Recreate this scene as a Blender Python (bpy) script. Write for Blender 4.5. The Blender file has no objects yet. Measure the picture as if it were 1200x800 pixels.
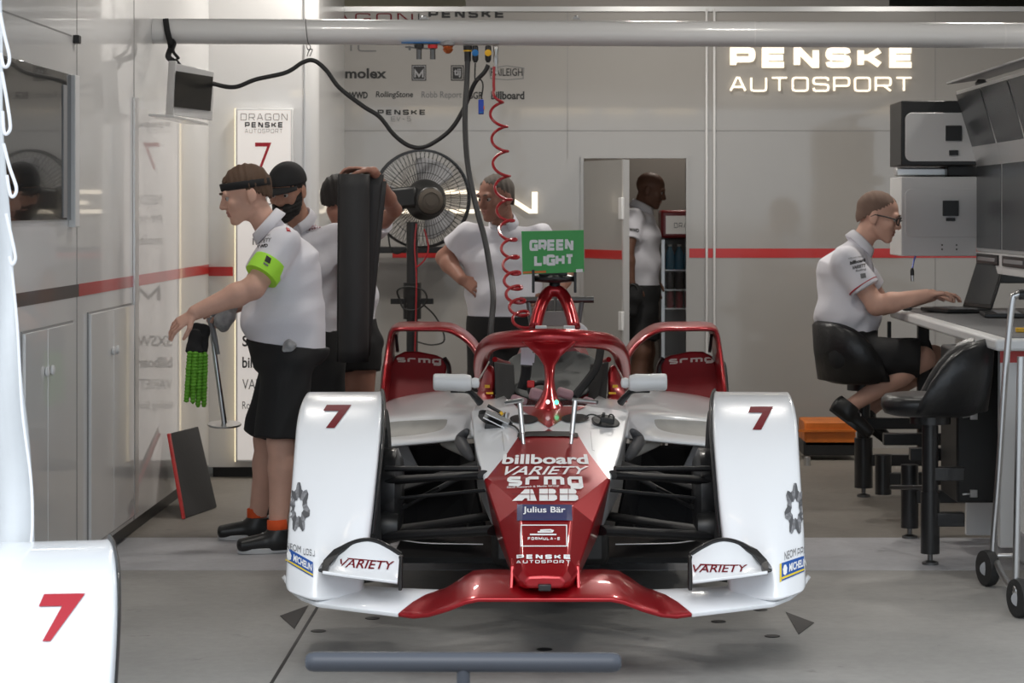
import bpy, bmesh, math, random
import numpy as np
from mathutils import Vector, Matrix
from mathutils.bvhtree import BVHTree

# ------------------------------------------------------------------ camera, sky, lamps, exposure
S = bpy.context.scene
COL = S.collection
F_PX, VX, VY, H_CAM = 2800.0, 652.0, 248.0, 1.55      # focal length in pixels, vanishing point, eye height

cam_d = bpy.data.cameras.new('camera')
cam_d.sensor_width = 36.0
cam_d.lens = 36.0 * F_PX / 1200.0
cam_d.shift_x = -(VX - 600.0) / 1200.0
cam_d.shift_y = -(400.0 - VY) / 1200.0
cam_d.clip_end = 200
cam_d.dof.use_dof = True
cam_d.dof.focus_distance = 8.6
cam_d.dof.aperture_fstop = 11.0
cam = bpy.data.objects.new('camera', cam_d)
COL.objects.link(cam)
cam.location = (0, 0, H_CAM)
cam.rotation_euler = (math.pi / 2, 0, 0)
S.camera = cam

S.view_settings.view_transform = 'Standard'
S.view_settings.look = 'None'
S.view_settings.gamma = 1.0
S.view_settings.use_curve_mapping = False
S.view_settings.exposure = 0.0

w = bpy.data.worlds.new('sky'); S.world = w; w.use_nodes = True
bg = w.node_tree.nodes['Background']
bg.inputs['Color'].default_value = (0.80, 0.90, 1.0, 1)
bg.inputs['Strength'].default_value = 1.5

sun_d = bpy.data.lights.new('hazy_sun', 'SUN'); sun_d.energy = 1.3; sun_d.angle = math.radians(35); sun_d.color = (1.0, 0.97, 0.93)
sun = bpy.data.objects.new('hazy_sun', sun_d); COL.objects.link(sun); sun.rotation_euler = (math.radians(48), 0, math.radians(-6))

def area_lamp(name, loc, size, power, color, rot=(0, 0, 0)):
    l = bpy.data.lights.new(name, 'AREA'); l.shape = 'RECTANGLE'
    l.size, l.size_y = size; l.energy = power; l.color = color
    o = bpy.data.objects.new(name, l); COL.objects.link(o)
    o.location = loc; o.rotation_euler = rot
    return o
for lx, ly, pw in ((-1.2, 13.6, 26), (0.6, 14.2, 30), (2.4, 13.4, 30), (-1.2, 10.6, 16), (1.0, 10.8, 16), (3.0, 10.6, 18)):
    area_lamp('garage_ceiling_lamp', (lx, ly, 3.4), (0.28, 0.28), pw, (1.0, 0.95, 0.88))
area_lamp('back_room_lamp', (0.9, 16.9, 2.8), (0.4, 0.3), 9, (1.0, 0.92, 0.82))

# ------------------------------------------------------------------ helpers
def P(x, y, d):
    """point at photo pixel x, y and distance d from the lens plane"""
    return Vector(((x - VX) * d / F_PX, d, H_CAM - (y - VY) * d / F_PX))

def mat(name, col, rough=0.5, metal=0.0, coat=0.0, coat_rough=0.05, emit=None, emit_s=0.0, noise=None, bump=None, alpha=1.0, spec=None, trans=0.0):
    m = bpy.data.materials.new(name); m.use_nodes = True
    nt = m.node_tree; b = nt.nodes['Principled BSDF']
    b.inputs['Base Color'].default_value = (*col, 1)
    b.inputs['Roughness'].default_value = rough
    b.inputs['Metallic'].default_value = metal
    b.inputs['Coat Weight'].default_value = coat
    b.inputs['Coat Roughness'].default_value = coat_rough
    b.inputs['Alpha'].default_value = alpha
    b.inputs['Transmission Weight'].default_value = trans
    if spec is not None: b.inputs['Specular IOR Level'].default_value = spec
    if emit:
        b.inputs['Emission Color'].default_value = (*emit, 1)
        b.inputs['Emission Strength'].default_value = emit_s
    tc = nt.nodes.new('ShaderNodeTexCoord')
    if noise:
        scale, amt = noise
        n = nt.nodes.new('ShaderNodeTexNoise'); n.inputs['Scale'].default_value = scale; n.inputs['Detail'].default_value = 5
        nt.links.new(tc.outputs['Object'], n.inputs['Vector'])
        r = nt.nodes.new('ShaderNodeMapRange')
        r.inputs['From Min'].default_value = 0.3; r.inputs['From Max'].default_value = 0.7
        r.inputs['To Min'].default_value = 1 - amt; r.inputs['To Max'].default_value = 1 + amt
        nt.links.new(n.outputs['Fac'], r.inputs['Value'])
        mx = nt.nodes.new('ShaderNodeVectorMath'); mx.operation = 'SCALE'
        mx.inputs[0].default_value = col
        nt.links.new(r.outputs['Result'], mx.inputs['Scale'])
        nt.links.new(mx.outputs['Vector'], b.inputs['Base Color'])
    if bump:
        scale, dist = bump
        n = nt.nodes.new('ShaderNodeTexNoise'); n.inputs['Scale'].default_value = scale; n.inputs['Detail'].default_value = 4
        nt.links.new(tc.outputs['Object'], n.inputs['Vector'])
        bp = nt.nodes.new('ShaderNodeBump'); bp.inputs['Distance'].default_value = dist; bp.inputs['Strength'].default_value = 1.0
        nt.links.new(n.outputs['Fac'], bp.inputs['Height'])
        nt.links.new(bp.outputs['Normal'], b.inputs['Normal'])
    return m

M = {}
M['wall'] = mat('gloss_wall_panel', (0.72, 0.715, 0.71), 0.35, coat=0.7, coat_rough=0.035, noise=(1.5, 0.02))
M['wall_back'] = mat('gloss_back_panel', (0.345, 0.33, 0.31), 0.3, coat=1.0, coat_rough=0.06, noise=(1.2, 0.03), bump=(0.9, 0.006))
M['seam'] = mat('panel_seam', (0.28, 0.275, 0.27), 0.6)
M['alu'] = mat('aluminium_trim', (0.72, 0.72, 0.72), 0.3, metal=0.7)
M['red_tape'] = mat('red_stripe', (0.50, 0.022, 0.02), 0.35, coat=0.5)
M['black_tape'] = mat('black_stripe', (0.02, 0.018, 0.018), 0.35, coat=0.5)
M['beige'] = mat('beige_concrete', (0.50, 0.42, 0.28), 0.8, noise=(3, 0.1))
M['olive'] = mat('dark_olive_beam', (0.10, 0.095, 0.07), 0.8, noise=(3, 0.1))
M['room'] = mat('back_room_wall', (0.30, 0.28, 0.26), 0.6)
M['soffit'] = mat('soffit_paint', (0.16, 0.155, 0.145), 0.8)
M['pit'] = mat('pit_wall_paint', (0.6, 0.6, 0.6), 0.7, noise=(1, 0.1))
M['white_paint'] = mat('white_car_paint', (0.80, 0.81, 0.83), 0.28, coat=0.6, coat_rough=0.04)
M['white_plastic'] = mat('white_plastic', (0.72, 0.72, 0.72), 0.4)
M['pipe'] = mat('white_pipe', (0.66, 0.66, 0.66), 0.3, coat=0.4)
M['grey_plastic'] = mat('grey_plastic', (0.28, 0.28, 0.29), 0.45)
M['red_paint'] = mat('red_car_paint', (0.36, 0.006, 0.012), 0.3, metal=0.5, coat=0.5, coat_rough=0.03)
M['red_dull'] = mat('red_car_panel', (0.24, 0.012, 0.016), 0.4, coat=0.35, coat_rough=0.15)
M['carbon'] = mat('carbon_black', (0.012, 0.012, 0.013), 0.35, coat=0.3, noise=(60, 0.3))
M['cowl_grey'] = mat('cowl_grey', (0.07, 0.07, 0.075), 0.5)
M['carbon_matt'] = mat('carbon_matt', (0.012, 0.012, 0.013), 0.5, spec=0.3)
M['black'] = mat('black_plastic', (0.012, 0.012, 0.012), 0.4)
M['black_matte'] = mat('black_foam', (0.030, 0.030, 0.031), 0.7, bump=(40, 0.0008))
M['black_steel'] = mat('black_steel', (0.012, 0.012, 0.013), 0.35, coat=0.3)
M['rubber'] = mat('tyre_rubber', (0.018, 0.018, 0.018), 0.7, bump=(90, 0.001))
M['leather'] = mat('black_leather', (0.014, 0.014, 0.015), 0.34, bump=(45, 0.0015))
M['steel'] = mat('brushed_steel', (0.55, 0.55, 0.55), 0.28, metal=1.0)
M['dark_steel'] = mat('dark_steel', (0.16, 0.16, 0.16), 0.35, metal=0.9)
M['screen'] = mat('dark_screen', (0.012, 0.013, 0.014), 0.08, coat=0.6, coat_rough=0.02)
M['screen_matt'] = mat('matt_dark_screen', (0.010, 0.010, 0.010), 0.3, spec=0.25)
M['screen_grey'] = mat('grey_screen', (0.05, 0.053, 0.056), 0.25, spec=0.35)
M['glass'] = mat('clear_screen', (0.25, 0.25, 0.25), 0.03, alpha=0.10)
M['red_rubber'] = mat('red_hose', (0.36, 0.008, 0.014), 0.3, coat=0.5)
M['cable'] = mat('black_cable', (0.014, 0.014, 0.014), 0.5)
M['cable_grey'] = mat('dark_cable', (0.03, 0.03, 0.032), 0.5)
M['blue'] = mat('blue_plastic', (0.01, 0.16, 0.45), 0.4)
M['deep_blue'] = mat('deep_blue_plastic', (0.02, 0.06, 0.42), 0.4)
M['yellow'] = mat('yellow_plastic', (0.75, 0.42, 0.01), 0.4)
M['orange'] = mat('orange_plastic', (0.65, 0.17, 0.02), 0.45, noise=(8, 0.2))
M['red_plastic'] = mat('red_plastic', (0.55, 0.02, 0.02), 0.4)
M['green_card'] = mat('green_card', (0.055, 0.36, 0.085), 0.5)
M['ink_white'] = mat('white_print', (0.80, 0.80, 0.80), 0.45)
M['ink_cream'] = mat('pale_print', (0.66, 0.60, 0.54), 0.45)
M['ink_black'] = mat('black_print', (0.015, 0.015, 0.016), 0.5)
M['ink_grey'] = mat('grey_print', (0.16, 0.16, 0.165), 0.5)
M['ink_mid'] = mat('mid_grey_print', (0.33, 0.33, 0.34), 0.5)
M['ink_red'] = mat('red_print', (0.42, 0.012, 0.025), 0.45)
M['ink_maroon'] = mat('maroon_print', (0.15, 0.003, 0.010), 0.5, spec=0.2)
M['ink_navy'] = mat('navy_print', (0.020, 0.025, 0.10), 0.4)
M['ink_blue'] = mat('blue_print', (0.012, 0.08, 0.33), 0.4)
M['ink_yellow'] = mat('yellow_print', (0.75, 0.55, 0.03), 0.4)
M['glow_warm'] = mat('lit_letters', (0.9, 0.85, 0.75), 0.4, emit=(1.0, 0.86, 0.66), emit_s=1.05)
M['lightbox'] = mat('lit_panel', (0.7, 0.68, 0.66), 0.4, emit=(1.0, 0.93, 0.88), emit_s=0.36)
M['glow_edge'] = mat('lit_edge', (0.9, 0.8, 0.6), 0.4, emit=(1.0, 0.82, 0.52), emit_s=1.1)
M['led_green'] = mat('green_led', (0.1, 0.9, 0.4), 0.4, emit=(0.1, 1.0, 0.45), emit_s=2.0)
M['led_white'] = mat('white_led', (0.9, 0.9, 0.9), 0.4, emit=(1, 1, 1), emit_s=1.2)
M['red_lens'] = mat('red_lens', (0.5, 0.01, 0.02), 0.1, emit=(1.0, 0.03, 0.05), emit_s=0.35, coat=1.0)
M['tarp'] = mat('white_tarpaulin', (0.66, 0.68, 0.70), 0.5, bump=(5, 0.01))
M['rope'] = mat('white_rope', (0.85, 0.85, 0.88), 0.6)
M['polo'] = mat('white_polo_cloth', (0.74, 0.73, 0.78), 0.85, bump=(160, 0.0006))
M['shorts'] = mat('black_shorts_cloth', (0.011, 0.011, 0.012), 0.8, bump=(120, 0.0006))
M['black_cloth'] = mat('black_cloth', (0.012, 0.012, 0.013), 0.85)
M['hivis'] = mat('lime_armband', (0.42, 0.85, 0.05), 0.6)
M['lime'] = mat('lime_rubber', (0.12, 0.37, 0.02), 0.6)
M['orange_sock'] = mat('orange_sock', (0.72, 0.09, 0.015), 0.8)
M['shoe_sole'] = mat('shoe_sole', (0.55, 0.55, 0.55), 0.6)
def skin(name, c): return mat(name, c, 0.5, noise=(14, 0.06), spec=0.3)
M['skin_fair'] = skin('fair_skin', (0.65, 0.385, 0.295))
M['skin_tan'] = skin('tan_skin', (0.47, 0.25, 0.175))
M['skin_mid'] = skin('reddish_skin', (0.36, 0.18, 0.13))
M['skin_brown'] = skin('brown_skin', (0.15, 0.075, 0.05))
M['hair_brown'] = mat('brown_hair', (0.085, 0.045, 0.025), 0.7, bump=(150, 0.002))
M['hair_dark'] = mat('dark_hair', (0.012, 0.009, 0.008), 0.7, bump=(150, 0.002))
M['hair_grey'] = mat('grey_hair', (0.12, 0.10, 0.085), 0.8, bump=(150, 0.002))
M['hair_buzz'] = mat('buzz_cut_hair', (0.19, 0.12, 0.09), 0.8, bump=(200, 0.0015))
M['eye_white'] = mat('eye_white', (0.45, 0.42, 0.40), 0.3)
M['iris'] = mat('iris', (0.03, 0.02, 0.015), 0.15)
M['lip'] = mat('lip', (0.40, 0.18, 0.14), 0.5)
M['emblem_dark'] = mat('emblem_dark', (0.09, 0.09, 0.095), 0.4)
M['emblem_mid'] = mat('emblem_mid', (0.20, 0.20, 0.21), 0.4, noise=(90, 0.4))
M['silver_cloth'] = mat('grey_glove_cloth', (0.36, 0.36, 0.37), 0.8, noise=(30, 0.3))
M['canvas'] = mat('grey_white_liner', (0.33, 0.32, 0.30), 0.55, noise=(9, 0.12))  # liner grey, taken darker so the scoop recess looks shaded
M['paper'] = mat('white_paper', (0.75, 0.74, 0.8), 0.6)
M['frosted'] = mat('frosted_cloth_white', (0.62, 0.62, 0.66), 0.6)

class MB:
    """collects geometry in world space; build() links it as one mesh"""
    def __init__(s): s.v = []; s.f = []; s.mi = []; s.cur = 0
    def add(s, vs, fs):
        o = len(s.v); s.v += [Vector(p) for p in vs]
        for f in fs: s.f.append([i + o for i in f]); s.mi.append(s.cur)
        return s
    def box(s, c, size, rot=None, taper=None):
        hx, hy, hz = size[0] / 2, size[1] / 2, size[2] / 2
        vs = []
        for z in (-1, 1):
            t = taper if (taper and z > 0) else (1, 1)
            for x, y in ((-1, -1), (1, -1), (1, 1), (-1, 1)):
                p = Vector((x * hx * t[0], y * hy * t[1], z * hz))
                if rot: p = rot @ p
                vs.append(p + Vector(c))
        return s.add(vs, [(3, 2, 1, 0), (4, 5, 6, 7), (0, 1, 5, 4), (1, 2, 6, 5), (2, 3, 7, 6), (3, 0, 4, 7)])
    def box2(s, a, b):
        a, b = Vector(a), Vector(b)
        return s.box((a + b) / 2, [abs(q) for q in (b - a)])
    def tube(s, pts, r, n=12, caps=True, closed=False, flat=None):
        """sweep along pts; r = number or list; flat=(axis vector, ratio) squashes the section along that axis"""
        pts = [Vector(p) for p in pts]; k = len(pts)
        rs = r if isinstance(r, (list, tuple)) else [r] * k
        tang = []
        for i in range(k):
            a = pts[(i - 1) % k] if (closed or i > 0) else pts[i]
            b = pts[(i + 1) % k] if (closed or i < k - 1) else pts[i]
            tang.append((b - a).normalized())
        up = Vector((0, 0, 1)) if abs(tang[0].z) < 0.9 else Vector((1, 0, 0))
        nrm = (up - tang[0] * up.dot(tang[0])).normalized()
        vs = []
        for i in range(k):
            nrm = (nrm - tang[i] * nrm.dot(tang[i])).normalized()
            bi = tang[i].cross(nrm)
            for j in range(n):
                a = 2 * math.pi * j / n
                d = nrm * math.cos(a) + bi * math.sin(a)
                if flat:
                    ax, ra = flat; ax = Vector(ax).normalized()
                    d = d - ax * d.dot(ax) * (1 - ra)
                vs.append(pts[i] + d * rs[i])
        fs = []
        for i in range(k if closed else k - 1):
            i2 = (i + 1) % k
            for j in range(n):
                j2 = (j + 1) % n
                fs.append((i * n + j, i * n + j2, i2 * n + j2, i2 * n + j))
        if caps and not closed:
            fs.append(tuple(range(n))[::-1]); fs.append(tuple((k - 1) * n + j for j in range(n)))
        return s.add(vs, fs)
    def cyl(s, a, b, r, n=20, r2=None): return s.tube([a, b], [r, r if r2 is None else r2], n)
    def lathe(s, c, axis, prof, n=28, caps=True):
        """prof: list of (radius, offset along axis)"""
        ax = Vector(axis).normalized()
        up = Vector((0, 0, 1)) if abs(ax.z) < 0.9 else Vector((1, 0, 0))
        e1 = (up - ax * up.dot(ax)).normalized(); e2 = ax.cross(e1)
        vs = []
        for r, h in prof:
            for j in range(n):
                a = 2 * math.pi * j / n
                vs.append(Vector(c) + ax * h + (e1 * math.cos(a) + e2 * math.sin(a)) * r)
        fs = []
        for i in range(len(prof) - 1):
            for j in range(n):
                j2 = (j + 1) % n
                fs.append((i * n + j, i * n + j2, (i + 1) * n + j2, (i + 1) * n + j))
        if caps:
            fs.append(tuple(range(n))[::-1]); fs.append(tuple((len(prof) - 1) * n + j for j in range(n)))
        return s.add(vs, fs)
    def prism(s, poly, ext):
        poly = [Vector(p) for p in poly]; e = Vector(ext); n = len(poly)
        vs = poly + [p + e for p in poly]
        fs = [tuple(range(n))[::-1], tuple(n + i for i in range(n))]
        fs += [(i, (i + 1) % n, n + (i + 1) % n, n + i) for i in range(n)]
        return s.add(vs, fs)
    def grid(s, rows, close_u=False):
        nr, nc = len(rows), len(rows[0])
        fs = []
        for i in range(nr - 1):
            for j in range(nc if close_u else nc - 1):
                j2 = (j + 1) % nc
                fs.append((i * nc + j, i * nc + j2, (i + 1) * nc + j2, (i + 1) * nc + j))
        return s.add([p for r in rows for p in r], fs)
    def loft(s, rings):
        """closed rings with end caps"""
        n = len(rings[0]); k = len(rings)
        s.grid(rings, close_u=True)
        o = len(s.v) - n * k
        s.f.append([o + j for j in range(n)][::-1]); s.f.append([o + (k - 1) * n + j for j in range(n)])
        s.mi += [s.cur, s.cur]
        return s
    def build(s, name, m, parent=None, smooth=False, bevel=0, seg=2, sub=0, solid=0, label=None, angle=None, weld=False):
        me = bpy.data.meshes.new(name)
        off = parent_base(parent) if parent else Vector((0, 0, 0))
        me.from_pydata([p - off for p in s.v], [], s.f)
        ms = m if isinstance(m, (list, tuple)) else [m]
        for q in ms: me.materials.append(M[q] if isinstance(q, str) else q)
        if len(ms) > 1: me.polygons.foreach_set('material_index', s.mi)
        bm = bmesh.new(); bm.from_mesh(me)
        if weld: bmesh.ops.remove_doubles(bm, verts=bm.verts, dist=1e-5)
        bmesh.ops.recalc_face_normals(bm, faces=bm.faces); bm.to_mesh(me); bm.free()
        o = bpy.data.objects.new(name, me); COL.objects.link(o)
        if parent: o.parent = parent
        if solid:
            q = o.modifiers.new('solid', 'SOLIDIFY'); q.thickness = solid; q.offset = -1
        if bevel:
            q = o.modifiers.new('bevel', 'BEVEL'); q.width = bevel; q.segments = seg; q.limit_method = 'ANGLE'; q.angle_limit = 0.7
        if sub:
            q = o.modifiers.new('sub', 'SUBSURF'); q.levels = sub; q.render_levels = sub
        if smooth or sub or bevel:
            me.polygons.foreach_set('use_smooth', [True] * len(me.polygons))
            if not sub and smooth != 'all':
                me.set_sharp_from_angle(angle=angle or 0.7)
        if label: o['label'] = label
        return o

def parent_base(o):
    v = Vector((0, 0, 0))
    while o is not None:
        v = v + Vector(o.location); o = o.parent
    return v

def tag(o, label, cat, group=None, kind=None):
    o['label'] = label; o['category'] = cat
    if group: o['group'] = group
    if kind: o['kind'] = kind
    return o
def thing(name, loc, label, cat, group=None):
    o = bpy.data.objects.new(name, None); COL.objects.link(o)
    o.location = loc; o.empty_display_size = 0.1
    return tag(o, label, cat, group)
def struct(o): o['kind'] = 'structure'; return o

def copy_tree(o, parent=None):
    c = o.copy(); COL.objects.link(c)
    if parent: c.parent = parent
    for ch in list(o.children): copy_tree(ch, c)
    return c

def smooth_path(pts, n=8, closed=False):
    """Catmull-Rom through pts"""
    pts = [Vector(p) for p in pts]; k = len(pts); out = []
    rng = range(k if closed else k - 1)
    for i in rng:
        if closed: p0, p1, p2, p3 = (pts[(i + j) % k] for j in (-1, 0, 1, 2))
        else: p0, p1, p2, p3 = pts[max(i - 1, 0)], pts[i], pts[i + 1], pts[min(i + 2, k - 1)]
        for t in range(n):
            t = t / n
            out.append(0.5 * ((2 * p1) + (p2 - p0) * t + (2 * p0 - 5 * p1 + 4 * p2 - p3) * t * t + (3 * p1 - p0 - 3 * p2 + p3) * t ** 3))
    if not closed: out.append(pts[-1])
    return out

# ------------------------------------------------------------------ lettering: 2D shapes laid onto real surfaces
def stroke2d(polys, wd):
    """polylines -> flat ribbons with square joints"""
    vs, fs = [], []
    for pl in polys:
        pts = [Vector(p) for p in pl]; n = len(pts); closed = (pts[0] - pts[-1]).length < 1e-6 and n > 2
        if closed: pts = pts[:-1]; n -= 1
        off = []
        for i in range(n):
            a = pts[i - 1] if (closed or i > 0) else None
            b = pts[(i + 1) % n] if (closed or i < n - 1) else None
            d1 = (pts[i] - a).normalized() if a is not None else (b - pts[i]).normalized()
            d2 = (b - pts[i]).normalized() if b is not None else d1
            n1 = Vector((-d1.y, d1.x)); n2 = Vector((-d2.y, d2.x))
            m = n1 + n2
            m = m / max(m.length_squared, 0.6) * 2 if m.length > 1e-4 else n1
            off.append(m * wd / 2)
        o = len(vs)
        for p, q in zip(pts, off): vs += [p + q, p - q]
        for i in range(n if closed else n - 1):
            j = (i + 1) % n
            fs.append((o + 2 * i, o + 2 * i + 1, o + 2 * j + 1, o + 2 * j))
    return vs, fs
_c = 0.16
def _rr(x0, y0, x1, y1, c=_c):
    return [(x0 + c, y0), (x1 - c, y0), (x1 - c * .3, y0 + c * .3), (x1, y0 + c), (x1, y1 - c), (x1 - c * .3, y1 - c * .3), (x1 - c, y1), (x0 + c, y1), (x0 + c * .3, y1 - c * .3), (x0, y1 - c), (x0, y0 + c), (x0 + c * .3, y0 + c * .3), (x0 + c, y0)]
GL = {
 'A': [[(0, 0), (.42, 1), (.58, 1), (1, 0)], [(.14, .3), (.86, .3)]],
 'U': [[(0, 1), (0, _c), (_c * .3, _c * .3), (_c, 0), (1 - _c, 0), (1 - _c * .3, _c * .3), (1, _c), (1, 1)]],
 'T': [[(0, 1), (1, 1)], [(.5, 1), (.5, 0)]],
 'O': [_rr(0, 0, 1, 1)],
 'S': [[(1, .78), (1 - _c * .3, 1 - _c * .3), (1 - _c, 1), (_c, 1), (_c * .3, 1 - _c * .3), (0, .8), (0, .68), (_c * .3, .56), (_c, .52), (1 - _c, .48), (1 - _c * .3, .44), (1, .32), (1, .2), (1 - _c * .3, _c * .3), (1 - _c, 0), (_c, 0), (_c * .3, _c * .3), (0, .22)]],
 'P': [[(0, 0), (0, 1), (1 - _c, 1), (1 - _c * .3, 1 - _c * .3), (1, .84), (1, .54), (1 - _c * .3, .42), (1 - _c, .38), (0, .38)]],
 'R': [[(0, 0), (0, 1), (1 - _c, 1), (1 - _c * .3, 1 - _c * .3), (1, .84), (1, .56), (1 - _c * .3, .44), (1 - _c, .4), (0, .4)], [(.55, .4), (1, 0)]],
 'E': [[(1, 1), (0, 1), (0, 0), (1, 0)], [(0, .5), (.95, .5)]],
 'N': [[(0, 0), (0, 1), (.12, 1), (.88, 0), (1, 0), (1, 1)]],
 'K': [[(0, 0), (0, 1)], [(1, 1), (.42, .52), (0, .52)], [(.42, .52), (1, 0)]],
 'D': [[(0, 0), (0, 1), (1 - _c, 1), (1 - _c * .3, 1 - _c * .3), (1, 1 - _c), (1, _c), (1 - _c * .3, _c * .3), (1 - _c, 0), (0, 0)]],
 'G': [[(1, .8), (1 - _c * .3, 1 - _c * .3), (1 - _c, 1), (_c, 1), (_c * .3, 1 - _c * .3), (0, 1 - _c), (0, _c), (_c * .3, _c * .3), (_c, 0), (1, 0), (1, .45), (.55, .45)]],
 'M': [[(0, 0), (0, 1), (.5, .2), (1, 1), (1, 0)]],
 'C': [[(1, 1), (_c, 1), (_c * .3, 1 - _c * .3), (0, 1 - _c), (0, _c), (_c * .3, _c * .3), (_c, 0), (1, 0)]],
 'F': [[(1, 1), (0, 1), (0, 0)], [(0, .5), (.9, .5)]],
 'L': [[(0, 1), (0, 0), (1, 0)]],
 'I': [[(.5, 0), (.5, 1)]],
 'H': [[(0, 0), (0, 1)], [(1, 0), (1, 1)], [(0, .5), (1, .5)]],
 'V': [[(0, 1), (.5, 0), (1, 1)]],
 'B': [[(0, 0), (0, 1), (.9, 1), (1, .88), (1, .62), (.9, .5), (0, .5)], [(.9, .5), (1, .4), (1, .12), (.9, 0), (0, 0)]],
 'J': [[(1, 1), (1, .15), (.85, 0), (0, 0)]],
 '5': [[(1, 1), (0, 1), (0, .55), (.85, .55), (1, .42), (1, .14), (.85, 0), (0, 0)]],
 '-': [[(.2, .45), (.8, .45)]],
 '7': [[(0, 1), (1, 1), (.35, 0)]],
 's': [[(1, 1), (.12, 1), (0, .86), (0, .66), (.12, .54), (.88, .46), (1, .34), (1, .14), (.88, 0), (0, 0)]],
 'r': [[(0, 0), (0, 1)], [(0, .8), (.2, 1), (1, 1)]],
 'm': [[(0, 0), (0, 1), (.88, 1), (1, .84), (1, 0)], [(.5, 0), (.5, 1)]],
 'g': [[(1, 0), (.12, 0), (0, .14), (0, .86), (.12, 1), (1, 1), (1, -.3), (.88, -.42), (.05, -.42)]],
}
def wide(txt, wd=0.18, cw=1.0, gap=0.34):
    """extended square lettering, unit cap height; cw = letter width, gap between letters"""
    vs, fs, x = [], [], 0.0
    for ch in txt:
        if ch == ' ': x += cw * 0.7; continue
        w_ = cw * (0.25 if ch in 'I|' else 1.35 if ch in 'Mm' else 1.0)
        a, b = stroke2d([[((p[0] if ch != 'I' else .5) * (w_ - wd) + wd / 2, p[1] * (1 - wd) + wd / 2) for p in pl] for pl in GL[ch]], wd)
        o = len(vs)
        vs += [Vector((q.x + x, q.y)) for q in a]; fs += [tuple(i + o for i in f) for f in b]
        x += w_ + gap
    return vs, fs
def typed(txt, shear=0.0, fat=0.0, space=1.0):
    cu = bpy.data.curves.new('t', 'FONT'); cu.body = txt; cu.shear = shear; cu.offset = fat; cu.space_character = space; cu.resolution_u = 3
    o = bpy.data.objects.new('t', cu); COL.objects.link(o)
    dg = bpy.context.evaluated_depsgraph_get()
    me = bpy.data.meshes.new_from_object(o.evaluated_get(dg))
    vs = [Vector((v.co.x, v.co.y)) for v in me.vertices]; fs = [tuple(p.vertices) for p in me.polygons]
    bpy.data.objects.remove(o); bpy.data.curves.remove(cu); bpy.data.meshes.remove(me)
    return vs, fs
def fit(shape, box=(0, 0, 1, 1)):
    vs, fs = shape
    x0, x1 = min(v.x for v in vs), max(v.x for v in vs); y0, y1 = min(v.y for v in vs), max(v.y for v in vs)
    bx0, by0, bx1, by1 = box
    return [Vector((bx0 + (v.x - x0) / max(x1 - x0, 1e-6) * (bx1 - bx0), by0 + (v.y - y0) / max(y1 - y0, 1e-6) * (by1 - by0))) for v in vs], fs
def quadmap(shape, quad):
    """unit-fitted shape -> pixel quad given as bottom-left, bottom-right, top-right, top-left"""
    vs, fs = fit(shape); a, b, c, d = [Vector(q) for q in quad]
    return [(a * (1 - v.x) + b * v.x) * (1 - v.y) + (d * (1 - v.x) + c * v.x) * v.y for v in vs], fs
def rect(x0, y0, x1, y1): return [(x0, y1), (x1, y1), (x1, y0), (x0, y0)]       # from top-left / bottom-right pixels
def polyshape(pts): return [Vector(p) for p in pts], [tuple(range(len(pts)))]
def frame_shape(quad, t):
    """outline of a pixel quad, t pixels wide"""
    q = [Vector(p) for p in quad]; return stroke2d([q + [q[0]]], t)

_bvh = {}
def bvh_of(o):
    if o.name not in _bvh:
        bpy.context.view_layer.update()
        dg = bpy.context.evaluated_depsgraph_get()
        ev = o.evaluated_get(dg); me = ev.to_mesh()
        mw = o.matrix_world.copy()
        _bvh[o.name] = BVHTree.FromPolygons([mw @ v.co for v in me.vertices], [tuple(p.vertices) for p in me.polygons])
        ev.to_mesh_clear()
    return _bvh[o.name]
def decal(name, shape, m, target, parent, lift=0.0015, maxlen=6.0, label=None, mb_only=False, miss_d=None):
    """lay a flat printed shape on the surface of target where the eye line through each point meets it"""
    vs, fs = shape
    bm = bmesh.new()
    bv = [bm.verts.new((v[0], v[1], 0)) for v in vs]
    for f in fs:
        try: bm.faces.new([bv[i] for i in f]).normal_update()
        except ValueError: pass
    bmesh.ops.triangulate(bm, faces=[f for f in bm.faces if len(f.verts) > 4])
    for ax in (0, 1):
        lo, hi = min(v.co[ax] for v in bm.verts), max(v.co[ax] for v in bm.verts)
        k = int((hi - lo) / maxlen)
        for i in range(1, k + 1):
            co = Vector((0, 0, 0)); no = Vector((0, 0, 0)); co[ax] = lo + (hi - lo) * i / (k + 1); no[ax] = 1
            bmesh.ops.bisect_plane(bm, geom=bm.verts[:] + bm.edges[:] + bm.faces[:], plane_co=co, plane_no=no)
    bmesh.ops.triangulate(bm, faces=bm.faces)
    trees = [bvh_of(t) for t in (target if isinstance(target, (list, tuple)) else [target])]
    o = Vector((0, 0, H_CAM)); kill = []
    for v in bm.verts:
        d = (P(v.co.x, v.co.y, 1.0) - o).normalized(); best = None
        for t in trees:
            h = t.ray_cast(o, d)
            if h[0] is not None and (best is None or h[3] < best[3]): best = h
        if best is None: kill.append(v); continue
        nn = best[1] if best[1].dot(d) < 0 else -best[1]
        v.co = best[0] + nn * lift
    bmesh.ops.delete(bm, geom=kill, context='VERTS')
    # drop faces that bridge a gap between surfaces
    bad = [f for f in bm.faces if max(v.co.y for v in f.verts) - min(v.co.y for v in f.verts) > 0.12]
    bmesh.ops.delete(bm, geom=bad, context='FACES')
    off = parent_base(parent) if parent else Vector((0, 0, 0))
    for v in bm.verts: v.co -= off
    for f in bm.faces:
        if f.normal.dot(Vector((0, -1, 0.1))) < 0: f.normal_flip()
    me = bpy.data.meshes.new(name); bm.to_mesh(me); bm.free()
    me.materials.append(M[m] if isinstance(m, str) else m)
    ob = bpy.data.objects.new(name, me); COL.objects.link(ob)
    if parent: ob.parent = parent
    if label: ob['label'] = label
    return ob
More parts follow.
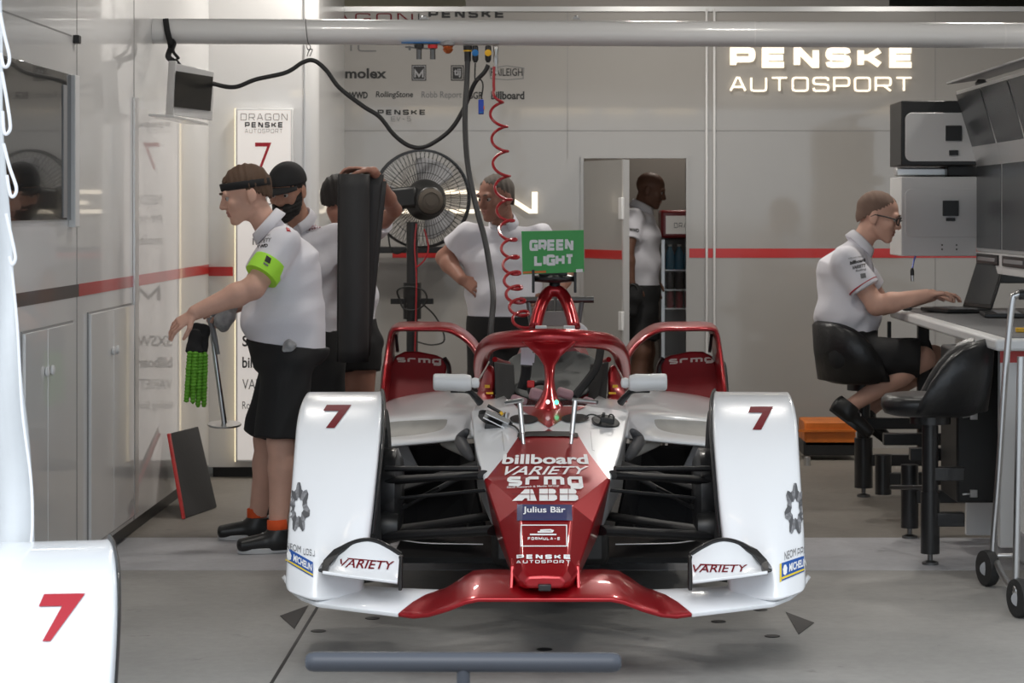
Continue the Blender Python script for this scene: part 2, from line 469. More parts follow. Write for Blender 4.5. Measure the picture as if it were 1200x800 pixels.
def merge2d(*shapes):
    vs, fs = [], []
    for a, b in shapes:
        o = len(vs); vs += list(a); fs += [tuple(i + o for i in f) for f in b]
    return vs, fs
# ------------------------------------------------------------------ the setting
XL, YB, YP = -2.03, 15.67, 13.95            # left wall, back wall, light-box wall

def concrete(name, base, seams):
    m = bpy.data.materials.new(name); m.use_nodes = True
    nt = m.node_tree; b = nt.nodes['Principled BSDF']; b.inputs['Roughness'].default_value = 0.55
    tc = nt.nodes.new('ShaderNodeTexCoord')
    def nz(scale, detail, rough=0.6):
        n = nt.nodes.new('ShaderNodeTexNoise'); n.inputs['Scale'].default_value = scale; n.inputs['Detail'].default_value = detail
        n.inputs['Roughness'].default_value = rough
        nt.links.new(tc.outputs['Object'], n.inputs['Vector']); return n
    n1, n2, n3 = nz(1.3, 6), nz(22, 6), nz(5, 4, 0.7)
    def ramp(n, p0, c0, p1, c1):
        r = nt.nodes.new('ShaderNodeValToRGB'); r.color_ramp.elements[0].position = p0; r.color_ramp.elements[1].position = p1
        r.color_ramp.elements[0].color = (c0, c0, c0, 1); r.color_ramp.elements[1].color = (c1, c1, c1, 1)
        nt.links.new(n.outputs['Fac'], r.inputs['Fac']); return r
    r1, r2, r3 = ramp(n1, 0.3, 0.84, 0.7, 1.1), ramp(n2, 0.3, 0.93, 0.7, 1.06), ramp(n3, 0.26, 0.6, 0.36, 1.0)
    def mul(a, bb):
        x = nt.nodes.new('ShaderNodeMix'); x.data_type = 'RGBA'; x.blend_type = 'MULTIPLY'; x.inputs['Factor'].default_value = 1
        for sck, val in (('A', a), ('B', bb)):
            if isinstance(val, tuple): x.inputs[6 if sck == 'A' else 7].default_value = (*val, 1)
            else: nt.links.new(val, x.inputs[6 if sck == 'A' else 7])
        return x.outputs[2]
    c = mul(mul(mul(base, r1.outputs['Color']), r2.outputs['Color']), r3.outputs['Color'])
    nt.links.new(c, b.inputs['Base Color'])
    bp = nt.nodes.new('ShaderNodeBump'); bp.inputs['Distance'].default_value = 0.002
    nt.links.new(n2.outputs['Fac'], bp.inputs['Height']); nt.links.new(bp.outputs['Normal'], b.inputs['Normal'])
    return m
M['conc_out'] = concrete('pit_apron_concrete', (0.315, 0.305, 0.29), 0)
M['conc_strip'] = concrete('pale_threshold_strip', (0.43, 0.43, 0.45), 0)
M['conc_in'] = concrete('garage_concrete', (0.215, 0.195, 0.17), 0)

YS0, YS1 = 4340 / (668 - 248), 4340 / (630 - 248)
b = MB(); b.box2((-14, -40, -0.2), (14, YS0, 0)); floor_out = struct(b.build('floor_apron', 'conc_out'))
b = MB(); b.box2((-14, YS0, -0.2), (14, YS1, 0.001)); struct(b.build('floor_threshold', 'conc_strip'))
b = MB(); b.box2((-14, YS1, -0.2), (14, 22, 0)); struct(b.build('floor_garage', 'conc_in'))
b = MB()
b.box2((-0.943, -5, 0), (-0.931, YS0, 0.0012)); o = struct(b.build('trim_1', 'seam'))
o.data.materials[0] = M['ink_black']
b = MB(); b.box2((-1.565, YS1, 0), (-1.555, 13.8, 0.0012)); struct(b.build('trim_2', 'seam'))

# left wall: glossy panels, stripe, cabinet fronts below
b = MB(); b.box2((XL - 0.12, 6.5, 0.07), (XL, YP + 0.3, 3.1)); wall_left = struct(b.build('wall_left', 'wall'))
b = MB()
for xx in (90, 157):
    Y = -XL * F_PX / (VX - xx); b.box2((XL, Y - 0.006, 0.07), (XL + 0.0015, Y + 0.006, 3.1))
b.box2((XL, 6.5, 2.283), (XL + 0.0015, 10.0, 2.289))
b.build('panel_seam', 'seam', wall_left)
Y92 = -XL * F_PX / (VX - 92)
b = MB(); b.box2((XL, Y92, 1.19), (XL + 0.002, YP, 1.243)); struct(b.build('trim_3', 'red_tape'))
b = MB(); b.box2((XL, 7.5, 1.19), (XL + 0.002, Y92, 1.243)); struct(b.build('trim_4', 'black_tape'))
b = MB(); b.box2((XL - 0.05, 6.5, 0), (XL - 0.02, YP, 0.07)); struct(b.build('baseboard_left', 'black'))
def ywall(x): return -XL * F_PX / (VX - x)
# bright aluminium post on the left wall joint and the black clip above it
b = MB(); b.box2((XL, ywall(155.5), 0.1), (XL + 0.012, ywall(160), 2.1)); b.build('joint_post', 'alu', wall_left, bevel=0.003)
b = MB(); b.box((XL + 0.01, ywall(87), 2.275), (0.03, 0.05, 0.035)); tag(b.build('cable_clip', 'black', bevel=0.004), 'small black square cable clip on the left wall above the inset screen', 'clip')

def cabinet(xa, xs, xb, ztop, label, knobs):
    ya, ys, yb = ywall(xa), ywall(xs), ywall(xb)
    t = thing('storage_cabinet', (XL, (ya + yb) / 2, 0.08), label, 'cabinet')
    b = MB(); b.box2((XL, ya, 0.09), (XL + 0.006, yb, ztop)); b.build('cabinet_body', 'seam', t)
    for (q0, q1, kn) in ((ya, ys, ys - 0.05), (ys, yb, ys + 0.05)):
        b = MB(); b.box2((XL + 0.004, q0 + 0.006, 0.10), (XL + 0.018, q1 - 0.006, ztop - 0.008))
        d = b.build('cabinet_door', 'wall', t, bevel=0.003)
        b = MB(); b.lathe((XL + 0.018, kn, knobs), (1, 0, 0), [(0.012, 0), (0.02, 0.004), (0.02, 0.012), (0.012, 0.016)], 16)
        b.build('knob', 'white_plastic', d, smooth=True)
cabinet(24, 51, 84, 1.095, 'glossy white two door wall cabinet below the black stripe', 0.92)
cabinet(102, 129, 153, 1.115, 'glossy white two door wall cabinet below the red stripe', 0.92)

# inset screen in the left wall
ya, yb = ywall(2), ywall(80)
t = thing('inset_screen', (XL, (ya + yb) / 2, 1.5), 'large black screen set in a white frame in the left wall', 'screen')
zt, zb = 2.12, 1.515
b = MB(); b.box2((XL, ya - 0.5, zb), (XL + 0.012, yb, zt)); b.build('screen_glass', 'screen', t, bevel=0.002)
b = MB(); b.box2((XL, yb, zb - 0.03), (XL + 0.03, yb + 0.09, zt + 0.0)); b.build('screen_frame', 'white_plastic', t, bevel=0.004)
b = MB(); b.box2((XL + 0.012, ywall(70), zb + 0.01), (XL + 0.016, ywall(74), zt - 0.05)); b.build('bezel', 'grey_plastic', t)

# wall with the lit sponsor panel
XP = (373 - VX) * YP / F_PX
b = MB(); rings = []
for z in (0.06, 3.1):
    ring = [Vector((XL, YP, z)), Vector((XP - 0.075, YP, z))]
    for k in range(1, 7):
        a = k / 6 * math.pi / 2
        ring.append(Vector((XP - 0.075 + 0.075 * math.sin(a), YP + 0.075 - 0.075 * math.cos(a), z)))
    ring += [Vector((XP, YB, z)), Vector((XL, YB, z))]
    rings.append(ring)
b.loft(rings); wall_pillar = struct(b.build('wall_light_panel', 'wall', smooth=True))
b = MB(); b.box2((XL, YP - 0.004, 1.175), (P(273, 0, YP).x, YP, 1.228)); struct(b.build('trim_5', 'red_tape'))
b = MB(); b.box2((XL + 0.02, YP + 0.03, 0), (XP - 0.03, YP + 0.05, 0.06)); struct(b.build('baseboard_pillar', 'black'))
b = MB(); b.box2((P(357, 0, YP).x - 0.004, YP - 0.012, 0.06), (P(357, 0, YP).x + 0.004, YP, 3.1)); b.build('corner_trim', 'alu', wall_pillar)

YQ = YP - 0.05
a, c = P(276, 127, YQ), P(343, 541, YQ)
lightbox = thing('light_box_panel', ((a.x + c.x) / 2, YP, c.z), 'tall lit sponsor panel with red border and number 7', 'sign')
b = MB(); b.box2((a.x, YQ, c.z), (c.x, YP - 0.002, a.z)); b.build('box_frame', 'white_plastic', lightbox, bevel=0.004)
b = MB(); b.box2((a.x + .012, YQ - 0.003, c.z + .012), (c.x - .012, YQ, a.z - .012)); lb_face = b.build('lit_face', 'lightbox', lightbox)
b = MB(); b.box2((a.x - 0.006, YQ + 0.004, c.z), (a.x, YQ + 0.03, a.z)); b.box2((c.x, YQ + 0.004, c.z), (c.x + 0.006, YQ + 0.03, c.z + 0.9)); b.build('lit_edge', 'glow_edge', lightbox)
decal('red_border', frame_shape(rect(277.5, 129, 341.5, 539), 1.4), 'ink_red', lb_face, lightbox, lift=0.002)
def put(name, shape, quad, m, tgt, par, **k): return decal(name, quadmap(shape, quad), m, tgt, par, **k)
put('lettering', wide('DRAGON', .1), rect(282, 133, 337, 141), 'ink_grey', lb_face, lightbox, lift=.002)
put('lettering', wide('PENSKE', .24), rect(287, 143, 331, 149.5), 'ink_black', lb_face, lightbox, lift=.002)
put('lettering', wide('AUTOSPORT', .12), rect(287, 151, 331, 156), 'ink_mid', lb_face, lightbox, lift=.002)
put('number', wide('7', .14), rect(299, 167, 318, 199), 'ink_red', lb_face, lightbox, lift=.002)
for (x0, y0, x1, y1, tx, mm, fat) in ((284, 393, 326, 406, 'SXSW', 'ink_black', .02), (284, 418, 330, 431, 'billboard', 'ink_black', .02), (284, 444, 330, 456, 'VARIETY', 'ink_grey', 0), (284, 470, 330, 482, 'Rolling Stone', 'ink_grey', 0),
        (296, 228, 330, 240, 'NEOM', 'ink_mid', 0), (296, 252, 330, 262, 'PMC', 'ink_mid', 0), (296, 275, 330, 287, 'molex', 'ink_grey', .01)):
    put('lettering', typed(tx, fat=fat), rect(x0, y0, x1, y1), mm, lb_face, lightbox, lift=.002)

put('lettering', wide('M', .2), rect(298, 333, 326, 352), 'ink_black', lb_face, lightbox, lift=.002)

# back wall with doorway
XD0, XD1 = P(684, 0, YB).x, P(804, 0, YB).x
ZD, ZT = 1.90, H_CAM + (248 - 10) * YB / F_PX
b = MB()
b.box2((XP - 0.1, YB, 0), (XD0, YB + 0.12, ZT)); b.box2((XD1, YB, 0), (4.2, YB + 0.12, ZT)); b.box2((XD0, YB, ZD), (XD1, YB + 0.12, ZT))
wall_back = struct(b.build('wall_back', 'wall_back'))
b = MB()
for xx in (665, 901 + 195):
    X = P(xx, 0, YB).x; b.box2((X - .003, YB - 0.002, ZD if xx == 665 else 0), (X + .003, YB, ZT))
b.box2((XP, YB - 0.002, H_CAM + 95 * YB / F_PX - .003), (4.2, YB, H_CAM + 95 * YB / F_PX + .003))
b.build('panel_seam', 'seam', wall_back)
b = MB()
for xx in (828, 837):
    X = P(xx, 0, YB).x; b.box2((X - .008, YB - 0.02, 0), (X + .008, YB, ZT))
b.build('joint_post', 'wall', wall_back, bevel=0.005)
b = MB(); b.box2((XP, YB - 0.015, ZT - .02), (4.2, YB + .13, ZT + .012)); struct(b.build('trim_6', 'alu'))
b = MB(); b.box2((P(460, 0, YB).x, YB - .003, 1.248), (XD0, YB, 1.309)); b.box2((XD1, YB - .003, 1.248), (4.2, YB, 1.309)); struct(b.build('trim_7', 'red_tape'))
b = MB()
b.box2((XD0 - .02, YB - .02, 0), (XD0, YB + .12, ZD + .02)); b.box2((XD1, YB - .012, 0), (XD1 + .02, YB + .12, ZD + .02)); b.box2((XD0, YB - .02, ZD), (XD1, YB + .12, ZD + .02))
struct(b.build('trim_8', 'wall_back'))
# open door leaf
h0, h1 = Vector((XD0, YB - .03, 0)), Vector((P(730, 0, 15.1).x, 15.1, 0))
dr = (h1 - h0).normalized(); nr = Vector((-dr.y, dr.x, 0))
door = bpy.data.objects.new('door_1', None); COL.objects.link(door); door.location = h0; struct(door)
def slab(b, t0, t1, z0, z1, th, off=0):
    q = [h0 + dr * t0 - nr * off, h0 + dr * t1 - nr * off]
    return b.prism([q[0] + Vector((0, 0, z0)), q[1] + Vector((0, 0, z0)), q[1] + Vector((0, 0, z1)), q[0] + Vector((0, 0, z1))], nr * th)
Ld = (h1 - h0).length
slab(MB(), 0, Ld, 0.02, ZD - .02, .04).build('door_leaf', mat('door_grey', (.36, .35, .335), .45, coat=.3), door)
slab(MB(), 0.02, Ld - .015, 1.248, 1.305, .004, .003).build('door_stripe', 'red_tape', door)
slab(MB(), Ld - .01, Ld + .006, 0.02, ZD - .02, .044, .002).build('door_edge', 'alu', door)
slab(MB(), Ld - .03, Ld + .02, 1.50, 1.64, .02, .02).build('door_latch', 'white_plastic', door, bevel=.004)
slab(MB(), Ld - .03, Ld + .02, 0.80, 0.92, .02, .02).build('door_handle', 'white_plastic', door, bevel=.004)
# little room behind the doorway
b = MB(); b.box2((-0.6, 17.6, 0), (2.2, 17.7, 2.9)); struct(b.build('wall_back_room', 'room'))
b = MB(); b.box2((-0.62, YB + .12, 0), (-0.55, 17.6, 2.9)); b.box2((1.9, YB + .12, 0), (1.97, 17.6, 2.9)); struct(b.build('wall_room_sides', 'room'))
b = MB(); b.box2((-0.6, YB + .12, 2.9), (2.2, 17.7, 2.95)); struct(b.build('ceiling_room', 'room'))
# building shell around the garage
b = MB(); b.box2((-6, 19.5, 0), (0.55, 19.7, 4.4)); struct(b.build('wall_building_rear', 'beige'))
b = MB(); b.box2((0.55, 19.45, 0), (6, 19.7, 4.4)); struct(b.build('wall_building_rear_dark', 'olive'))
b = MB(); b.box2((-6, 7.2, 3.55), (6, 19.7, 3.75)); struct(b.build('ceiling', 'soffit'))
b = MB(); b.box2((4.2, 7.2, 0), (4.35, 19.7, 3.6)); struct(b.build('wall_right', 'wall'))
b = MB(); b.box2((-6, 7.0, 2.62), (6, 7.25, 3.75)); struct(b.build('wall_front_lintel', 'soffit'))
b = MB(); b.box2((-6, 6.4, 0), (XL - .02, 6.55, 3.6)); struct(b.build('wall_front_left', 'pit'))
# warm tube lights under the front lintel, seen as streaks in the glossy back wall
M['tube_glow'] = mat('warm_tube', (.9, .85, .7), .4, emit=(1.0, .80, .52), emit_s=4.5)
proto = None
for xa_, xb_ in ((470, 545), (585, 695), (705, 748), (762, 818), (1015, 1062)):
    k_ = (YB + YB - 7.12) / F_PX; X0, X1 = (xa_ - VX) * k_, (xb_ - VX) * k_
    t = thing('tube_light', ((X0 + X1) / 2, 7.12, 2.62), 'warm tube light under the garage lintel', 'lamp', 'tube lights under the lintel')
    b = MB(); b.box2((X0, 7.09, 2.60), (X1, 7.15, 2.62)); b.build('lamp_housing', 'white_plastic', t)
    b = MB(); b.tube([Vector((X0 + .02, 7.12, 2.575)), Vector((X1 - .02, 7.12, 2.575))], .028, 12); b.build('tube', 'tube_glow', t, smooth=True)
# pit lane side opposite the garage, seen only as reflections
b = MB(); b.box2((-14, -30, 0), (14, -29.6, 1.3)); struct(b.build('wall_pit', 'pit'))

# printed names on the back wall
def wtxt(shape, r, m): return put('lettering', shape, rect(*r), m, wall_back, wall_back, lift=.003)
wtxt(wide('DRAGON', .11), (342, 15.5, 484, 27), 'ink_maroon')
wtxt(wide('PENSKE', .26), (502, 11.5, 590, 21), 'ink_black')
decal('lettering', polyshape([(490, 10), (491.4, 10), (491.4, 27), (490, 27)]), 'ink_black', wall_back, wall_back)
wtxt(wide('PMC', .1, cw=1.15), (352, 44, 441, 60.5), 'ink_grey')
wtxt(typed('molex', fat=.03), (404.5, 80, 453, 92), 'ink_black')
decal('lettering', polyshape([(482.5, 76), (499.5, 76), (499.5, 94.5), (482.5, 94.5)]), 'ink_black', wall_back, wall_back, lift=.002)
wtxt(wide('M', .24), (485.5, 80, 496.5, 91), 'ink_mid')
decal('lettering', frame_shape(rect(484, 77.5, 498, 93), .8), 'ink_mid', wall_back, wall_back, lift=.004)
decal('lettering', frame_shape(rect(529, 77, 543, 94), 1.2), 'ink_black', wall_back, wall_back)
decal('lettering', polyshape([(530.5, 78.5), (541.5, 78.5), (541.5, 92.5), (530.5, 92.5)]), 'ink_black', wall_back, wall_back, lift=.002)
wtxt(typed('tij', fat=.03), (532, 80.5, 540, 91), 'ink_mid')
decal('lettering', stroke2d([[(573, 80), (594, 77), (614, 80), (613, 92), (594, 93.5), (575, 92), (573, 80)]], 1.0), 'ink_grey', wall_back, wall_back)
wtxt(typed('RAILEIGH', fat=.01), (575, 80, 612.5, 89), 'ink_black')
wtxt(typed('VARIETY', shear=.3), (374, 107.5, 400, 116), 'ink_black')
wtxt(typed('WWD', fat=.04), (409, 107.5, 431, 115.5), 'ink_black')
wtxt(typed('RollingStone', fat=.012, shear=.1), (440.5, 107, 484, 116), 'ink_black')
wtxt(typed('Robb Report'), (494, 107, 541, 117), 'ink_grey')
wtxt(typed('BGR', fat=.02), (550, 107.5, 566, 116), 'ink_black')
wtxt(typed('billboard', fat=.03), (575.5, 107, 614.5, 116.5), 'ink_black')
wtxt(wide('PENSKE', .24), (442.5, 128.5, 498, 134.5), 'ink_black')
wtxt(wide('EV-5', .12), (458.5, 136.5, 481.5, 142.5), 'ink_grey')

# lit letters: each sign one thing
def lit_sign(label, items, y):
    t = thing('illuminated_sign', P(*y, YB), label, 'sign')
    for sh, r in items:
        v, f = quadmap(sh, rect(*r))
        q = MB(); q.add([P(p[0], p[1], YB - .02) for p in v], f); o = q.build('letters', 'glow_warm', t)
        md = o.modifiers.new('solid', 'SOLIDIFY'); md.thickness = .018; md.offset = 0
    return t
lit_sign('lit cream letters PENSKE AUTOSPORT high on the back wall', [(wide('PENSKE', .29, cw=1.15, gap=.3), (855.5, 55.5, 1068, 79.5)), (wide('AUTOSPORT', .13, cw=1.1, gap=.25), (855, 90, 1068, 107.5))], (960, 80))
lit_sign('lit cream letters spelling DRAGON behind the fan and grey haired man', [(wide('DRAGON', .17, cw=1.35, gap=.3), (250, 222.5, 630, 250))], (440, 235))
# ------------------------------------------------------------------ the race car (raised on stands, nose to the camera)
def axis(Y): return -0.037 + (Y - 7.85) * 0.0068
def LP(x, y, Y, s=-1):
    """photo pixel on the car's left half of the picture; s = 1 mirrors it to the other side"""
    p = P(x, y, Y)
    return p if s < 0 else Vector((2 * axis(Y) - p.x, Y, p.z))
def U(u, Y, z): return Vector((axis(Y) + u, Y, z))

car = thing('race_car', (axis(9.5), 9.5, 0.0), 'white and red open wheel race car with number 7 facing the camera', 'race car')

def band(path, chord, thick, n=12, ydir=None):
    """wing-like sweep: path points are the middle of a section that is long along Y (chord) and thin across"""
    b = MB(); rings = []; k = len(path)
    ch = chord if isinstance(chord, list) else [chord] * k
    for i, p in enumerate(path):
        t = (path[min(i + 1, k - 1)] - path[max(i - 1, 0)]); t.y = 0; t.normalize()
        nn = Vector((-t.z, 0, t.x))
        yd = Vector((0, 1, 0)) if ydir is None else Vector(ydir).normalized()
        rings.append([p + yd * (ch[i] / 2 * math.cos(2 * math.pi * j / n)) + nn * (thick / 2 * math.sin(2 * math.pi * j / n)) for j in range(n)])
    return b.loft(rings)

# nose and chassis shell: rings of half-profile points (u, w), material 0 red, 1 white
rings = [
 (7.72, .372, (.052, .370), (.066, .356), (.060, .340), .336),
 (7.76, .395, (.070, .392), (.088, .360), (.078, .332), .326),
 (7.83, .425, (.078, .422), (.108, .372), (.095, .325), .318),
 (8.19, .546, (.090, .543), (.164, .484), (.140, .360), .330),
 (8.50, .603, (.214, .604), (.226, .598), (.190, .420), .340),
 (8.80, .660, (.150, .662), (.262, .652), (.225, .440), .340),
 (9.05, .704, (.110, .706), (.284, .694), (.250, .450), .345),
 (9.30, .742, (.110, .744), (.300, .728), (.270, .450), .350),
 (9.55, .775, (.120, .776), (.318, .752), (.290, .450), .350),
]
b = MB(); prof = []
for Y, wt, te, su, lo, wb in rings:
    half = [(0, wt), te, su, lo, (lo[0] * .8, wb)]
    prof.append([U(u, Y, z) for u, z in half] + [U(-u, Y, z) for u, z in half[:0:-1]])
n = len(prof[0])
b.v = [p for r in prof for p in r]
for i in range(len(prof) - 1):
    for j in range(n):
        j2 = (j + 1) % n
        b.f.append([i * n + j, i * n + j2, (i + 1) * n + j2, (i + 1) * n + j])
        seg = j if j < 5 else n - 1 - j            # strip index from the centre line outwards
        b.mi.append(0 if i < 4 or (seg == 0 and i < 6) else (2 if seg >= 3 else 1))
b.f.append(list(range(n))[::-1]); b.mi.append(0)
nose = b.build('nose_shell', ['red_paint', 'white_paint', 'carbon'], car, bevel=0.006, seg=2, angle=.16)

# little camera at the tip, wing pylons
b = MB(); b.box(U(0, 7.725, .338), (.042, .05, .022)); b.build('tip_camera', 'black', car, bevel=.004)
for s in (-1, 1):
    b = MB(); pl = [U(s * .10, 7.84, .39), U(s * .10, 8.02, .43), U(s * .104, 8.02, .318), U(s * .104, 7.80, .30)]
    b.prism(pl, (s * .014, 0, 0)); b.build('wing_pylon', 'red_paint', car, bevel=.004)

# front wing
st = [((637, 701, 7.72), (637, 667, 8.05)), ((600, 701, 7.72), (600, 667, 8.05)), ((560, 701, 7.72), (572, 666.5, 8.05)), ((545, 704, 7.72), (555, 668, 8.05)), ((522, 713, 7.74), (543, 675, 8.05)), ((500, 719.5, 7.78), (530, 684, 8.05)), ((483, 721, 7.82), (521, 689, 8.05)), ((466, 718.5, 7.84), (514, 690.5, 8.05)),
      ((420, 713, 7.88), (455, 688, 8.08)), ((372, 707, 7.92), (412, 685, 8.10)), ((352, 699, 7.98), (352, 682, 8.14)), ((338, 689, 8.05), (338, 678, 8.18)), ((333, 681, 8.12), (334, 674, 8.2))]
def wing_strip(cols, s):
    rows = []
    for f, r in cols:
        a, c = LP(*f, s), LP(*r, s)
        row = []
        for t in (0, .12, .35, .65, 1):
            p = a.lerp(c, t); p.z += 0.012 * math.sin(math.pi * t) * (1 if t < 1 else 0) - .02 * math.sin(math.pi * min(t * 1.3, 1)) * 0
            row.append(p)
        rows.append(row)
    return rows
left = wing_strip(st[:8], -1); right = wing_strip(st[:8], 1)
b = MB(); b.grid(left[::-1] + right[1:]); fw = b.build('front_wing', 'red_paint', car, smooth='all', solid=.014, bevel=.004, seg=2)
for s in (-1, 1):
    b = MB(); b.grid(wing_strip(st[7:], s)); b.build('wing_outboard', 'white_paint', car, smooth='all', solid=.014, bevel=.004, label='white outer section of the front wing')

# wheel covers, one per side, and the wheels inside
fair_rows = [  # y, outer x, inner x, ridge x, depth, ridge lead
 (474, 358, 446, 402, 9.12, .0), (461, 358, 446, 402, 8.96, .0), (457.5, 360, 444, 402, 8.82, .0), (462, 356, 446, 402, 8.68, .0), (475, 351, 447, 402, 8.55, .0), (500, 347, 446, 401, 8.42, .004), (525, 344.5, 444, 398, 8.33, .012),
 (550, 342, 441.5, 393, 8.26, .022), (575, 340, 439, 388, 8.20, .034), (600, 338, 436.5, 383, 8.15, .048), (625, 336, 433.5, 378.5, 8.11, .064), (650, 335, 430, 375, 8.07, .08), (672, 334, 427, 373, 8.04, .09), (688, 333, 424.5, 372, 8.02, .095), ((691, 704, 697), 336, 424, 372, 8.0, .095)]
def cover_mesh(b, pt, s):
    rows = []
    for (y, xo, xi, xr, Y, lead) in fair_rows:
        yo, yr, yi = y if isinstance(y, tuple) else (y, y, y)
        o, i = pt(xo, yo, Y, s), pt(xi, yi, Y, s)
        r = pt(xr, yr, Y - lead, s)
        ri = len(rows)
        ob = o + (Vector((-s * .012, (0, 0, .02, .04, .08)[ri], -(.30, .26, .22, .16, .09)[ri])) if ri < 5 else Vector((-s * .012, (.16, .30, .42, .5)[min(ri - 5, 3)], 0)))
        om = o.lerp(ob, .35) + Vector((s * .012, 0, 0))
        o1 = o.lerp(r, .10) + Vector((0, -.012, 0)); m1 = o1.lerp(r, .5) + Vector((0, -.004 - lead * .10, 0)); m2 = r.lerp(i, .5) + Vector((0, lead * .10, 0))
        i0 = i + Vector((0, .012, 0)); i1 = i + Vector((-s * -.0, .06, 0))
        rows.append([ob, om, o, o1, m1, r, m2, r.lerp(i, .93), i0, i1])
    b.grid(rows)
spare_parts = []
for s in (-1, 1):
    b = MB(); cover_mesh(b, LP, s)
    cov = b.build('wheel_cover', 'white_paint', car, smooth='all', sub=2, solid=.012)
    cov.modifiers.move(1, 0)
    if s < 0: cover_l = cov
    else: cover_r = cov
    # black lining along the inner edge
    b = MB(); pts = [LP(xi + 3.5, y + 1, Y + .05, s) for (y, xo, xi, xr, Y, l) in fair_rows[:11]]
    b.tube(smooth_path(pts, 4), .012, 8, flat=((1, 0, 0), .5)); b.build('cover_lining', 'carbon', car, smooth=True)
    # wheel: tyre, rim, brake drum
    cx = axis(8.78) + s * .735; cw = .52
    wh = bpy.data.objects.new('front_wheel', None); COL.objects.link(wh); wh.parent = car; wh.location = Vector((cx, 8.80, cw)) - parent_base(car)
    b = MB(); b.lathe((cx, 8.80, cw), (1, 0, 0), [(.235, -.135), (.30, -.14), (.325, -.12), (.334, -.06), (.334, .06), (.325, .12), (.30, .14), (.235, .135)], 48, caps=False)
    b.build('tyre', 'rubber', wh, smooth='all')
    b = MB(); b.lathe((cx, 8.80, cw), (-s, 0, 0), [(.236, .135), (.215, .12), (.20, .05), (.19, .03), (.06, .0), (.0, .0)], 40, caps=False)
    for k in range(9):
        a = k * 2 * math.pi / 9
        d = Vector((0, math.cos(a), math.sin(a)))
        b.tube([Vector((cx - s * .06, 8.80, cw)) + d * .05, Vector((cx - s * .10, 8.80, cw)) + d * .21], [.022, .014], 6)
    b.build('rim', 'dark_steel', wh, smooth=True)
    b = MB(); b.lathe((cx - s * .10, 8.80, cw), (-s, 0, 0), [(.0, 0), (.15, 0), (.16, .02), (.16, .08), (.12, .10), (.0, .10)], 32); b.build('brake_drum', 'carbon', wh, smooth=True)

# suspension arms
arms = [((452, 563, 8.70), (566, 556, 8.55), .014, 3.0), ((452, 576, 8.86), (572, 541, 9.25), .013, 2.6), ((455, 603, 8.74), (545, 556, 8.95), .009, 1.2), ((458, 628, 8.64), (580, 621, 8.45), .016, 3.2), ((456, 622, 8.88), (578, 604, 9.25), .014, 3.0), ((452, 549, 8.62), (562, 549, 8.52), .009, 1.6), ((470, 592, 8.8), (515, 571, 8.72), .005, 1), ((452, 585, 8.7), (570, 574, 8.6), .006, 1.2)]
for s in (-1, 1):
    for a, c, r, wd in arms:
        pa, pc = LP(*a, s), LP(*c, s)
        b = MB(); d = (pc - pa).normalized(); sd = d.cross(Vector((0, 0, 1))).normalized(); up = sd.cross(d)
        rr = []
        for p, k in ((pa, 1.15), (pa.lerp(pc, .5), 1), (pc, 1.15)):
            rr.append([p + sd * (r * wd * k * math.cos(2 * math.pi * j / 14)) + up * (r * k * math.sin(2 * math.pi * j / 14)) for j in range(14)])
        b.loft(rr); b.build('suspension_arm', 'carbon_matt', car, smooth=True)
    b = MB(); b.lathe(LP(452, 618, 8.66, s), (s, 0, 0), [(.0, -.05), (.05, -.045), (.062, 0), (.05, .045), (0, .05)], 20); b.build('hub_duct', 'black', car, smooth=True)
    b = MB(); b.tube(smooth_path([LP(460, 630.5, 9.25, s), LP(480, 634, 9.25, s), LP(505, 636.5, 9.25, s), LP(566, 637.5, 9.25, s)], 4), .0025, 6); b.build('floor_strip', 'alu', car)

# shoulders: side pods with scooped inlets, white above, carbon below
shoulders = []
pod_rows = [
 [(556, 515, 9.35), (545, 514, 9.55), (520, 516.5, 9.66), (490, 519, 9.72), (455, 522, 9.76), (430, 524, 9.78)],
 [(554, 508, 9.36), (543, 509, 9.58), (520, 511, 9.68), (490, 513.5, 9.74), (455, 516, 9.78), (430, 518, 9.80)],
 [(554, 499, 9.42), (541, 503, 9.64), (520, 506, 9.80), (490, 509.5, 9.88), (455, 512, 9.92), (430, 514, 9.94)],
 [(555, 490, 9.50), (540, 492, 9.76), (518, 498, 10.02), (488, 503, 10.14), (455, 508, 10.2), (430, 510, 10.2)],
 [(557, 481, 9.62), (541, 482, 9.84), (516, 485, 10.0), (486, 488, 10.08), (455, 491, 10.14), (430, 493, 10.16)],
 [(560, 475, 9.80), (543, 474, 10.1), (516, 476, 10.3), (486, 480, 10.4), (455, 484, 10.45), (430, 487, 10.45)],
 [(566, 468, 10.1), (545, 464.5, 10.5), (516, 463.5, 10.75), (486, 468, 10.9), (457, 473, 11.0), (440, 478, 11.0)],
 [(574, 462, 10.5), (548, 457, 10.95), (520, 457, 11.2), (490, 461, 11.35), (462, 466, 11.4), (448, 471, 11.4)]]
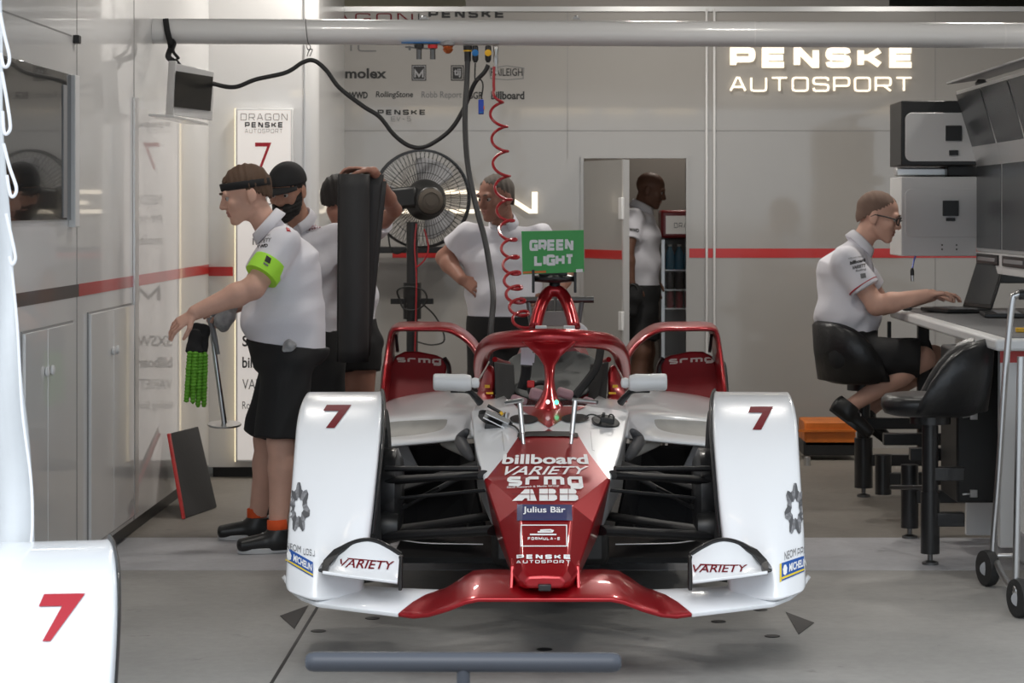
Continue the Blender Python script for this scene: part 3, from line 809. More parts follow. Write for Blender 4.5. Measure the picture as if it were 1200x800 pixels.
for s in (-1, 1):
    b = MB(); b.grid([[LP(*q, s) for q in r] for r in pod_rows])
    pod = b.build('side_pod', 'white_paint', car, sub=2, solid=.01, smooth='all'); pod.modifiers.move(1, 0)
    # liner inside the scoop, its grey darkened to put the recess shading in
    b = MB(); b.grid([[LP(538, 501, 9.74, s), LP(520, 506, 9.82, s), LP(490, 510, 9.88, s), LP(440, 513.5, 9.93, s)], [LP(536, 496, 9.84, s), LP(520, 498, 9.94, s), LP(490, 502, 10.02, s), LP(440, 505, 10.05, s)], [LP(526, 490, 9.93, s), LP(510, 491, 9.99, s), LP(486, 491.5, 10.04, s), LP(440, 494, 10.1, s)]]); b.build('shaded_inlet_liner', 'canvas', car, solid=.004, sub=2)
    # chassis top beside the cockpit
    b = MB(); b.grid([[LP(555, 489, 9.50, s), LP(580, 489, 9.51, s), LP(612, 487, 9.52, s)], [LP(556, 479, 9.68, s), LP(580, 477, 9.70, s), LP(604, 475, 9.72, s)], [LP(560, 470, 9.95, s), LP(578, 468.5, 9.95, s), LP(594, 467, 9.95, s)], [LP(568, 463, 10.3, s), LP(578, 462, 10.3, s), LP(588, 461, 10.3, s)]]); shoulders.append(b.build('cockpit_shoulder', 'white_paint', car, smooth='all', solid=.01))
    # near-black panel painting in the shade of the inlets, and duct below the lip
    b = MB(); b.grid([[LP(556, 519, 9.45, s), LP(540, 520, 9.75, s), LP(490, 523, 9.85, s), LP(438, 526, 9.88, s)], [LP(560, 575, 9.6, s), LP(545, 580, 10.1, s), LP(490, 582, 10.3, s), LP(440, 584, 10.3, s)], [LP(570, 618, 9.7, s), LP(550, 624, 9.9, s), LP(490, 628, 10.0, s), LP(440, 630, 10.0, s)]])
    b.build('inlet_shade_panel', 'carbon_matt', car, solid=.01)
    b = MB(); b.grid([[LP(505, 518, 9.8, s), LP(536, 514, 9.65, s)], [LP(530, 528, 9.72, s), LP(545, 524, 9.6, s)], [LP(551, 539, 9.6, s), LP(556, 533, 9.5, s)]]); b.build('duct_strut', 'canvas', car, sub=1, solid=.008)
    b = MB(); b.grid([[LP(455, 523, 9.82, s), LP(478, 522, 9.82, s)], [LP(455, 555, 9.9, s), LP(490, 546, 9.9, s)]]); b.build('duct_panel', 'grey_plastic', car, solid=.006)
    b = MB(); b.tube(smooth_path([LP(553, 538, 9.3, s), LP(546, 528, 9.35, s), LP(540, 515, 9.45, s), LP(548, 504, 9.42, s)], 5), [.010 + .016 * math.sin(math.pi * i / 15) for i in range(16)], 10); b.build('inlet_cowl', 'cowl_grey', car, smooth='all')
    # floor plank
    b = MB(); b.box2(U(0 if s > 0 else -.62, 9.4, .168), U(.62 if s > 0 else 0, 11.9, .19)); b.build('floor_panel', 'carbon_matt', car)

# cockpit tub
b = MB()
for s in (-1, 1):
    pass
for s in (-1, 1):
    b = MB(); b.grid([[LP(566, 424, 10.30, s), LP(579, 425, 10.22, s)], [LP(562, 445, 10.25, s), LP(579, 446, 10.15, s)], [LP(555, 462, 10.2, s), LP(578, 465, 10.1, s)], [LP(552, 476, 9.9, s), LP(592, 478, 9.75, s)]])
    b.build('cockpit_side', 'red_paint', car, solid=.02, sub=1)
    b = MB(); b.prism([LP(579, 424, 10.2, s), LP(602, 427, 10.5, s), LP(604, 468, 10.3, s), LP(581, 468, 10.0, s)], (0, .03, 0)); b.build('head_pad', 'black_matte', car, bevel=.006)
    b = MB(); b.box(LP(571, 452.5, 10.1, s), (.022, .01, .012)); b.build('yellow_mark', 'yellow', car)
    b = MB(); b.box(LP(574, 460.5, 10.02, s), (.03, .01, .008)); b.build('yellow_mark', 'yellow', car)
b = MB(); b.grid([[LP(596, 470, 10.3), LP(645, 478, 10.0), LP(596, 470, 10.3, 1)], [LP(592, 440, 10.6), LP(645, 440, 10.75), LP(592, 440, 10.6, 1)], [LP(588, 418, 10.7), LP(645, 406, 10.85), LP(588, 418, 10.7, 1)]])
b.build('headrest', mat('headrest_grey', (.042, .047, .047), .6), car, sub=2, solid=.03)
b = MB(); b.tube(smooth_path([LP(580, 421, 10.4), LP(600, 426, 10.7), LP(622, 410, 10.8), LP(645, 402, 10.85), LP(622, 410, 10.8, 1), LP(600, 426, 10.7, 1), LP(580, 421, 10.4, 1)], 6), .012, 8); b.build('headrest_rim', 'red_paint', car, smooth=True)
# dark shell behind the seat, engine cover
b = MB(); rr = []
for Y, hw, zt, zb_ in ((10.75, .27, .96, .25), (11.0, .25, 1.0, .25), (11.5, .2, .93, .3), (12.0, .13, .8, .35), (12.4, .08, .65, .4)):
    rr.append([U(hw * c, Y, zb_ + (zt - zb_) * h) for c, h in ((-1, 0), (-1, .6), (-.6, .9), (-.25, 1), (.25, 1), (.6, .9), (1, .6), (1, 0))])
b.loft(rr); b.build('engine_cover', 'red_dull', car, smooth=True)

# windscreen, dash lights, steering wheel, belts
b = MB(); b.grid([[LP(594, 487, 9.72), LP(615, 491, 9.58), LP(645, 497, 9.48), LP(615, 491, 9.58, 1), LP(594, 487, 9.72, 1)], [LP(592, 467, 9.85), LP(615, 466, 9.76), LP(645, 466, 9.70), LP(615, 466, 9.76, 1), LP(592, 467, 9.85, 1)]])
b.build('windscreen', 'glass', car, sub=2)
for x, y, r, m in ((606, 482, .016, 'red_lens'), (617, 481, .02, 'red_lens'), (629, 483, .014, 'red_lens'), (662, 482, .018, 'red_lens'), (672, 480, .02, 'red_lens'), (682, 479, .016, 'red_lens'), (652, 471.5, .009, 'led_green'), (642, 471, .008, 'led_white')):
    b = MB(); Y = 9.52 + abs(x - 645) * .004 if m == 'red_lens' else 9.45; y += 3 if m == 'red_lens' else 0
    b.lathe(P(x, y, Y), (0, -1, .2), [(0, 0), (r, 0), (r, .012), (r * .7, .02), (0, .022)], 16); b.build('dash_light' if m == 'red_lens' else 'halo_light', m, car, smooth=True)
b = MB(); b.grid([[LP(590, 484, 9.80), LP(615, 491, 9.66), LP(645, 498, 9.56), LP(615, 491, 9.66, 1), LP(590, 484, 9.80, 1)], [LP(596, 473, 9.92), LP(618, 476, 9.86), LP(645, 478, 9.80), LP(618, 476, 9.86, 1), LP(596, 473, 9.92, 1)]]); b.build('dashboard', 'red_paint', car, solid=.02, sub=1)
b = MB(); pts = [P(634 + 13 * math.cos(a), 457 + 9 * math.sin(a), 9.95) for a in [2 * math.pi * i / 20 for i in range(20)]]
b.tube(pts, .011, 8, closed=True); sw = b.build('steering_wheel', 'black', car, smooth=True)
b = MB(); b.box(P(622, 450, 9.92), (.03, .02, .03)); b.build('wheel_button', 'red_plastic', sw, bevel=.004)
for x, y, w_, h_ in ((628, 462, .055, .05), (608, 469, .07, .035), (662, 461, .07, .04), (690, 470, .05, .03)):
    b = MB(); b.box(P(x, y, 9.9), (w_, .05, h_), Matrix.Rotation(.3, 3, 'Y')); b.build('seat_belt_pad', mat('belt_pink', (.42, .25, .27), .6), car, bevel=.012)
b = MB(); b.prism([P(611, 404, 10.0), P(624, 405, 10.0), P(624, 428, 9.98), P(610, 427, 9.98)], (0, .004, 0)); b.prism([P(622, 413, 9.99), P(627, 414, 9.99), P(626, 425, 9.985), P(622, 425, 9.985)], (0, .006, 0)); b.build('paper_tag', 'paper', car)
b = MB(); b.tube(smooth_path([P(617, 428, 9.99), P(616, 440, 10.0), P(612, 456, 10.0)], 4), .022, 8); b.build('seat_belt', 'black_cloth', car, smooth=True)
b = MB(); b.tube(smooth_path([P(704, 408, 10.3), P(698, 432, 10.2), P(672, 466, 10.0)], 5), .018, 8, flat=((0, 1, 0), .4)); b.build('seat_belt', 'black_cloth', car, smooth=True)

# halo: hoop, centre pillar, gusset
hp = [LP(566, 452, 10.75), LP(563.5, 432, 10.5), LP(566.5, 412, 10.2), LP(578, 401, 9.98), LP(600, 397.5, 9.84), LP(624, 396, 9.77), LP(645, 395.5, 9.75)]
hp = hp + [Vector((2 * axis(p.y) - p.x, p.y, p.z)) for p in hp[-2::-1]]
path = smooth_path(hp, 6); k = len(path)
b = MB(); b.tube(path, [.031 + .007 * math.sin(math.pi * i / (k - 1)) for i in range(k)], 16); halo = b.build('halo_hoop', 'red_paint', car, smooth='all')
b = MB(); rr = []
for x, y, Y, hw, th in ((644, 400, 9.75, .115, .03), (644, 410, 9.74, .075, .03), (644, 418, 9.72, .045, .03), (644, 428, 9.69, .024, .03), (644, 442, 9.65, .0185, .032), (644, 456, 9.60, .024, .04), (643.5, 466, 9.56, .036, .055), (643, 476, 9.53, .058, .07), (643, 486, 9.5, .085, .09)):
    p = P(x, y, Y); rr.append([p + Vector((hw * math.cos(2 * math.pi * j / 16), th * math.sin(2 * math.pi * j / 16), 0)) for j in range(16)])
b.loft(rr); b.build('halo_pillar', 'red_paint', car, smooth='all')
for s in (-1, 1):
    b = MB(); b.tube([LP(573, 424, 10.25, s), LP(562, 444, 10.1, s), LP(556, 450, 9.9, s)], .004, 6); b.build('mirror_wire', 'steel', car)

# mirrors wrapped in white, on curved carbon stalks
for s in (-1, 1):
    b = MB(); rr = []
    for t, r in ((0, .012), (.02, .03), (.2, .036), (.5, .034), (.75, .035), (.97, .034), (1, .028)):
        p = LP(553 - 45 * t, 448.5 - 1.0 * t, 9.62, s)
        rr.append([p + Vector((0, r * 1.2 * math.cos(a) , r * 1.0 * math.sin(a))) for a in [2 * math.pi * j / 16 for j in range(16)]])
    b.loft(rr); mi = b.build('mirror', 'white_plastic', car, smooth='all', bevel=.004, label='mirror wrapped in white')
    b = MB(); b.lathe(LP(553, 448.5, 9.62, s), (-s, 0, 0), [(0, 0), (.018, 0), (.022, .012), (.018, .028), (0, .032)], 16); b.build('wrap_cap', 'white_plastic', mi, smooth=True)
    b = MB(); b.tube(smooth_path([LP(528, 458, 9.64, s), LP(548, 458, 9.65, s), LP(556, 464, 9.66, s), LP(563, 472, 9.68, s)], 5), [.008 + .008 * i / 15 for i in range(16)], 8); b.build('mirror_stalk', 'carbon', car, smooth=True)

# rear fins
for s in (-1, 1):
    pth = [LP(449, 474, 11.30, s), LP(452, 450, 11.38, s), LP(455.5, 425, 11.48, s), LP(459.5, 400, 11.58, s), LP(463, 386, 11.6, s), LP(471, 382.5, 11.6, s), LP(500, 382.5, 11.6, s), LP(525, 383.5, 11.6, s), LP(540, 390, 11.55, s), LP(553, 401, 11.4, s), LP(562, 415, 11.2, s), LP(568, 430, 11.0, s)]
    pth = smooth_path(pth, 4)
    k = len(pth); b = band(pth, [.30 + .25 * math.sin(math.pi * i / (k - 1)) for i in range(k)], .042, 14); b.build('rear_fin', 'red_paint', car, smooth='all')
    b = MB(); pl = [(452, 472), (454, 450), (457.5, 430), (464, 417), (474, 412), (490, 412), (512, 416.5), (521, 421), (523.5, 428), (521, 448), (512, 472)]
    b.prism([LP(x, y, 11.35 + (y - 472) * -.0022, s) for x, y in pl], (0, .03, 0)); fp = b.build('fin_panel', 'red_dull', car, bevel=.008)
    b = MB(); b.tube(smooth_path([LP(521, 420, 11.42, s), LP(526, 430, 11.44, s), LP(526, 450, 11.42, s)], 4), .012, 8); b.build('fin_edge', 'carbon', car, smooth=True)
    b = MB(); b.tube([LP(464, 392, 11.45, s), LP(466, 412, 11.4, s)], .008, 6); b.build('fin_spar', 'carbon', car)
    if s < 0: fin_l = fp
    else: fin_r = fp
    # rear wheels, mostly hidden
    cx = axis(11.9) + s * .70
    wh = bpy.data.objects.new('rear_wheel', None); COL.objects.link(wh); wh.parent = car; wh.location = Vector((cx, 11.9, .5)) - parent_base(car)
    b = MB(); b.lathe((cx, 11.9, .5), (1, 0, 0), [(.235, -.145), (.30, -.15), (.33, -.12), (.336, 0), (.33, .12), (.30, .15), (.235, .145)], 40, caps=False); b.build('tyre', 'rubber', wh, smooth='all')
    b = MB(); b.lathe((cx, 11.9, .5), (-s, 0, 0), [(.236, .14), (.2, .05), (.0, .03)], 32, caps=False); b.build('rim', 'dark_steel', wh, smooth=True)

# roll hoop with camera pod
hp = [LP(627, 384, 10.72), LP(631, 367, 10.78), LP(637, 351, 10.83), LP(643, 343, 10.85)]
hp = hp + [P(650, 340.5, 10.85)] + [Vector((2 * P(650, 0, 10.85).x - p.x, p.y, p.z)) for p in hp[::-1]]
b = MB(); b.tube(smooth_path(hp, 6), .029, 14); b.build('roll_hoop', 'red_paint', car, smooth='all')
b = MB(); b.tube([P(650, 343, 10.85), P(650, 330, 10.86)], [.03, .024], 12); b.build('pod_neck', 'black', car, smooth=True)
b = MB(); rr = []
for t in range(13):
    a = -1 + t / 6; x = 650 + a * 25; hgt = .013 + .012 * (1 - abs(a)) ; dp = .03 + .05 * (1 - abs(a))
    p = P(x, 326.5 - (1 - abs(a)) * 1.0, 10.85)
    rr.append([p + Vector((0, dp * math.cos(q), hgt * math.sin(q))) for q in [2 * math.pi * j / 12 for j in range(12)]])
b.loft(rr); pod = b.build('camera_pod', 'carbon', car, smooth='all')
for x in (625, 674):
    b = MB(); b.box(P(x, 329, 10.85), (.012, .12, .105)); b.build('pod_fin', 'black', pod, bevel=.003)
b = MB(); b.box(P(650, 373, 10.95), (.16, .06, .07)); b.box(P(652, 357, 11.0), (.10, .08, .05)); b.build('airbox_insert', 'canvas', car, bevel=.004)
b = MB()
for x in (640, 650, 660): b.cyl(P(x, 366, 10.93), P(x + 1, 345, 10.97), .008, 8)
b.build('airbox_rods', 'dark_steel', car)
b = MB(); b.grid([[P(664, 372, 10.9), P(676, 374, 10.9)], [P(680, 378, 10.85), P(690, 384, 10.8)], [P(672, 388, 10.8), P(690, 390, 10.8)]]); b.build('cover_cloth', 'frosted', car, sub=2, solid=.006)
b = MB(); b.box(P(634, 384, 10.7), (.05, .04, .02)); b.build('hoop_foot', 'white_plastic', car, bevel=.003)
b = MB(); b.box(P(667, 384, 10.7), (.05, .04, .02)); b.build('hoop_foot', 'white_plastic', car, bevel=.003)
# grey cross bar of the rear wing support behind the hoop
b = MB(); b.tube([P(609, 351.5, 11.6), P(696, 351, 11.6)], .016, 10); b.tube([P(619, 351.5, 11.6), P(624, 392, 11.6)], .012, 8); b.tube([P(682, 351, 11.6), P(676, 392, 11.6)], .012, 8); b.build('rear_cross_bar', 'dark_steel', car, smooth=True)

# winglets between cover and nose on the front wing
for s in (-1, 1):
    top = [(379, 664), (391, 650), (404, 641), (418, 635), (431, 633), (443, 635.5), (456, 642), (468.5, 650)]
    bot = [(378, 669), (391, 671), (404, 673), (418, 675), (431, 676.5), (443, 678), (456, 679.5), (466, 680.5)]
    rows = [[LP(x, y, 7.83, s) for x, y in bot]]
    for t in (.1, .5, 1): rows.append([LP(bx + (tx - bx) * t, by + (ty - by) * t - .0, 7.84 + .12 * t ** .8, s) for (tx, ty), (bx, by) in zip(top, bot)])
    b = MB(); b.grid(rows); wl = b.build('winglet', 'white_paint', car, smooth='all', solid=.01, bevel=.002)
    if s < 0: wing_l = wl
    else: wing_r = wl
    b = MB(); b.tube(smooth_path([LP(377, 668, 7.87, s)] + [LP(x, y - 1, 7.965, s) for x, y in top], 3), .012, 8, flat=((0, 0, 1), .6)); b.build('winglet_rim', 'carbon', wl, smooth=True)
    b = MB(); b.grid([[LP(x, y, Yw, s) for x, y, Yw in ((376, 669, 7.86), (379, 656, 7.92), (391, 643.5, 7.96), (408, 635, 7.975), (424, 631.5, 7.975))], [LP(x, y, Yw, s) for x, y, Yw in ((384, 668, 7.84), (385.5, 661, 7.88), (396, 649, 7.93), (411, 639, 7.955), (426, 634.5, 7.965))]]); b.build('winglet_cheek', 'carbon', wl, solid=.006)
    b = MB(); b.prism([LP(467, 651, 7.95, s), LP(471.5, 653, 7.95, s), LP(471, 692, 7.86, s), LP(466.5, 692, 7.86, s)], (0, .05, 0)); b.build('winglet_foot', 'carbon', wl, bevel=.003)
    b = MB(); b.tube([LP(378, 671, 7.845, s), LP(466, 682.5, 7.845, s)], .006, 6); b.build('winglet_lip', 'grey_plastic', wl)

# stands that carry the car, in the dark under the nose
for x in (556, 722):
    s = thing('car_stand', (P(x, 0, 10.75).x, 10.75, 0), 'black block stand under the car on the %s of its nose' % ('left' if x < 640 else 'right'), 'stand')
    c = Vector(s.location)
    b = MB(); b.box(c + Vector((0, 0, .01)), (.24, .3, .02)); b.build('base_plate', 'black', s, bevel=.003)
    b = MB(); b.box(c + Vector((0, 0, .09)), (.16, .22, .15), taper=(.8, .8)); b.build('post', 'black', s, bevel=.006)
b = MB(); b.box(U(0, 9.75, .30), (.46, .9, .26)); b.build('chassis_floor', 'carbon', car, bevel=.03)

# ---- markings on the car
def cput(name, shape, quad, m, tgt, **k): return decal(name, quadmap(shape, quad), m, tgt, car, **k)
SEVEN = polyshape([(.12, 1), (1, 1), (.52, 0), (.14, 0), (.58, .74), (0, .74)])
cput('number', SEVEN, [(378, 502), (405, 502), (412, 475), (379, 475)], 'ink_maroon', cover_l, lift=.003)
cput('number', SEVEN, [(878, 504), (905, 504), (906, 477), (876, 477)], 'ink_maroon', cover_r, lift=.003)
def emblem(cx, cy, rx, ry, tgt):
    vs, fs = [], []
    N = 56
    for i in range(N):
        a = 2 * math.pi * i / N
        ro = 1.0 + .14 * max(-1, min(1, 2.2 * (abs(((i / N * 7) % 1) * 2 - 1) - .5) * 2))
        ri = .42 + .05 * math.cos(7 * a)
        vs += [Vector((cx + rx * ro * math.sin(a), cy - ry * ro * math.cos(a))), Vector((cx + rx * ri * math.sin(a), cy - ry * ri * math.cos(a)))]
    for i in range(N): fs.append((2 * i, 2 * i + 1, (2 * i + 3) % (2 * N), (2 * i + 2) % (2 * N)))
    decal('emblem', (vs, [f for i, f in enumerate(fs) if (i // 4) % 2 == 0]), 'emblem_dark', tgt, car, lift=.003)
    decal('emblem', (vs, [f for i, f in enumerate(fs) if (i // 4) % 2 == 1]), 'emblem_mid', tgt, car, lift=.003)
emblem(350.5, 595, 11.5, 26, cover_l); emblem(931.5, 597, 11, 27, cover_r)
cput('lettering', typed('NEOM'), [(336, 643), (353, 648), (353, 640), (336, 635)], 'ink_grey', cover_l, lift=.003)
cput('lettering', wide('UOSJ', .14), [(356, 650), (369, 652), (369, 645), (356, 642)], 'ink_grey', cover_l, lift=.003)
cput('lettering', typed('NEOM'), [(919, 657), (932, 651), (932, 642), (919, 647)], 'ink_grey', cover_r, lift=.003)
cput('lettering', wide('PPU', .14), [(934, 652), (944, 648), (944, 639), (934, 643)], 'ink_grey', cover_r, lift=.003)
def plate(q, tgt, txt):
    decal('tyre_maker_plate', polyshape(q), 'ink_blue', tgt, car, lift=.003, maxlen=4)
    Q_ = [Vector(p) for p in q]
    def at(u, v): return (Q_[0] * (1 - u) + Q_[1] * u) * (1 - v) + (Q_[3] * (1 - u) + Q_[2] * u) * v
    decal('plate_line', polyshape([at(.0, .08), at(1, .08), at(1, .2), at(0, .2)]), 'ink_yellow', tgt, car, lift=.0045, maxlen=4)
    cput('lettering', typed(txt, fat=.03, shear=.15), [at(.28, .34), at(.97, .34), at(.97, .82), at(.28, .82)], 'ink_white', tgt, lift=.0045)
    v, f = polyshape([at(.13 + .09 * math.sin(a) * (1 if i % 2 else .8), .55 + .3 * math.cos(a)) for i, a in enumerate([2 * math.pi * j / 14 for j in range(14)])])
    decal('plate_figure', (v, f), 'ink_white', tgt, car, lift=.0045)
plate([(336, 658), (367, 676.5), (367, 659), (336, 641)], cover_l, 'MICHELIN')
plate([(915.5, 681), (945, 668), (945, 650), (915.5, 660)], cover_r, 'MICHELIN')
decal('plate_line', polyshape([(913.5, 682.5), (915.5, 681), (915.5, 660), (913.5, 661)]), 'ink_yellow', cover_r, car, lift=.003)
# nose lettering
def ntxt(shape, q, m='ink_white', lift=.003): return cput('lettering', shape, q, m, nose, lift=lift)
ntxt(typed('billboard', fat=.03), [(588, 544.5), (690, 544.5), (688, 533), (590, 533)])
ntxt(typed('VARIETY', shear=.25, fat=.012), [(588, 557.5), (690, 556), (690, 547), (593, 547)])
ntxt(wide('srmg', .3, cw=1.15, gap=.25), [(593, 573.5), (684, 573.5), (682, 559), (595, 559)])
ntxt(typed('Saudi Research & Media Group', fat=.01), [(594, 573.5), (655, 571.5), (655, 568.5), (594, 570.5)])
A_ = polyshape([(0, 0), (.46, 1), (.84, 1), (1, 0), (.62, 0), (.60, .22), (.50, .22), (.40, 0)])
B_sh = polyshape([(0, 0), (0, 1), (.78, 1), (.93, .92), (.96, .72), (.86, .54), (1, .40), (1, .14), (.84, 0)])
ntxt(A_, [(600.5, 587.5), (629, 587.5), (628, 574), (604, 574)])
ntxt(B_sh, [(632, 587.5), (653, 587.5), (652, 573.5), (632, 573.5)])
ntxt(B_sh, [(656, 587.5), (678, 587.5), (676, 573.5), (656, 573.5)])
for y in (580.3,): decal('lettering', polyshape([(600, y - .35), (680, y - .35), (680, y + .35), (600, y + .35)]), 'ink_maroon', nose, car, lift=.005)
for x in (621, 642.5, 666): decal('lettering', polyshape([(x - .35, 574), (x + .35, 574), (x + .35, 587), (x - .35, 587)]), 'ink_maroon', nose, car, lift=.005)
decal('bank_plate', polyshape([(606.5, 610.5), (670, 610.5), (670, 592), (606.5, 591.5)]), 'ink_navy', nose, car, lift=.003)
ntxt(typed('Julius Bär', fat=.015), [(613, 604), (662.5, 604), (662.5, 595), (613, 595)], lift=.005)
decal('series_frame', frame_shape(rect(611, 616, 664, 640.5), 1.2), 'ink_white', nose, car, lift=.003)
ntxt(wide('FORMULA-E', .26, cw=1.1), [(618.5, 633.5), (656, 633.5), (656, 629.5), (618.5, 629.5)])
decal('series_mark', stroke2d([[(621, 627), (652, 627)], [(630, 624), (647, 624), (648, 622.5), (645, 621.5), (633, 622)]], 1.8), 'ink_white', nose, car, lift=.003)
ntxt(wide('PENSKE', .28), [(606, 655.5), (667.5, 655.5), (667.5, 650.5), (606, 650.5)])
ntxt(wide('AUTOSPORT', .18), [(606, 660.5), (667.5, 660.5), (667.5, 657), (606, 657)])
# red diamond in front of the screen, slot, oval hatches
decal('red_diamond', polyshape([(590, 468), (616, 484), (643, 502), (672, 484), (700, 471), (690, 462), (600, 462)]), 'red_paint', [nose] + shoulders, car, lift=.003, maxlen=4)
decal('red_diamond', polyshape([(630, 511), (643, 503), (657, 511)]), 'red_dull', nose, car, lift=.003)
def oval(cx, cy, rx, ry, rot=0):
    return polyshape([(cx + rx * math.cos(a) * math.cos(rot) - ry * math.sin(a) * math.sin(rot), cy + rx * math.cos(a) * math.sin(rot) + ry * math.sin(a) * math.cos(rot)) for a in [2 * math.pi * i / 28 for i in range(28)]])
decal('service_hatch', oval(614, 492, 16.5, 5.2, .03), 'carbon_matt', [nose] + shoulders, car, lift=.005)
decal('service_hatch', oval(674, 491, 16, 5, -.03), 'carbon_matt', [nose] + shoulders, car, lift=.005)
decal('service_slot', polyshape([(606, 513), (607, 508.5), (618, 506.5), (643, 506), (668, 506.5), (677, 508.5), (678, 513), (660, 512), (625, 512)]), 'carbon_matt', nose, car, lift=.004)
decal('panel_line', stroke2d([[(588, 506), (591, 529)]], .6), 'ink_mid', nose, car, lift=.003)
decal('panel_line', stroke2d([[(692, 506), (694, 528), (697, 529)]], .6), 'ink_mid', nose, car, lift=.003)
for tgt, q in ((fin_l, [(465, 426), (517, 429), (517, 421), (465, 419)]), (fin_r, [(783.5, 429), (836, 425.5), (836, 418.5), (784, 421)])):
    cput('lettering', wide('srmg', .28, cw=1.15, gap=.22), q, 'ink_cream', tgt, lift=.004)
for tgt, q in ((wing_l, [(397, 665), (462, 668), (462, 658), (399, 655)]), (wing_r, [(812, 671), (876, 670.5), (876, 662), (812, 662)])):
    cput('lettering', typed('VARIETY', shear=.25, fat=.01), q, 'ink_maroon', tgt, lift=.003)
    a, c = Vector(q[3]), Vector(q[2]); decal('lettering', polyshape([a + Vector((8, -1)), c + Vector((0, 1)), a + Vector((10, .6))]), 'ink_maroon', tgt, car, lift=.003)
M['jack_grey'] = mat('dark_blue_grey_metal', (.06, .065, .08), .42, metal=.2)
# ------------------------------------------------------------------ spare wheel cover in the left foreground
def spare(name):
    sp = thing(name, (-1.19, 5.75, 0.0), 'white wheel cover with red number 7 standing in the left foreground', 'wheel cover')
    d = Vector((-.435, -2.86, -.155))
    piv = LP(446, 474, 8.6) + d; Rz = Matrix.Rotation(math.radians(8.5), 3, 'Z')
    def pt(x, y, Y, s): return piv + Rz @ (LP(x, y, Y, -1) + d - piv)
    b = MB(); cover_mesh(b, pt, -1); c = b.build('cover_shell', 'white_paint', sp, smooth='all', sub=2, solid=.012); c.modifiers.move(1, 0)
    b = MB(); pts = [pt(xi + 3.5, y + 1, Y + .05, -1) for (y, xo, xi, xr, Y, l) in fair_rows[:11]]
    b.tube(smooth_path(pts, 4), .012, 8, flat=((1, 0, 0), .5)); b.build('cover_lining', 'carbon', sp, smooth=True)
    b = MB();
    b.box(Vector((-1.21, 5.35, .07)), (.36, .5, .10)); b.build('cover_base', 'white_paint', sp, bevel=.03)
    decal('number', quadmap(SEVEN, [(46, 752), (71, 752), (100, 696), (45, 697)]), 'ink_red', c, sp, lift=.003)
spare('spare_wheel_cover')

# T-shaped handle of a jack in the foreground
jk = thing('jack_handle', (P(543, 0, 5).x, 5.0, 0), 'dark grey metal T bar handle of a jack in the foreground', 'jack')
b = MB(); a, c = P(358, 775, 5), P(728, 776, 5)
r = .021; n_ = 8
pts = [a + (c - a) * 0] + [a.lerp(c, .004), a.lerp(c, .012), a.lerp(c, .03), a.lerp(c, .97), a.lerp(c, .988), a.lerp(c, .996), c]
b.tube(pts, [.010, .015, .019, r, r, .019, .015, .010], 20); b.build('grip_bar', 'jack_grey', jk, smooth='all')
b = MB(); m_ = P(543, 776, 5); b.tube([m_, Vector((m_.x, 5.0, .12))], .014, 14); b.build('post', 'jack_grey', jk, smooth=True)
b = MB(); b.box(Vector((m_.x, 5.1, .07)), (.28, .34, .04)); b.build('jack_base', 'black_steel', jk, bevel=.006)
for sx in (-1, 1):
    b = MB(); b.lathe((m_.x + sx * .15, 4.98, .05), (1, 0, 0), [(.0, -.02), (.05, -.02), (.05, .02), (0, .02)], 20); b.build('jack_wheel', 'rubber', jk, smooth=True)

# white tarpaulin with rope loops at the left edge
tp = thing('tarpaulin_curtain', (P(10, 0, 6.3).x, 6.3, 0), 'bright white tarpaulin tied back at the left edge with rope loops', 'curtain')
rows = []
for i in range(24):
    y = -90 + i * 36
    e = 4 + (y / 650) * 36 if y > 0 else 4
    row = []
    for j in range(9):
        t = j / 8
        p = P(-70 + (e + 70) * t, y, 6.3)
        p.y += .05 * math.sin(3.0 * t * math.pi + i * .18) + .02 * math.sin(i * .9 + 5 * t)
        row.append(p)
    rows.append(row)
for q in rows[-1]: q.z = .02
b = MB(); b.grid(rows); b.build('sheet', 'tarp', tp, solid=.012, sub=1)
for loop in ([(0, 15), (5, 40), (11, 66), (9, 77), (4, 77), (1, 62)], [(2, 84), (8, 118), (12, 146), (10, 155), (5, 155), (3, 130)], [(4, 168), (11, 195), (19, 219), (17, 229), (12, 228), (8, 205)], [(7, 250), (15, 285), (18, 303), (14, 310), (11, 300)]):
    b = MB(); b.tube(smooth_path([P(x, y, 6.2) for x, y in loop], 6), .0045, 8); b.build('rope_loop', 'rope', tp, smooth=True)
b = MB(); b.tube(smooth_path([P(12, 300, 6.22), P(20, 380, 6.22), P(26, 480, 6.22), P(36, 560, 6.22), P(38, 612, 6.22), P(36, 640, 6.22)], 6), .004, 8); b.build('rope', 'rope', tp, smooth=True)

# black mat leaning on the left wall
mt = thing('leaning_mat', (P(225, 0, 12.6).x, 12.6, 0), 'black mat board with a red edge leaning against the left wall', 'mat')
q = [P(216, 607, 12.05), P(253, 592, 12.5), P(231, 500, 12.8), P(198.5, 508, 12.35)]
q[0].z = q[1].z = .002
sub = []
b = MB(); b.prism([q[0], q[1], q[2], q[3]], (.0, .04, .0)); b.build('mat_board', 'black_matte', mt, bevel=.006)
b = MB(); b.prism([q[0] + Vector((-.012, -.012, 0)), q[0] + Vector((.004, -.012, 0)), q[3] + Vector((.004, -.012, 0)), q[3] + Vector((-.012, -.012, 0))], (.0, .04, 0)); b.build('red_edge', 'red_plastic', mt, bevel=.003)

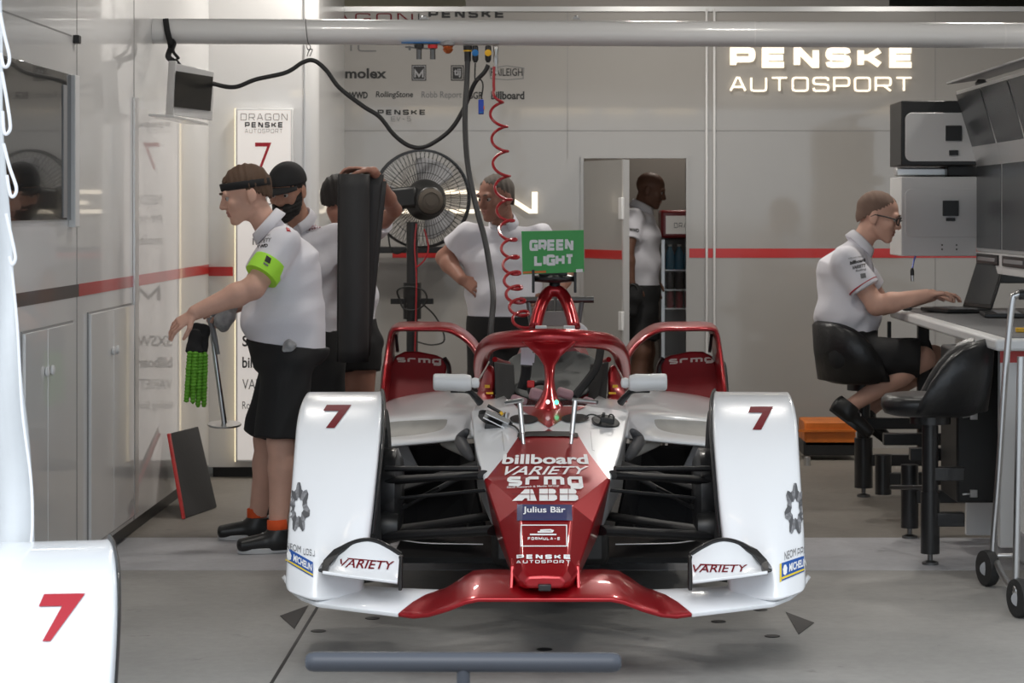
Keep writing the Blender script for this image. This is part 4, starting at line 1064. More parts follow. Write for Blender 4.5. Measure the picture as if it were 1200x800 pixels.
# ------------------------------------------------------------------ overhead pipe and what hangs from it
YT = 12.04
pa, pb = P(176, 36.5, YT), P(1262, 42, YT)
pipe = thing('overhead_pipe', (0, YT, pa.z), 'long white pipe running across under the ceiling', 'pipe')
b = MB(); b.tube([Vector((XL + .001, YT, pa.z)), pb], .064, 28); b.build('tube', 'pipe', pipe, smooth=True)
for x in (360, 884, 1176):
    p = P(x, 37.5 + (x - 360) * .005, YT); b = MB(); b.tube([p - Vector((.004, 0, 0)), p + Vector((.004, 0, 0))], .0655, 28); b.build('pipe_joint', 'wall', pipe, smooth=True)
for x in (497, 675):
    p = P(x, 21.5, YT); b = MB(); b.box(p + Vector((0, 0, -.002)), (.045, .04, .008)); b.lathe(p, (0, 0, 1), [(.012, 0), (.012, .01), (.006, .014)], 10); b.build('pipe_bolt', 'steel', pipe, smooth=True)
b = MB()
for z0 in (.07,): b.tube(smooth_path([P(358, 22, YT - .066), P(359, 36, YT - .07), P(361, 50, YT - .066), P(364, 55, YT), P(361, 62, YT), P(360, 66, YT)], 5), .0025, 6)
b.tube(smooth_path([P(359, 53, YT - .03), P(361, 58, YT - .03), P(366, 58, YT - .03), P(363, 66, YT - .03)], 5), .0025, 6)
tag(b.build('cable_hook', 'dark_steel', smooth=True), 'thin wire hook looped over the white pipe holding the drooping cable', 'hook')
# strap and small monitor on the left
sm = thing('hanging_monitor', P(216, 110, YT), 'small white cased monitor with black screen hung from the pipe by a strap', 'monitor')
b = MB(); q = [P(206, 72, 11.75), P(194.5, 136, 11.75), P(205, 136, 11.7), P(206, 72, 11.7)]
b.prism([P(197.5, 71, 11.7), P(206, 71, 11.6), P(203, 136, 11.6), P(194, 136, 11.7)], (.0, .05, 0)); b.build('side_case', 'white_plastic', sm, bevel=.006)
b = MB(); b.prism([P(206, 74, 11.62), P(250, 84, 12.05), P(248, 141, 12.05), P(203, 135, 11.62)], (0, .03, 0)); b.build('case', 'white_plastic', sm, bevel=.006)
b = MB(); b.prism([P(206, 83, 11.585), P(249.5, 90, 12.01), P(246.5, 130, 12.01), P(204, 125, 11.585)], (0, .01, 0)); b.build('screen', 'screen_matt', sm)
b = MB(); b.prism([P(174, 136, 11.6), P(204, 138, 11.5), P(244, 147, 11.9), P(215, 145, 12.0)], (0, 0, .012)); b.build('shelf_plate', 'wall', sm, bevel=.002)
b = MB(); b.tube(smooth_path([P(194, 22, YT - .07), P(196, 36, YT - .075), P(199, 48, YT - .066), P(200, 56, YT - .03), P(197, 66, YT - .1), P(202, 71, 11.8)], 6), .015, 10, flat=((0, 1, 0), .5)); b.tube(smooth_path([P(202, 47, YT - .066), P(205, 51, YT - .05), P(203, 60, YT - .1), P(209, 68, YT - .2)], 5), .008, 8)
b.build('strap', 'black_cloth', sm, smooth=True)
# socket plates under the pipe
sk = thing('socket_bar', P(492, 53, YT), 'blue socket bar with grey and red outlets under the pipe', 'socket')
b = MB(); b.box2(P(470, 49.5, YT - .06), P(517, 52.5, YT + .06)); b.build('plate', 'blue', sk, bevel=.003)
for x, m, r in ((491, 'black', .018), (507, 'red_plastic', .018)):
    b = MB(); b.lathe(P(x, 52, YT - .03), (0, 0, -1), [(r * 1.25, 0), (r * 1.25, .02), (r * .8, .025), (r * .8, .075), (0, .075)], 16); o = b.build('outlet', 'dark_steel', sk, smooth=True)
    b = MB(); b.lathe(P(x, 52.5, YT - .03), (0, 0, -1), [(r * 1.4, 0), (r * 1.4, .018), (0, .019)], 16); b.build('outlet_ring', m, o, smooth=True)
b = MB(); b.tube([P(475, 55, YT - .04), P(502, 57, YT - .04)], .004, 6); b.tube([P(480, 54, YT - .04), P(480, 59, YT - .04)], .006, 6); b.build('rail', 'dark_steel', sk)
wl_ = thing('beacon_lamp', P(525, 50, YT), 'small orange and copper lamp under the pipe beside the blue socket bar', 'lamp')
b = MB(); b.lathe(P(525, 49, YT - .03), (0, 0, -1), [(0, -.01), (.022, -.006), (.034, .004), (.036, .016), (.03, .02), (0, .02)], 20); b.build('cap', 'grey_plastic', wl_, smooth=True)
b = MB(); b.lathe(P(525, 53, YT - .03), (0, 0, -1), [(.024, 0), (.027, .008), (.022, .014), (.028, .022), (.02, .034), (.010, .042), (0, .042)], 20); b.build('lens', mat('copper_lens', (.55, .16, .05), .25, metal=.6), wl_, smooth=True)
hb = thing('connector_bar', P(564, 53, YT), 'grey connector bar with blue and yellow plugs under the pipe', 'connector')
b = MB(); b.box2(P(542, 49.5, YT - .06), P(586, 53.5, YT + .06)); b.build('plate', 'grey_plastic', hb, bevel=.003)
for x, m in ((557, 'blue'), (572, 'yellow')):
    b = MB(); b.lathe(P(x, 53.5, YT - .03), (0, 0, -1), [(.012, 0), (.016, .01), (.016, .07), (.008, .085), (0, .085)], 14); o = b.build('plug', 'black', hb, smooth=True)
    b = MB(); b.lathe(P(x, 62, YT - .045), (0, -1, 0), [(.017, 0), (.017, .012), (.012, .014), (0, .014)], 16); b.build('plug_disc', m, o, smooth=True)
b = MB(); b.lathe(P(548, 53.5, YT - .03), (0, 0, -1), [(.022, 0), (.022, .02), (.018, .022), (.017, .08), (0, .08)], 16); b.build('cable_gland', 'black', hb, smooth=True)
b = MB(); b.lathe(P(548, 59, YT - .03), (0, 0, -1), [(.023, 0), (.023, .006), (0, .006)], 16); b.build('yellow_ring', 'yellow', hb, smooth=True)
b = MB(); b.lathe(P(581, 53.5, YT - .03), (0, 0, -1), [(.008, 0), (.014, .01), (.014, .03), (.01, .04), (.013, .055), (.013, .085), (.008, .1), (.012, .11), (.012, .14), (0, .14)], 14); b.build('air_coupling', 'steel', hb, smooth=True)

# cables and the red spiral hose
def cable(pts, r, m, label, name='cable', n=8):
    b = MB(); b.tube(smooth_path([P(*p) for p in pts], n), r, 10); return tag(b.build(name, m, smooth=True), label, 'hose' if 'hose' in name else 'cable', None)
cable([(205, 70, 11.9), (222, 88, 11.95), (250, 98, YT), (275, 102, YT), (300, 93, YT), (335, 85, YT), (355, 73, YT), (368, 71, YT), (382, 82, YT), (398, 103, YT), (425, 124, YT), (445, 137, YT), (462, 158, YT), (480, 171, YT), (497, 172, YT), (516, 162, YT), (532, 147, YT), (546, 122, YT), (556, 98, YT - .02), (568, 84, YT - .03), (572, 76, YT - .03)], .0115, 'cable', 'long black cable drooping from the small monitor to the yellow plug')
cable([(548, 66, YT - .03), (547, 95, YT - .05), (545, 130, YT - .1), (546, 170, YT - .2), (550, 205, YT - .3), (560, 250, YT - .4), (568, 280, YT - .5), (575, 320, YT - .6), (578, 350, YT - .8), (575, 390, 11.1), (574, 430, 11.05)], .014, 'cable_grey', 'thick dark cable hanging straight down behind the car')
cable([(557, 74, YT - .03), (556.5, 90, YT - .04), (558, 94, YT - .05), (563, 93, YT - .05), (566, 100, YT - .05), (564, 116, YT - .05)], .004, 'cable', 'thin black lead from the blue plug to the blue connector')
bc = thing('blue_connector', P(563.5, 125, YT - .05), 'small blue plastic connector dangling on a thin black lead', 'connector')
b = MB(); b.box2(P(560.5, 116.5, YT - .07), P(567, 134, YT - .03)); b.build('body', 'deep_blue', bc, bevel=.003)
b = MB(); b.box2(P(566, 124, YT - .068), P(568, 128.5, YT - .04)); b.build('latch', 'orange', bc, bevel=.001)
b = MB(); b.box2(P(562, 131, YT - .075), P(566, 132.5, YT - .07)); b.build('ridge', 'blue', bc)
ctr = [(579, 78), (578.5, 100), (580, 112), (583, 125), (585, 150), (586, 178), (588, 205), (590, 230), (592, 252), (595, 276), (598, 300), (600, 322), (602, 340), (606, 356), (610, 370), (612, 380)]
cen = smooth_path([P(x, y, YT - .04 - max(0, y - 250) * .008) for x, y in ctr], 8)
# turns get tighter downwards: phase accumulates faster near the bottom
pts = []; ph = math.pi; acc = 0
dense = []
for i in range(len(cen) - 1):
    for t in range(10): dense.append(cen[i].lerp(cen[i + 1], t / 10))
z0 = dense[0].z
for i, p in enumerate(dense):
    px_y = VY + (H_CAM - p.z) * F_PX / p.y
    if i: acc += (dense[i] - dense[i - 1]).length
    pitch = .124 if px_y < 210 else .124 - .046 * min((px_y - 210) / 90, 1) - .026 * min(max(px_y - 300, 0) / 60, 1)
    if px_y > 105:
        ph += abs(dense[i].z - dense[i - 1].z) / pitch * 2 * math.pi
        k_ = min((px_y - 105) / 20, 1)
    else: k_ = 0
    pts.append(p + Vector((.040 * k_ * math.cos(ph), .034 * k_ * math.sin(ph), .021 * k_ * math.sin(ph))))      # each turn hangs tilted
b = MB(); b.tube(pts, .0075, 8); tag(b.build('spiral_air_hose', 'red_rubber', smooth=True), 'red coiled air hose hanging from the connector bar down to the car', 'hose')

# ------------------------------------------------------------------ things on and around the car
gs = thing('green_light_board', P(648, 321, 10.8), 'green card reading GREEN LIGHT standing on the car roll hoop', 'sign')
b = MB(); q = [P(612.5, 321.5, 10.80), P(684.5, 318.5, 10.78), P(684, 269.5, 10.78), P(611, 271, 10.80)]
b.prism(q, (0, .012, 0)); gb = b.build('card', 'green_card', gs, bevel=.001)
_blk = [('GREEN', [(620.5, 294), (672, 293), (672, 280), (620.5, 281)]), ('LIGHT', [(626, 311.5), (671, 310.5), (671, 297.5), (626, 298.5)])]
for tx, qd in _blk: decal('lettering', quadmap(wide(tx, .27, cw=.86, gap=.04), qd), 'ink_white', gb, gs, lift=.002)
decal('logo_strip', polyshape([(613, 320.5), (640, 319.5), (640, 317), (613, 318)]), 'orange', gb, gs, lift=.002)
decal('logo_strip', polyshape([(675, 318.7), (683, 318.4), (683, 315), (675, 315.3)]), 'ink_white', gb, gs, lift=.002)
b = MB(); b.box(P(648, 320.5, 10.84), (.13, .05, .015)); b.build('clip', 'black', gs, bevel=.003)

for sgn, (tx0, tx1, ty0, ty1, bx, by, lab) in ((-1, (592.5, 613, 471.5, 468.5, 613.5, 521, 'silver T handle wrench standing in the left slot of the car nose')), (1, (671, 700, 468.5, 471.5, 669, 522, 'silver T handle wrench standing in the right slot of the car nose'))):
    sx = 609 if sgn < 0 else 674
    foot = P(bx, by, 8.93)
    top = P(sx, 470, 8.98)
    t = thing('t_handle_wrench', foot, lab, 'wrench', 'wrenches in the nose')
    b = MB(); b.tube([foot, top.lerp(foot, .75), top.lerp(foot, .74), top], [.007, .007, .0095, .0095], 12); b.build('shaft', 'steel', t, smooth=True)
    b = MB(); b.tube([P(tx0, ty0, 9.0), P(tx1, ty1, 8.96)], .0085, 12); b.build('handle', 'steel', t, smooth=True)
eb = thing('camera_unit', P(580, 492, 9.25), 'black and silver electronic unit tilted on the left of the car nose', 'electronic unit')
R_ = Matrix.Rotation(math.radians(24), 3, 'Y') @ Matrix.Rotation(math.radians(-30), 3, 'X')
b = MB(); rr = []
for z, k in ((-.008, .95), (.008, 1), (.012, .9)):
    rr.append([P(581, 493, 9.25) + R_ @ Vector((.075 * k * math.cos(a), .05 * k * math.sin(a), z)) for a in [2 * math.pi * i / 24 for i in range(24)]])
b.loft(rr); b.build('oval_plate', 'black', eb, smooth=True)
b = MB(); b.box(P(582, 491, 9.2), (.10, .05, .022), R_); b.build('silver_case', 'steel', eb, bevel=.003)
b = MB(); b.box(P(577, 503, 9.2), (.055, .04, .04), Matrix.Rotation(.25, 3, 'Y'), taper=(1.2, 1)); b.build('lower_block', 'black', eb, bevel=.004)
b = MB(); b.cyl(P(591, 495, 9.2), P(594, 483, 9.2), .010, 14); b.build('silver_stud', 'steel', eb, smooth=True)
b = MB(); b.cyl(P(572, 475, 9.22), P(588, 484, 9.2), .007, 10); b.build('plug', 'black', eb, smooth=True)
b = MB(); b.cyl(P(586.5, 485, 9.19), P(589, 483, 9.19), .008, 10); b.build('yellow_cap', 'yellow', eb, smooth=True)
b = MB(); b.tube([P(566, 489, 9.17), P(600, 506, 9.17)], .002, 6); b.build('wire', 'ink_white', eb)
b = MB(); b.tube(smooth_path([P(597, 497, 9.2), P(604, 500, 9.15), P(609, 507, 9.05), P(609, 514, 8.97)], 5), .0035, 6); b.build('lead', 'cable', eb, smooth=True)
cd = thing('hatch_cover', P(710, 495, 9.2), 'dark oval hatch cover with a plug lying on the right of the car nose', 'hatch cover')
R_ = Matrix.Rotation(math.radians(10), 3, 'Y') @ Matrix.Rotation(math.radians(20), 3, 'X')
b = MB(); rr = []
for z, k in ((-.005, .95), (.005, 1), (.009, .92)):
    rr.append([P(709.5, 495, 9.25) + R_ @ Vector((.056 * k * math.cos(a), .055 * k * math.sin(a), z)) for a in [2 * math.pi * i / 24 for i in range(24)]])
b.loft(rr); b.build('disc', 'carbon', cd, smooth=True)
b = MB(); b.box(P(712, 491, 9.22), (.055, .035, .022), R_); b.box(P(707, 488, 9.22), (.012, .02, .03), R_); b.build('plug_block', 'black', cd, bevel=.003)
b = MB(); b.tube(smooth_path([P(684, 489, 9.25), P(692, 485.5, 9.25), P(700, 487, 9.25), P(705, 491, 9.24)], 5), .003, 6); b.tube(smooth_path([P(713, 489, 9.22), P(715, 485.5, 9.2), P(718.5, 486.5, 9.2), P(719, 491, 9.2)], 5), .003, 6); b.build('wire', 'cable', cd, smooth=True)

# floor markers
def marker(name, polyp, lab, cat='floor marker', group=None):
    b = MB(); pts = [Vector(((x - VX) * (H_CAM * F_PX / (y - VY)) / F_PX, H_CAM * F_PX / (y - VY), .0015)) for x, y in polyp]
    b.prism(pts, (0, 0, .0015)); return tag(b.build(name, 'ink_black'), lab, cat, group)
marker('floor_triangle', [(328, 722), (361, 710), (345, 737)], 'black triangle sticker on the concrete left of the car', group='triangle floor marks')
marker('floor_triangle', [(921, 717.5), (954, 730), (936, 743.5)], 'black triangle sticker on the concrete right of the car', group='triangle floor marks')
for x, y, lab in ((373, 739.5, 'black dot sticker beside the floor joint, nearest the left triangle'), (436.5, 724.5, 'black dot sticker under the left half of the front wing'), (638, 761, 'black dot sticker under the middle of the car nose, by the T bar handle'), (842, 728.5, 'black dot sticker under the right half of the front wing'), (905, 745.5, 'black dot sticker nearest the right triangle'), (891, 714.5, 'black dot sticker just behind the right end of the front wing')):
    Yc = H_CAM * F_PX / (y - VY)
    c = Vector(((x - VX) * Yc / F_PX, Yc, .001))
    b = MB(); b.lathe(c, (0, 0, 1), [(.028, 0), (.029, .001), (.027, .002), (0, .002)], 20); tag(b.build('floor_dot', 'ink_black'), lab, 'floor marker', 'dot floor marks')
# ------------------------------------------------------------------ the engineers' desk on the right
XF, ZD_ = 1.86, 1.01
desk = thing('engineer_desk', (2.15, 11.7, 0), 'long white high desk along the right side of the garage', 'desk')
b = MB(); b.box2((XF, 10.12, ZD_ - .05), (2.75, 13.35, ZD_)); b.build('desk_top', 'white_plastic', desk, bevel=.012)
b = MB(); b.box2((XF + .06, 10.2, ZD_), (2.72, 13.3, ZD_ + .004)); b.build('desk_mat', mat('grey_desk_mat', (.16, .16, .165), .5), desk)
b = MB(); b.box2((2.22, 10.5, .12), (2.27, 13.3, ZD_ - .05)); b.build('front_panel', 'wall', desk, bevel=.003)
b = MB(); b.box2((P(1171, 0, 10.4).x, 10.38, .09), (2.9, 10.44, ZD_ - .05)); ep = b.build('end_panel', 'white_plastic', desk, bevel=.004)
b = MB(); b.box2((P(1171, 0, 10.4).x - .001, 10.376, ZD_ - .115), (2.9, 10.3795, ZD_ - .065)); b.build('end_stripe', 'red_tape', desk)
b = MB(); b.box2((1.97, 13.0, .2), (2.03, 13.06, ZD_ - .05)); b.build('desk_bracket', 'black', desk, bevel=.003)
b = MB(); b.box2((1.97, 11.5, .55), (2.03, 11.56, ZD_ - .05)); b.build('desk_bracket', 'black', desk, bevel=.003)
b = MB(); b.box(P(1042, 386, 13.2), (.02, .03, .09)); b.build('cable_gland', 'black', desk, bevel=.004)

# black post-and-rail frame the stools are fixed to
fr = thing('stool_rail_frame', (1.66, 11.7, 0), 'black steel frame of square posts and rails on the floor along the desk', 'frame')
posts = ((1012, 13.0, .42, .0), (1035, 12.1, .42, .07), (1066, 11.35, .45, .0), (1090, 10.5, .42, .0))
for x, Y, h, z0 in posts:
    c = P(x, 0, Y); c.z = 0
    b = MB(); b.tube([c + Vector((0, 0, .05 + z0)), c + Vector((0, 0, h - .1))], .042 if Y < 12.5 else .05, 16); p_ = b.build('post', 'black_steel', fr, smooth=True)
    if z0 == 0:
        b = MB(); b.lathe(c, (0, 0, 1), [(.036, 0), (.036, .012), (.012, .02), (.012, .05)], 16); b.build('levelling_foot', 'dark_steel', p_, smooth=True)
    for z in (.20, .40):
        b = MB(); b.box2(c + Vector((0, -.03, z - .03)), Vector((2.0 if Y > 11.2 else 1.79, Y + .03, z + .03))); b.build('rail', 'black_steel', fr, bevel=.004)
b = MB(); b.tube([P(1044, 571, 11.2), P(1092, 571, 10.9)], .010, 8); b.build('foot_rail', 'black_steel', fr, smooth=True)

def stool(loc, rot, label):
    """seat with a wrap-round back, facing +X before turning"""
    t = thing('bar_stool', loc, label, 'stool', 'black leather stools at the desk')
    R = Matrix.Rotation(rot, 3, 'Z'); L = Vector(loc)
    def W(p): return L + R @ Vector(p)
    b = MB(); b.tube([W((0, 0, -.02)), W((0, 0, .02))], .09, 20); b.tube([W((0, 0, .32 - loc[2])), W((0, 0, 0))], .036, 16); b.build('pole', 'black_steel', t, smooth=True)
    rr = []
    for z, k in ((.02, .80), (.03, .94), (.06, 1.0), (.09, .99), (.105, .92), (.112, .7)):
        rr.append([W((.215 * k * math.copysign(abs(math.cos(a)) ** .75, math.cos(a)), .215 * k * math.copysign(abs(math.sin(a)) ** .75, math.sin(a)), z)) for a in [2 * math.pi * i / 32 for i in range(32)]])
    b = MB(); b.loft(rr); b.build('seat', 'leather', t, smooth='all')
    rows = []
    N = 20
    for i in range(N + 1):
        th = math.radians(75 + 210 * i / N)                 # wraps the rear half
        u = abs(i / N * 2 - 1)
        hgt = .05 + .27 * (1 - u ** 4)
        ca, sa = math.cos(th), math.sin(th)
        ring = []
        for (rad, f) in ((.205, 0.0), (.215, .5), (.225, .9), (.24, 1.0), (.262, .92), (.262, .5), (.25, 0.0)):
            ring.append(W((rad * ca - .02 * f, rad * sa, .04 + hgt * f)))
        rows.append(ring)
    b = MB(); b.loft(rows); b.build('backrest', 'leather', t, smooth='all')
    return t
stool((P(1012, 0, 13.0).x, 13.0, .60), math.radians(12), 'black leather bar stool the seated man sits on')
stool((P(1090, 0, 10.5).x, 10.5, .64), math.radians(172), 'empty black leather bar stool nearest the camera')

# black case with latches under the desk
bc_ = thing('equipment_case', (1.9, 10.95, .24), 'black equipment case with silver latches below the desk by the near stool', 'case')
b = MB(); b.box2((P(1121, 0, 10.75).x, 10.75, .24), (2.0, 11.2, .93)); b.build('case_body', 'black', bc_, bevel=.012)
for y in (487, 578):
    p = P(1141, y, 10.74)
    b = MB(); b.box(p, (.034, .012, .035)); b.cyl(p + Vector((-.05, 0, -.005)), p, .005, 8); b.build('latch', 'steel', bc_, bevel=.002)

b = MB(); b.box2((P(1150, 0, 10.9).x, 11.3, .02), (2.15, 11.34, .22)); b.build('plinth_panel', 'white_plastic', desk, bevel=.003)
# monitor hood: end boxes and a row of screens
XM = 2.34
def end_box(y0, y1, label, dark):
    c = P(1100, (y0 + y1) / 2, 13.3)
    t = thing('monitor_housing', (c.x, 13.4, P(0, y1, 13.3).z), label, 'housing')
    b = MB(); b.box2(P(1056, y1, 13.3), Vector((XM, 13.75, P(0, y0, 13.3).z))); hb = b.build('housing_body', 'black' if dark else 'white_plastic', t, bevel=.006)
    ya, yb = (y0 + 14, y1 - 5) if dark else (y0 + 14, y1 - 22)
    pl = []
    r_ = 8
    xr = 1146 if not dark else 1141
    for cx, cy, a0 in ((1061 + r_, ya + r_, 180), (xr, ya, None), (xr if not dark else xr + 3, yb, None), (1061 + r_, yb - r_, 90)):
        if a0 is None: pl.append((cx, cy)); continue
        rng = [a0 + 90 * k / 6 for k in range(7)]
        for a in rng: pl.append((cx + r_ * math.cos(math.radians(a)), cy + r_ * math.sin(math.radians(a))))
    pl = pl[:7] + [pl[7], pl[8]] + pl[9:]
    b = MB(); b.prism([P(x, y, 13.29) for x, y in pl], (0, .012, 0)); b.build('face_panel', 'white_plastic', t, bevel=.003)
    sy = 147 if dark else 235
    sx = 1108.5 if dark else 1105
    b = MB(); b.box2(P(sx, sy, 13.275), P(sx + 18, sy + 18, 13.29)); b.build('vent_plate', 'black', t, bevel=.002)
    b = MB(); b.box2(P(sx + 4, sy + 29 - (0 if dark else 9), 13.275), P(sx + 14, sy + 35 - (0 if dark else 11), 13.29)); b.build('vent_slot', 'black', t, bevel=.001)
    if not dark:
        for xx in (1104, 1121):
            for yy in (287, 292):
                b = MB(); b.cyl(P(xx, yy, 13.285), P(xx, yy, 13.3), .005, 8); b.build('screw', 'black', t)
    return t
end_box(118, 194, 'upper black monitor housing with white face above the desk', True)
end_box(207, 300, 'lower white monitor housing above the desk behind the seated man', False)
b = MB(); b.box2(P(1050, 196, 13.5), P(1110, 207, 13.6)); o_ = b.build('support_tube', 'alu', None, bevel=.01)
tag(o_, 'pale support bar between the two monitor housings', 'bar')
b = MB(); b.box2(P(1110, 193, 13.42), P(1146, 208, 13.7)); tag(b.build('hinge_block', 'black', None, bevel=.01), 'black hinge block between the two monitor housings', 'hinge')
Zt, Zb = H_CAM + 53 * 13.3 / F_PX, H_CAM - 42 * 13.3 / F_PX
wid = .76
def screen_unit(k, upper):
    y1 = 13.3 - k * wid; y0 = y1 - wid
    if upper: zt, zb, dx = 2.20, 1.825, -.115
    else: zt, zb, dx = Zt, Zb, 0.0
    lab = ('upper' if upper else 'lower') + ' dark monitor in the row above the desk, ' + ('farthest from the camera' if k == 0 else 'second from the far end' if k == 1 else 'at the right edge')
    t = thing('desk_monitor', (XM, (y0 + y1) / 2, zb), lab, 'monitor', 'monitors above the desk')
    b = MB(); b.prism([(XM, y0, zb - .02), (XM, y1, zb - .02), (XM + dx, y1, zt + .02), (XM + dx, y0, zt + .02)], (.05, 0, 0)); b.build('bezel', 'alu', t, bevel=.003)
    b = MB(); b.prism([(XM - .003, y0 + .025, zb), (XM - .003, y1 - .012, zb), (XM + dx - .003, y1 - .012, zt), (XM + dx - .003, y0 + .025, zt)], (.004, 0, 0)); b.build('screen', 'screen_grey', t)
    if not upper:
        b = MB(); b.box2((XM - .002, y0, zb - .13), (XM + .05, y1, zb - .022)); b.build('lower_rail', 'white_plastic', t, bevel=.003)
        b = MB(); b.box2((XM - .012, y0 + .08, zb - .085), (XM, y1 - .05, zb - .03)); b.build('slot_handle', 'black', t, bevel=.004)
        b = MB(); b.box2((XM - .016, y0 + .14, zb - .068), (XM - .010, y1 - .11, zb - .047)); b.build('slot_grip', 'grey_plastic', t, bevel=.002)
for k in range(3):
    screen_unit(k, True); screen_unit(k, False)
b = MB(); b.prism([(XM - .16, 10.9, 2.26), (XM - .16, 13.35, 2.26), (XM + .05, 13.35, 2.285), (XM + .05, 10.9, 2.285)], (0, 0, .012)); tag(b.build('hood_shelf', 'grey_plastic', None, bevel=.003), 'thin grey shelf on top of the upper monitor row', 'shelf')
b = MB(); b.lathe(P(1150, 93, 12.9), (0, 0, -1), [(.02, 0), (.035, .02), (.03, .04), (0, .05)], 14); tag(b.build('hood_lamp', 'dark_steel', None, smooth=True), 'small dark spot lamp at the end of the hood shelf', 'lamp')
b = MB(); b.box2((XM - .015, 13.0, Zb - .19), (2.6, 13.3, Zb - .13)); tag(b.build('cable_tray', 'black', None, bevel=.006), 'black cable tray under the lower monitor housing', 'tray')

# laptops
def laptop(hx, hy, yaw, label, tilt=1.9, w_=.36, d_=.25):
    t = thing('laptop', (hx, hy, ZD_ + .004), label, 'laptop')
    R = Matrix.Rotation(yaw, 3, 'Z'); L = Vector((hx, hy, ZD_ + .006))
    b = MB(); b.box(L + R @ Vector((0, 0, .011)), (w_, d_, .02), R); b.build('keyboard_base', 'black', t, bevel=.004)
    b = MB()
    for i in range(11):
        for j in range(4): b.box(L + R @ Vector((-.15 + i * .03, -.045 + j * .03, .0225)), (.024, .024, .004), R)
    b.build('keys', 'grey_plastic', t)
    Rt = R @ Matrix.Rotation(tilt - math.pi / 2, 3, 'X').inverted()
    hinge = L + R @ Vector((0, d_ / 2, .02))
    b = MB(); b.box(hinge + Rt @ Vector((0, 0, .125)), (w_, .012, .25), Rt); sc = b.build('lid', 'black', t, bevel=.004)
    b = MB(); b.box(hinge + Rt @ Vector((0, -.0072, .13)), (w_ - .03, .002, .215), Rt); b.build('screen', 'screen_grey', sc)
laptop(2.13, 12.75, -math.pi / 2 + .25, 'open black laptop the seated man types on')
laptop(2.30, 12.2, -math.pi / 2 - .1, 'second open black laptop nearer the camera on the desk', tilt=1.75)
b = MB(); b.lathe(P(1063, 342, 12.9), (0, 0, 1), [(0, 0), (.02, .002), (.03, .012), (.022, .022), (0, .026)], 16); o_ = tag(b.build('computer_mouse', 'black', None, smooth=True), 'small black mouse on the desk edge beside the laptop', 'mouse')
o_.location.z = ZD_ + .004 - P(1063, 342, 12.9).z
# microphone plug dangling
mp = thing('dangling_plug', P(1069, 322, 13.2), 'silver microphone plug dangling on a thin cable below the white housing', 'plug')
b = MB(); b.tube(smooth_path([P(1074, 298, 13.35), P(1071, 305, 13.25), P(1069, 316, 13.2)], 5), .005, 8); b.build('cable', 'deep_blue', mp, smooth=True)
b = MB(); b.lathe(P(1069, 314, 13.2), (0, 0, -1), [(.006, 0), (.011, .012), (.011, .04), (0, .042)], 12); b.build('plug_grip', 'black', mp, smooth=True)
b = MB(); b.lathe(P(1069, 322, 13.2), (.05, 0, -1), [(.010, 0), (.010, .035), (0, .036)], 12); b.build('plug_shell', 'steel', mp, smooth=True)
# small brass fitting and cable on the desk
b = MB(); b.box(P(1197, 374, 10.6), (.05, .03, .02)); o_ = tag(b.build('brass_fitting', 'yellow', None, bevel=.003), 'small brass fitting at the right end of the desk', 'fitting'); o_.location.z = ZD_ + .016 - P(1197, 374, 10.6).z

# tube-frame trolley at the right edge
tr = thing('tube_trolley', (1.83, 9.5, 0), 'silver tube framed trolley on black wheels at the right edge', 'trolley')
A, B_ = P(1163, 672, 9.9), P(1190, 700, 9.15)
A.z = B_.z = .075 + .02
b = MB(); b.tube(smooth_path([B_ + Vector((0, -.02, .02)), B_, A.lerp(B_, .5), A + Vector((.012, -.03, .01)), A + Vector((.002, 0, .05)), P(1170, 560, 9.9), P(1178, 440, 9.9), P(1186, 356, 9.9), P(1191, 346, 9.9), P(1202, 344, 9.9), P(1225, 344, 9.9)], 5), .014, 12); b.build('bent_tube', 'steel', tr, smooth='all')
b = MB(); b.tube([B_ + Vector((.0, 0, 0)), B_ + Vector((0.02, 0, .9))], .014, 12); b.build('upright_tube', 'steel', tr, smooth=True)
b = MB(); b.tube([A + Vector((.02, 0, .03)), A + Vector((.5, 0, .03))], .012, 10); b.tube([B_, B_ + Vector((.5, 0, 0))], .012, 10); b.build('cross_tube', 'steel', tr, smooth=True)
b = MB(); b.tube([P(1194, 345, 9.9), P(1225, 344, 9.9)], .022, 12); b.build('grip', 'black', tr, smooth=True)
for x, Y in ((1157.5, 9.9), (1195, 9.13)):
    c = P(x, 0, Y); c.z = .075
    b = MB(); b.lathe(c, (1, .3, 0), [(0, -.02), (.05, -.024), (.072, -.02), (.075, 0), (.072, .02), (.05, .024), (0, .02)], 28); w_ = b.build('wheel', 'rubber', tr, smooth=True)
    b = MB(); b.lathe(c, (-.3, -1, 0), [(.03, .02), (.03, .028), (.012, .03), (0, .03)], 16); b.build('hub', 'grey_plastic', w_, smooth=True)
bx = thing('storage_bin', (2.15, 9.75, 0), 'white bin with dark lower edge standing in the trolley', 'bin')
b = MB(); b.box2((1.90, 9.6, .12), (2.5, 9.85, .92)); b.build('bin_body', 'white_plastic', bx, bevel=.01)
b = MB(); b.box2((1.895, 9.595, .11), (2.5, 9.855, .25)); b.build('bin_base', 'grey_plastic', bx, bevel=.02)

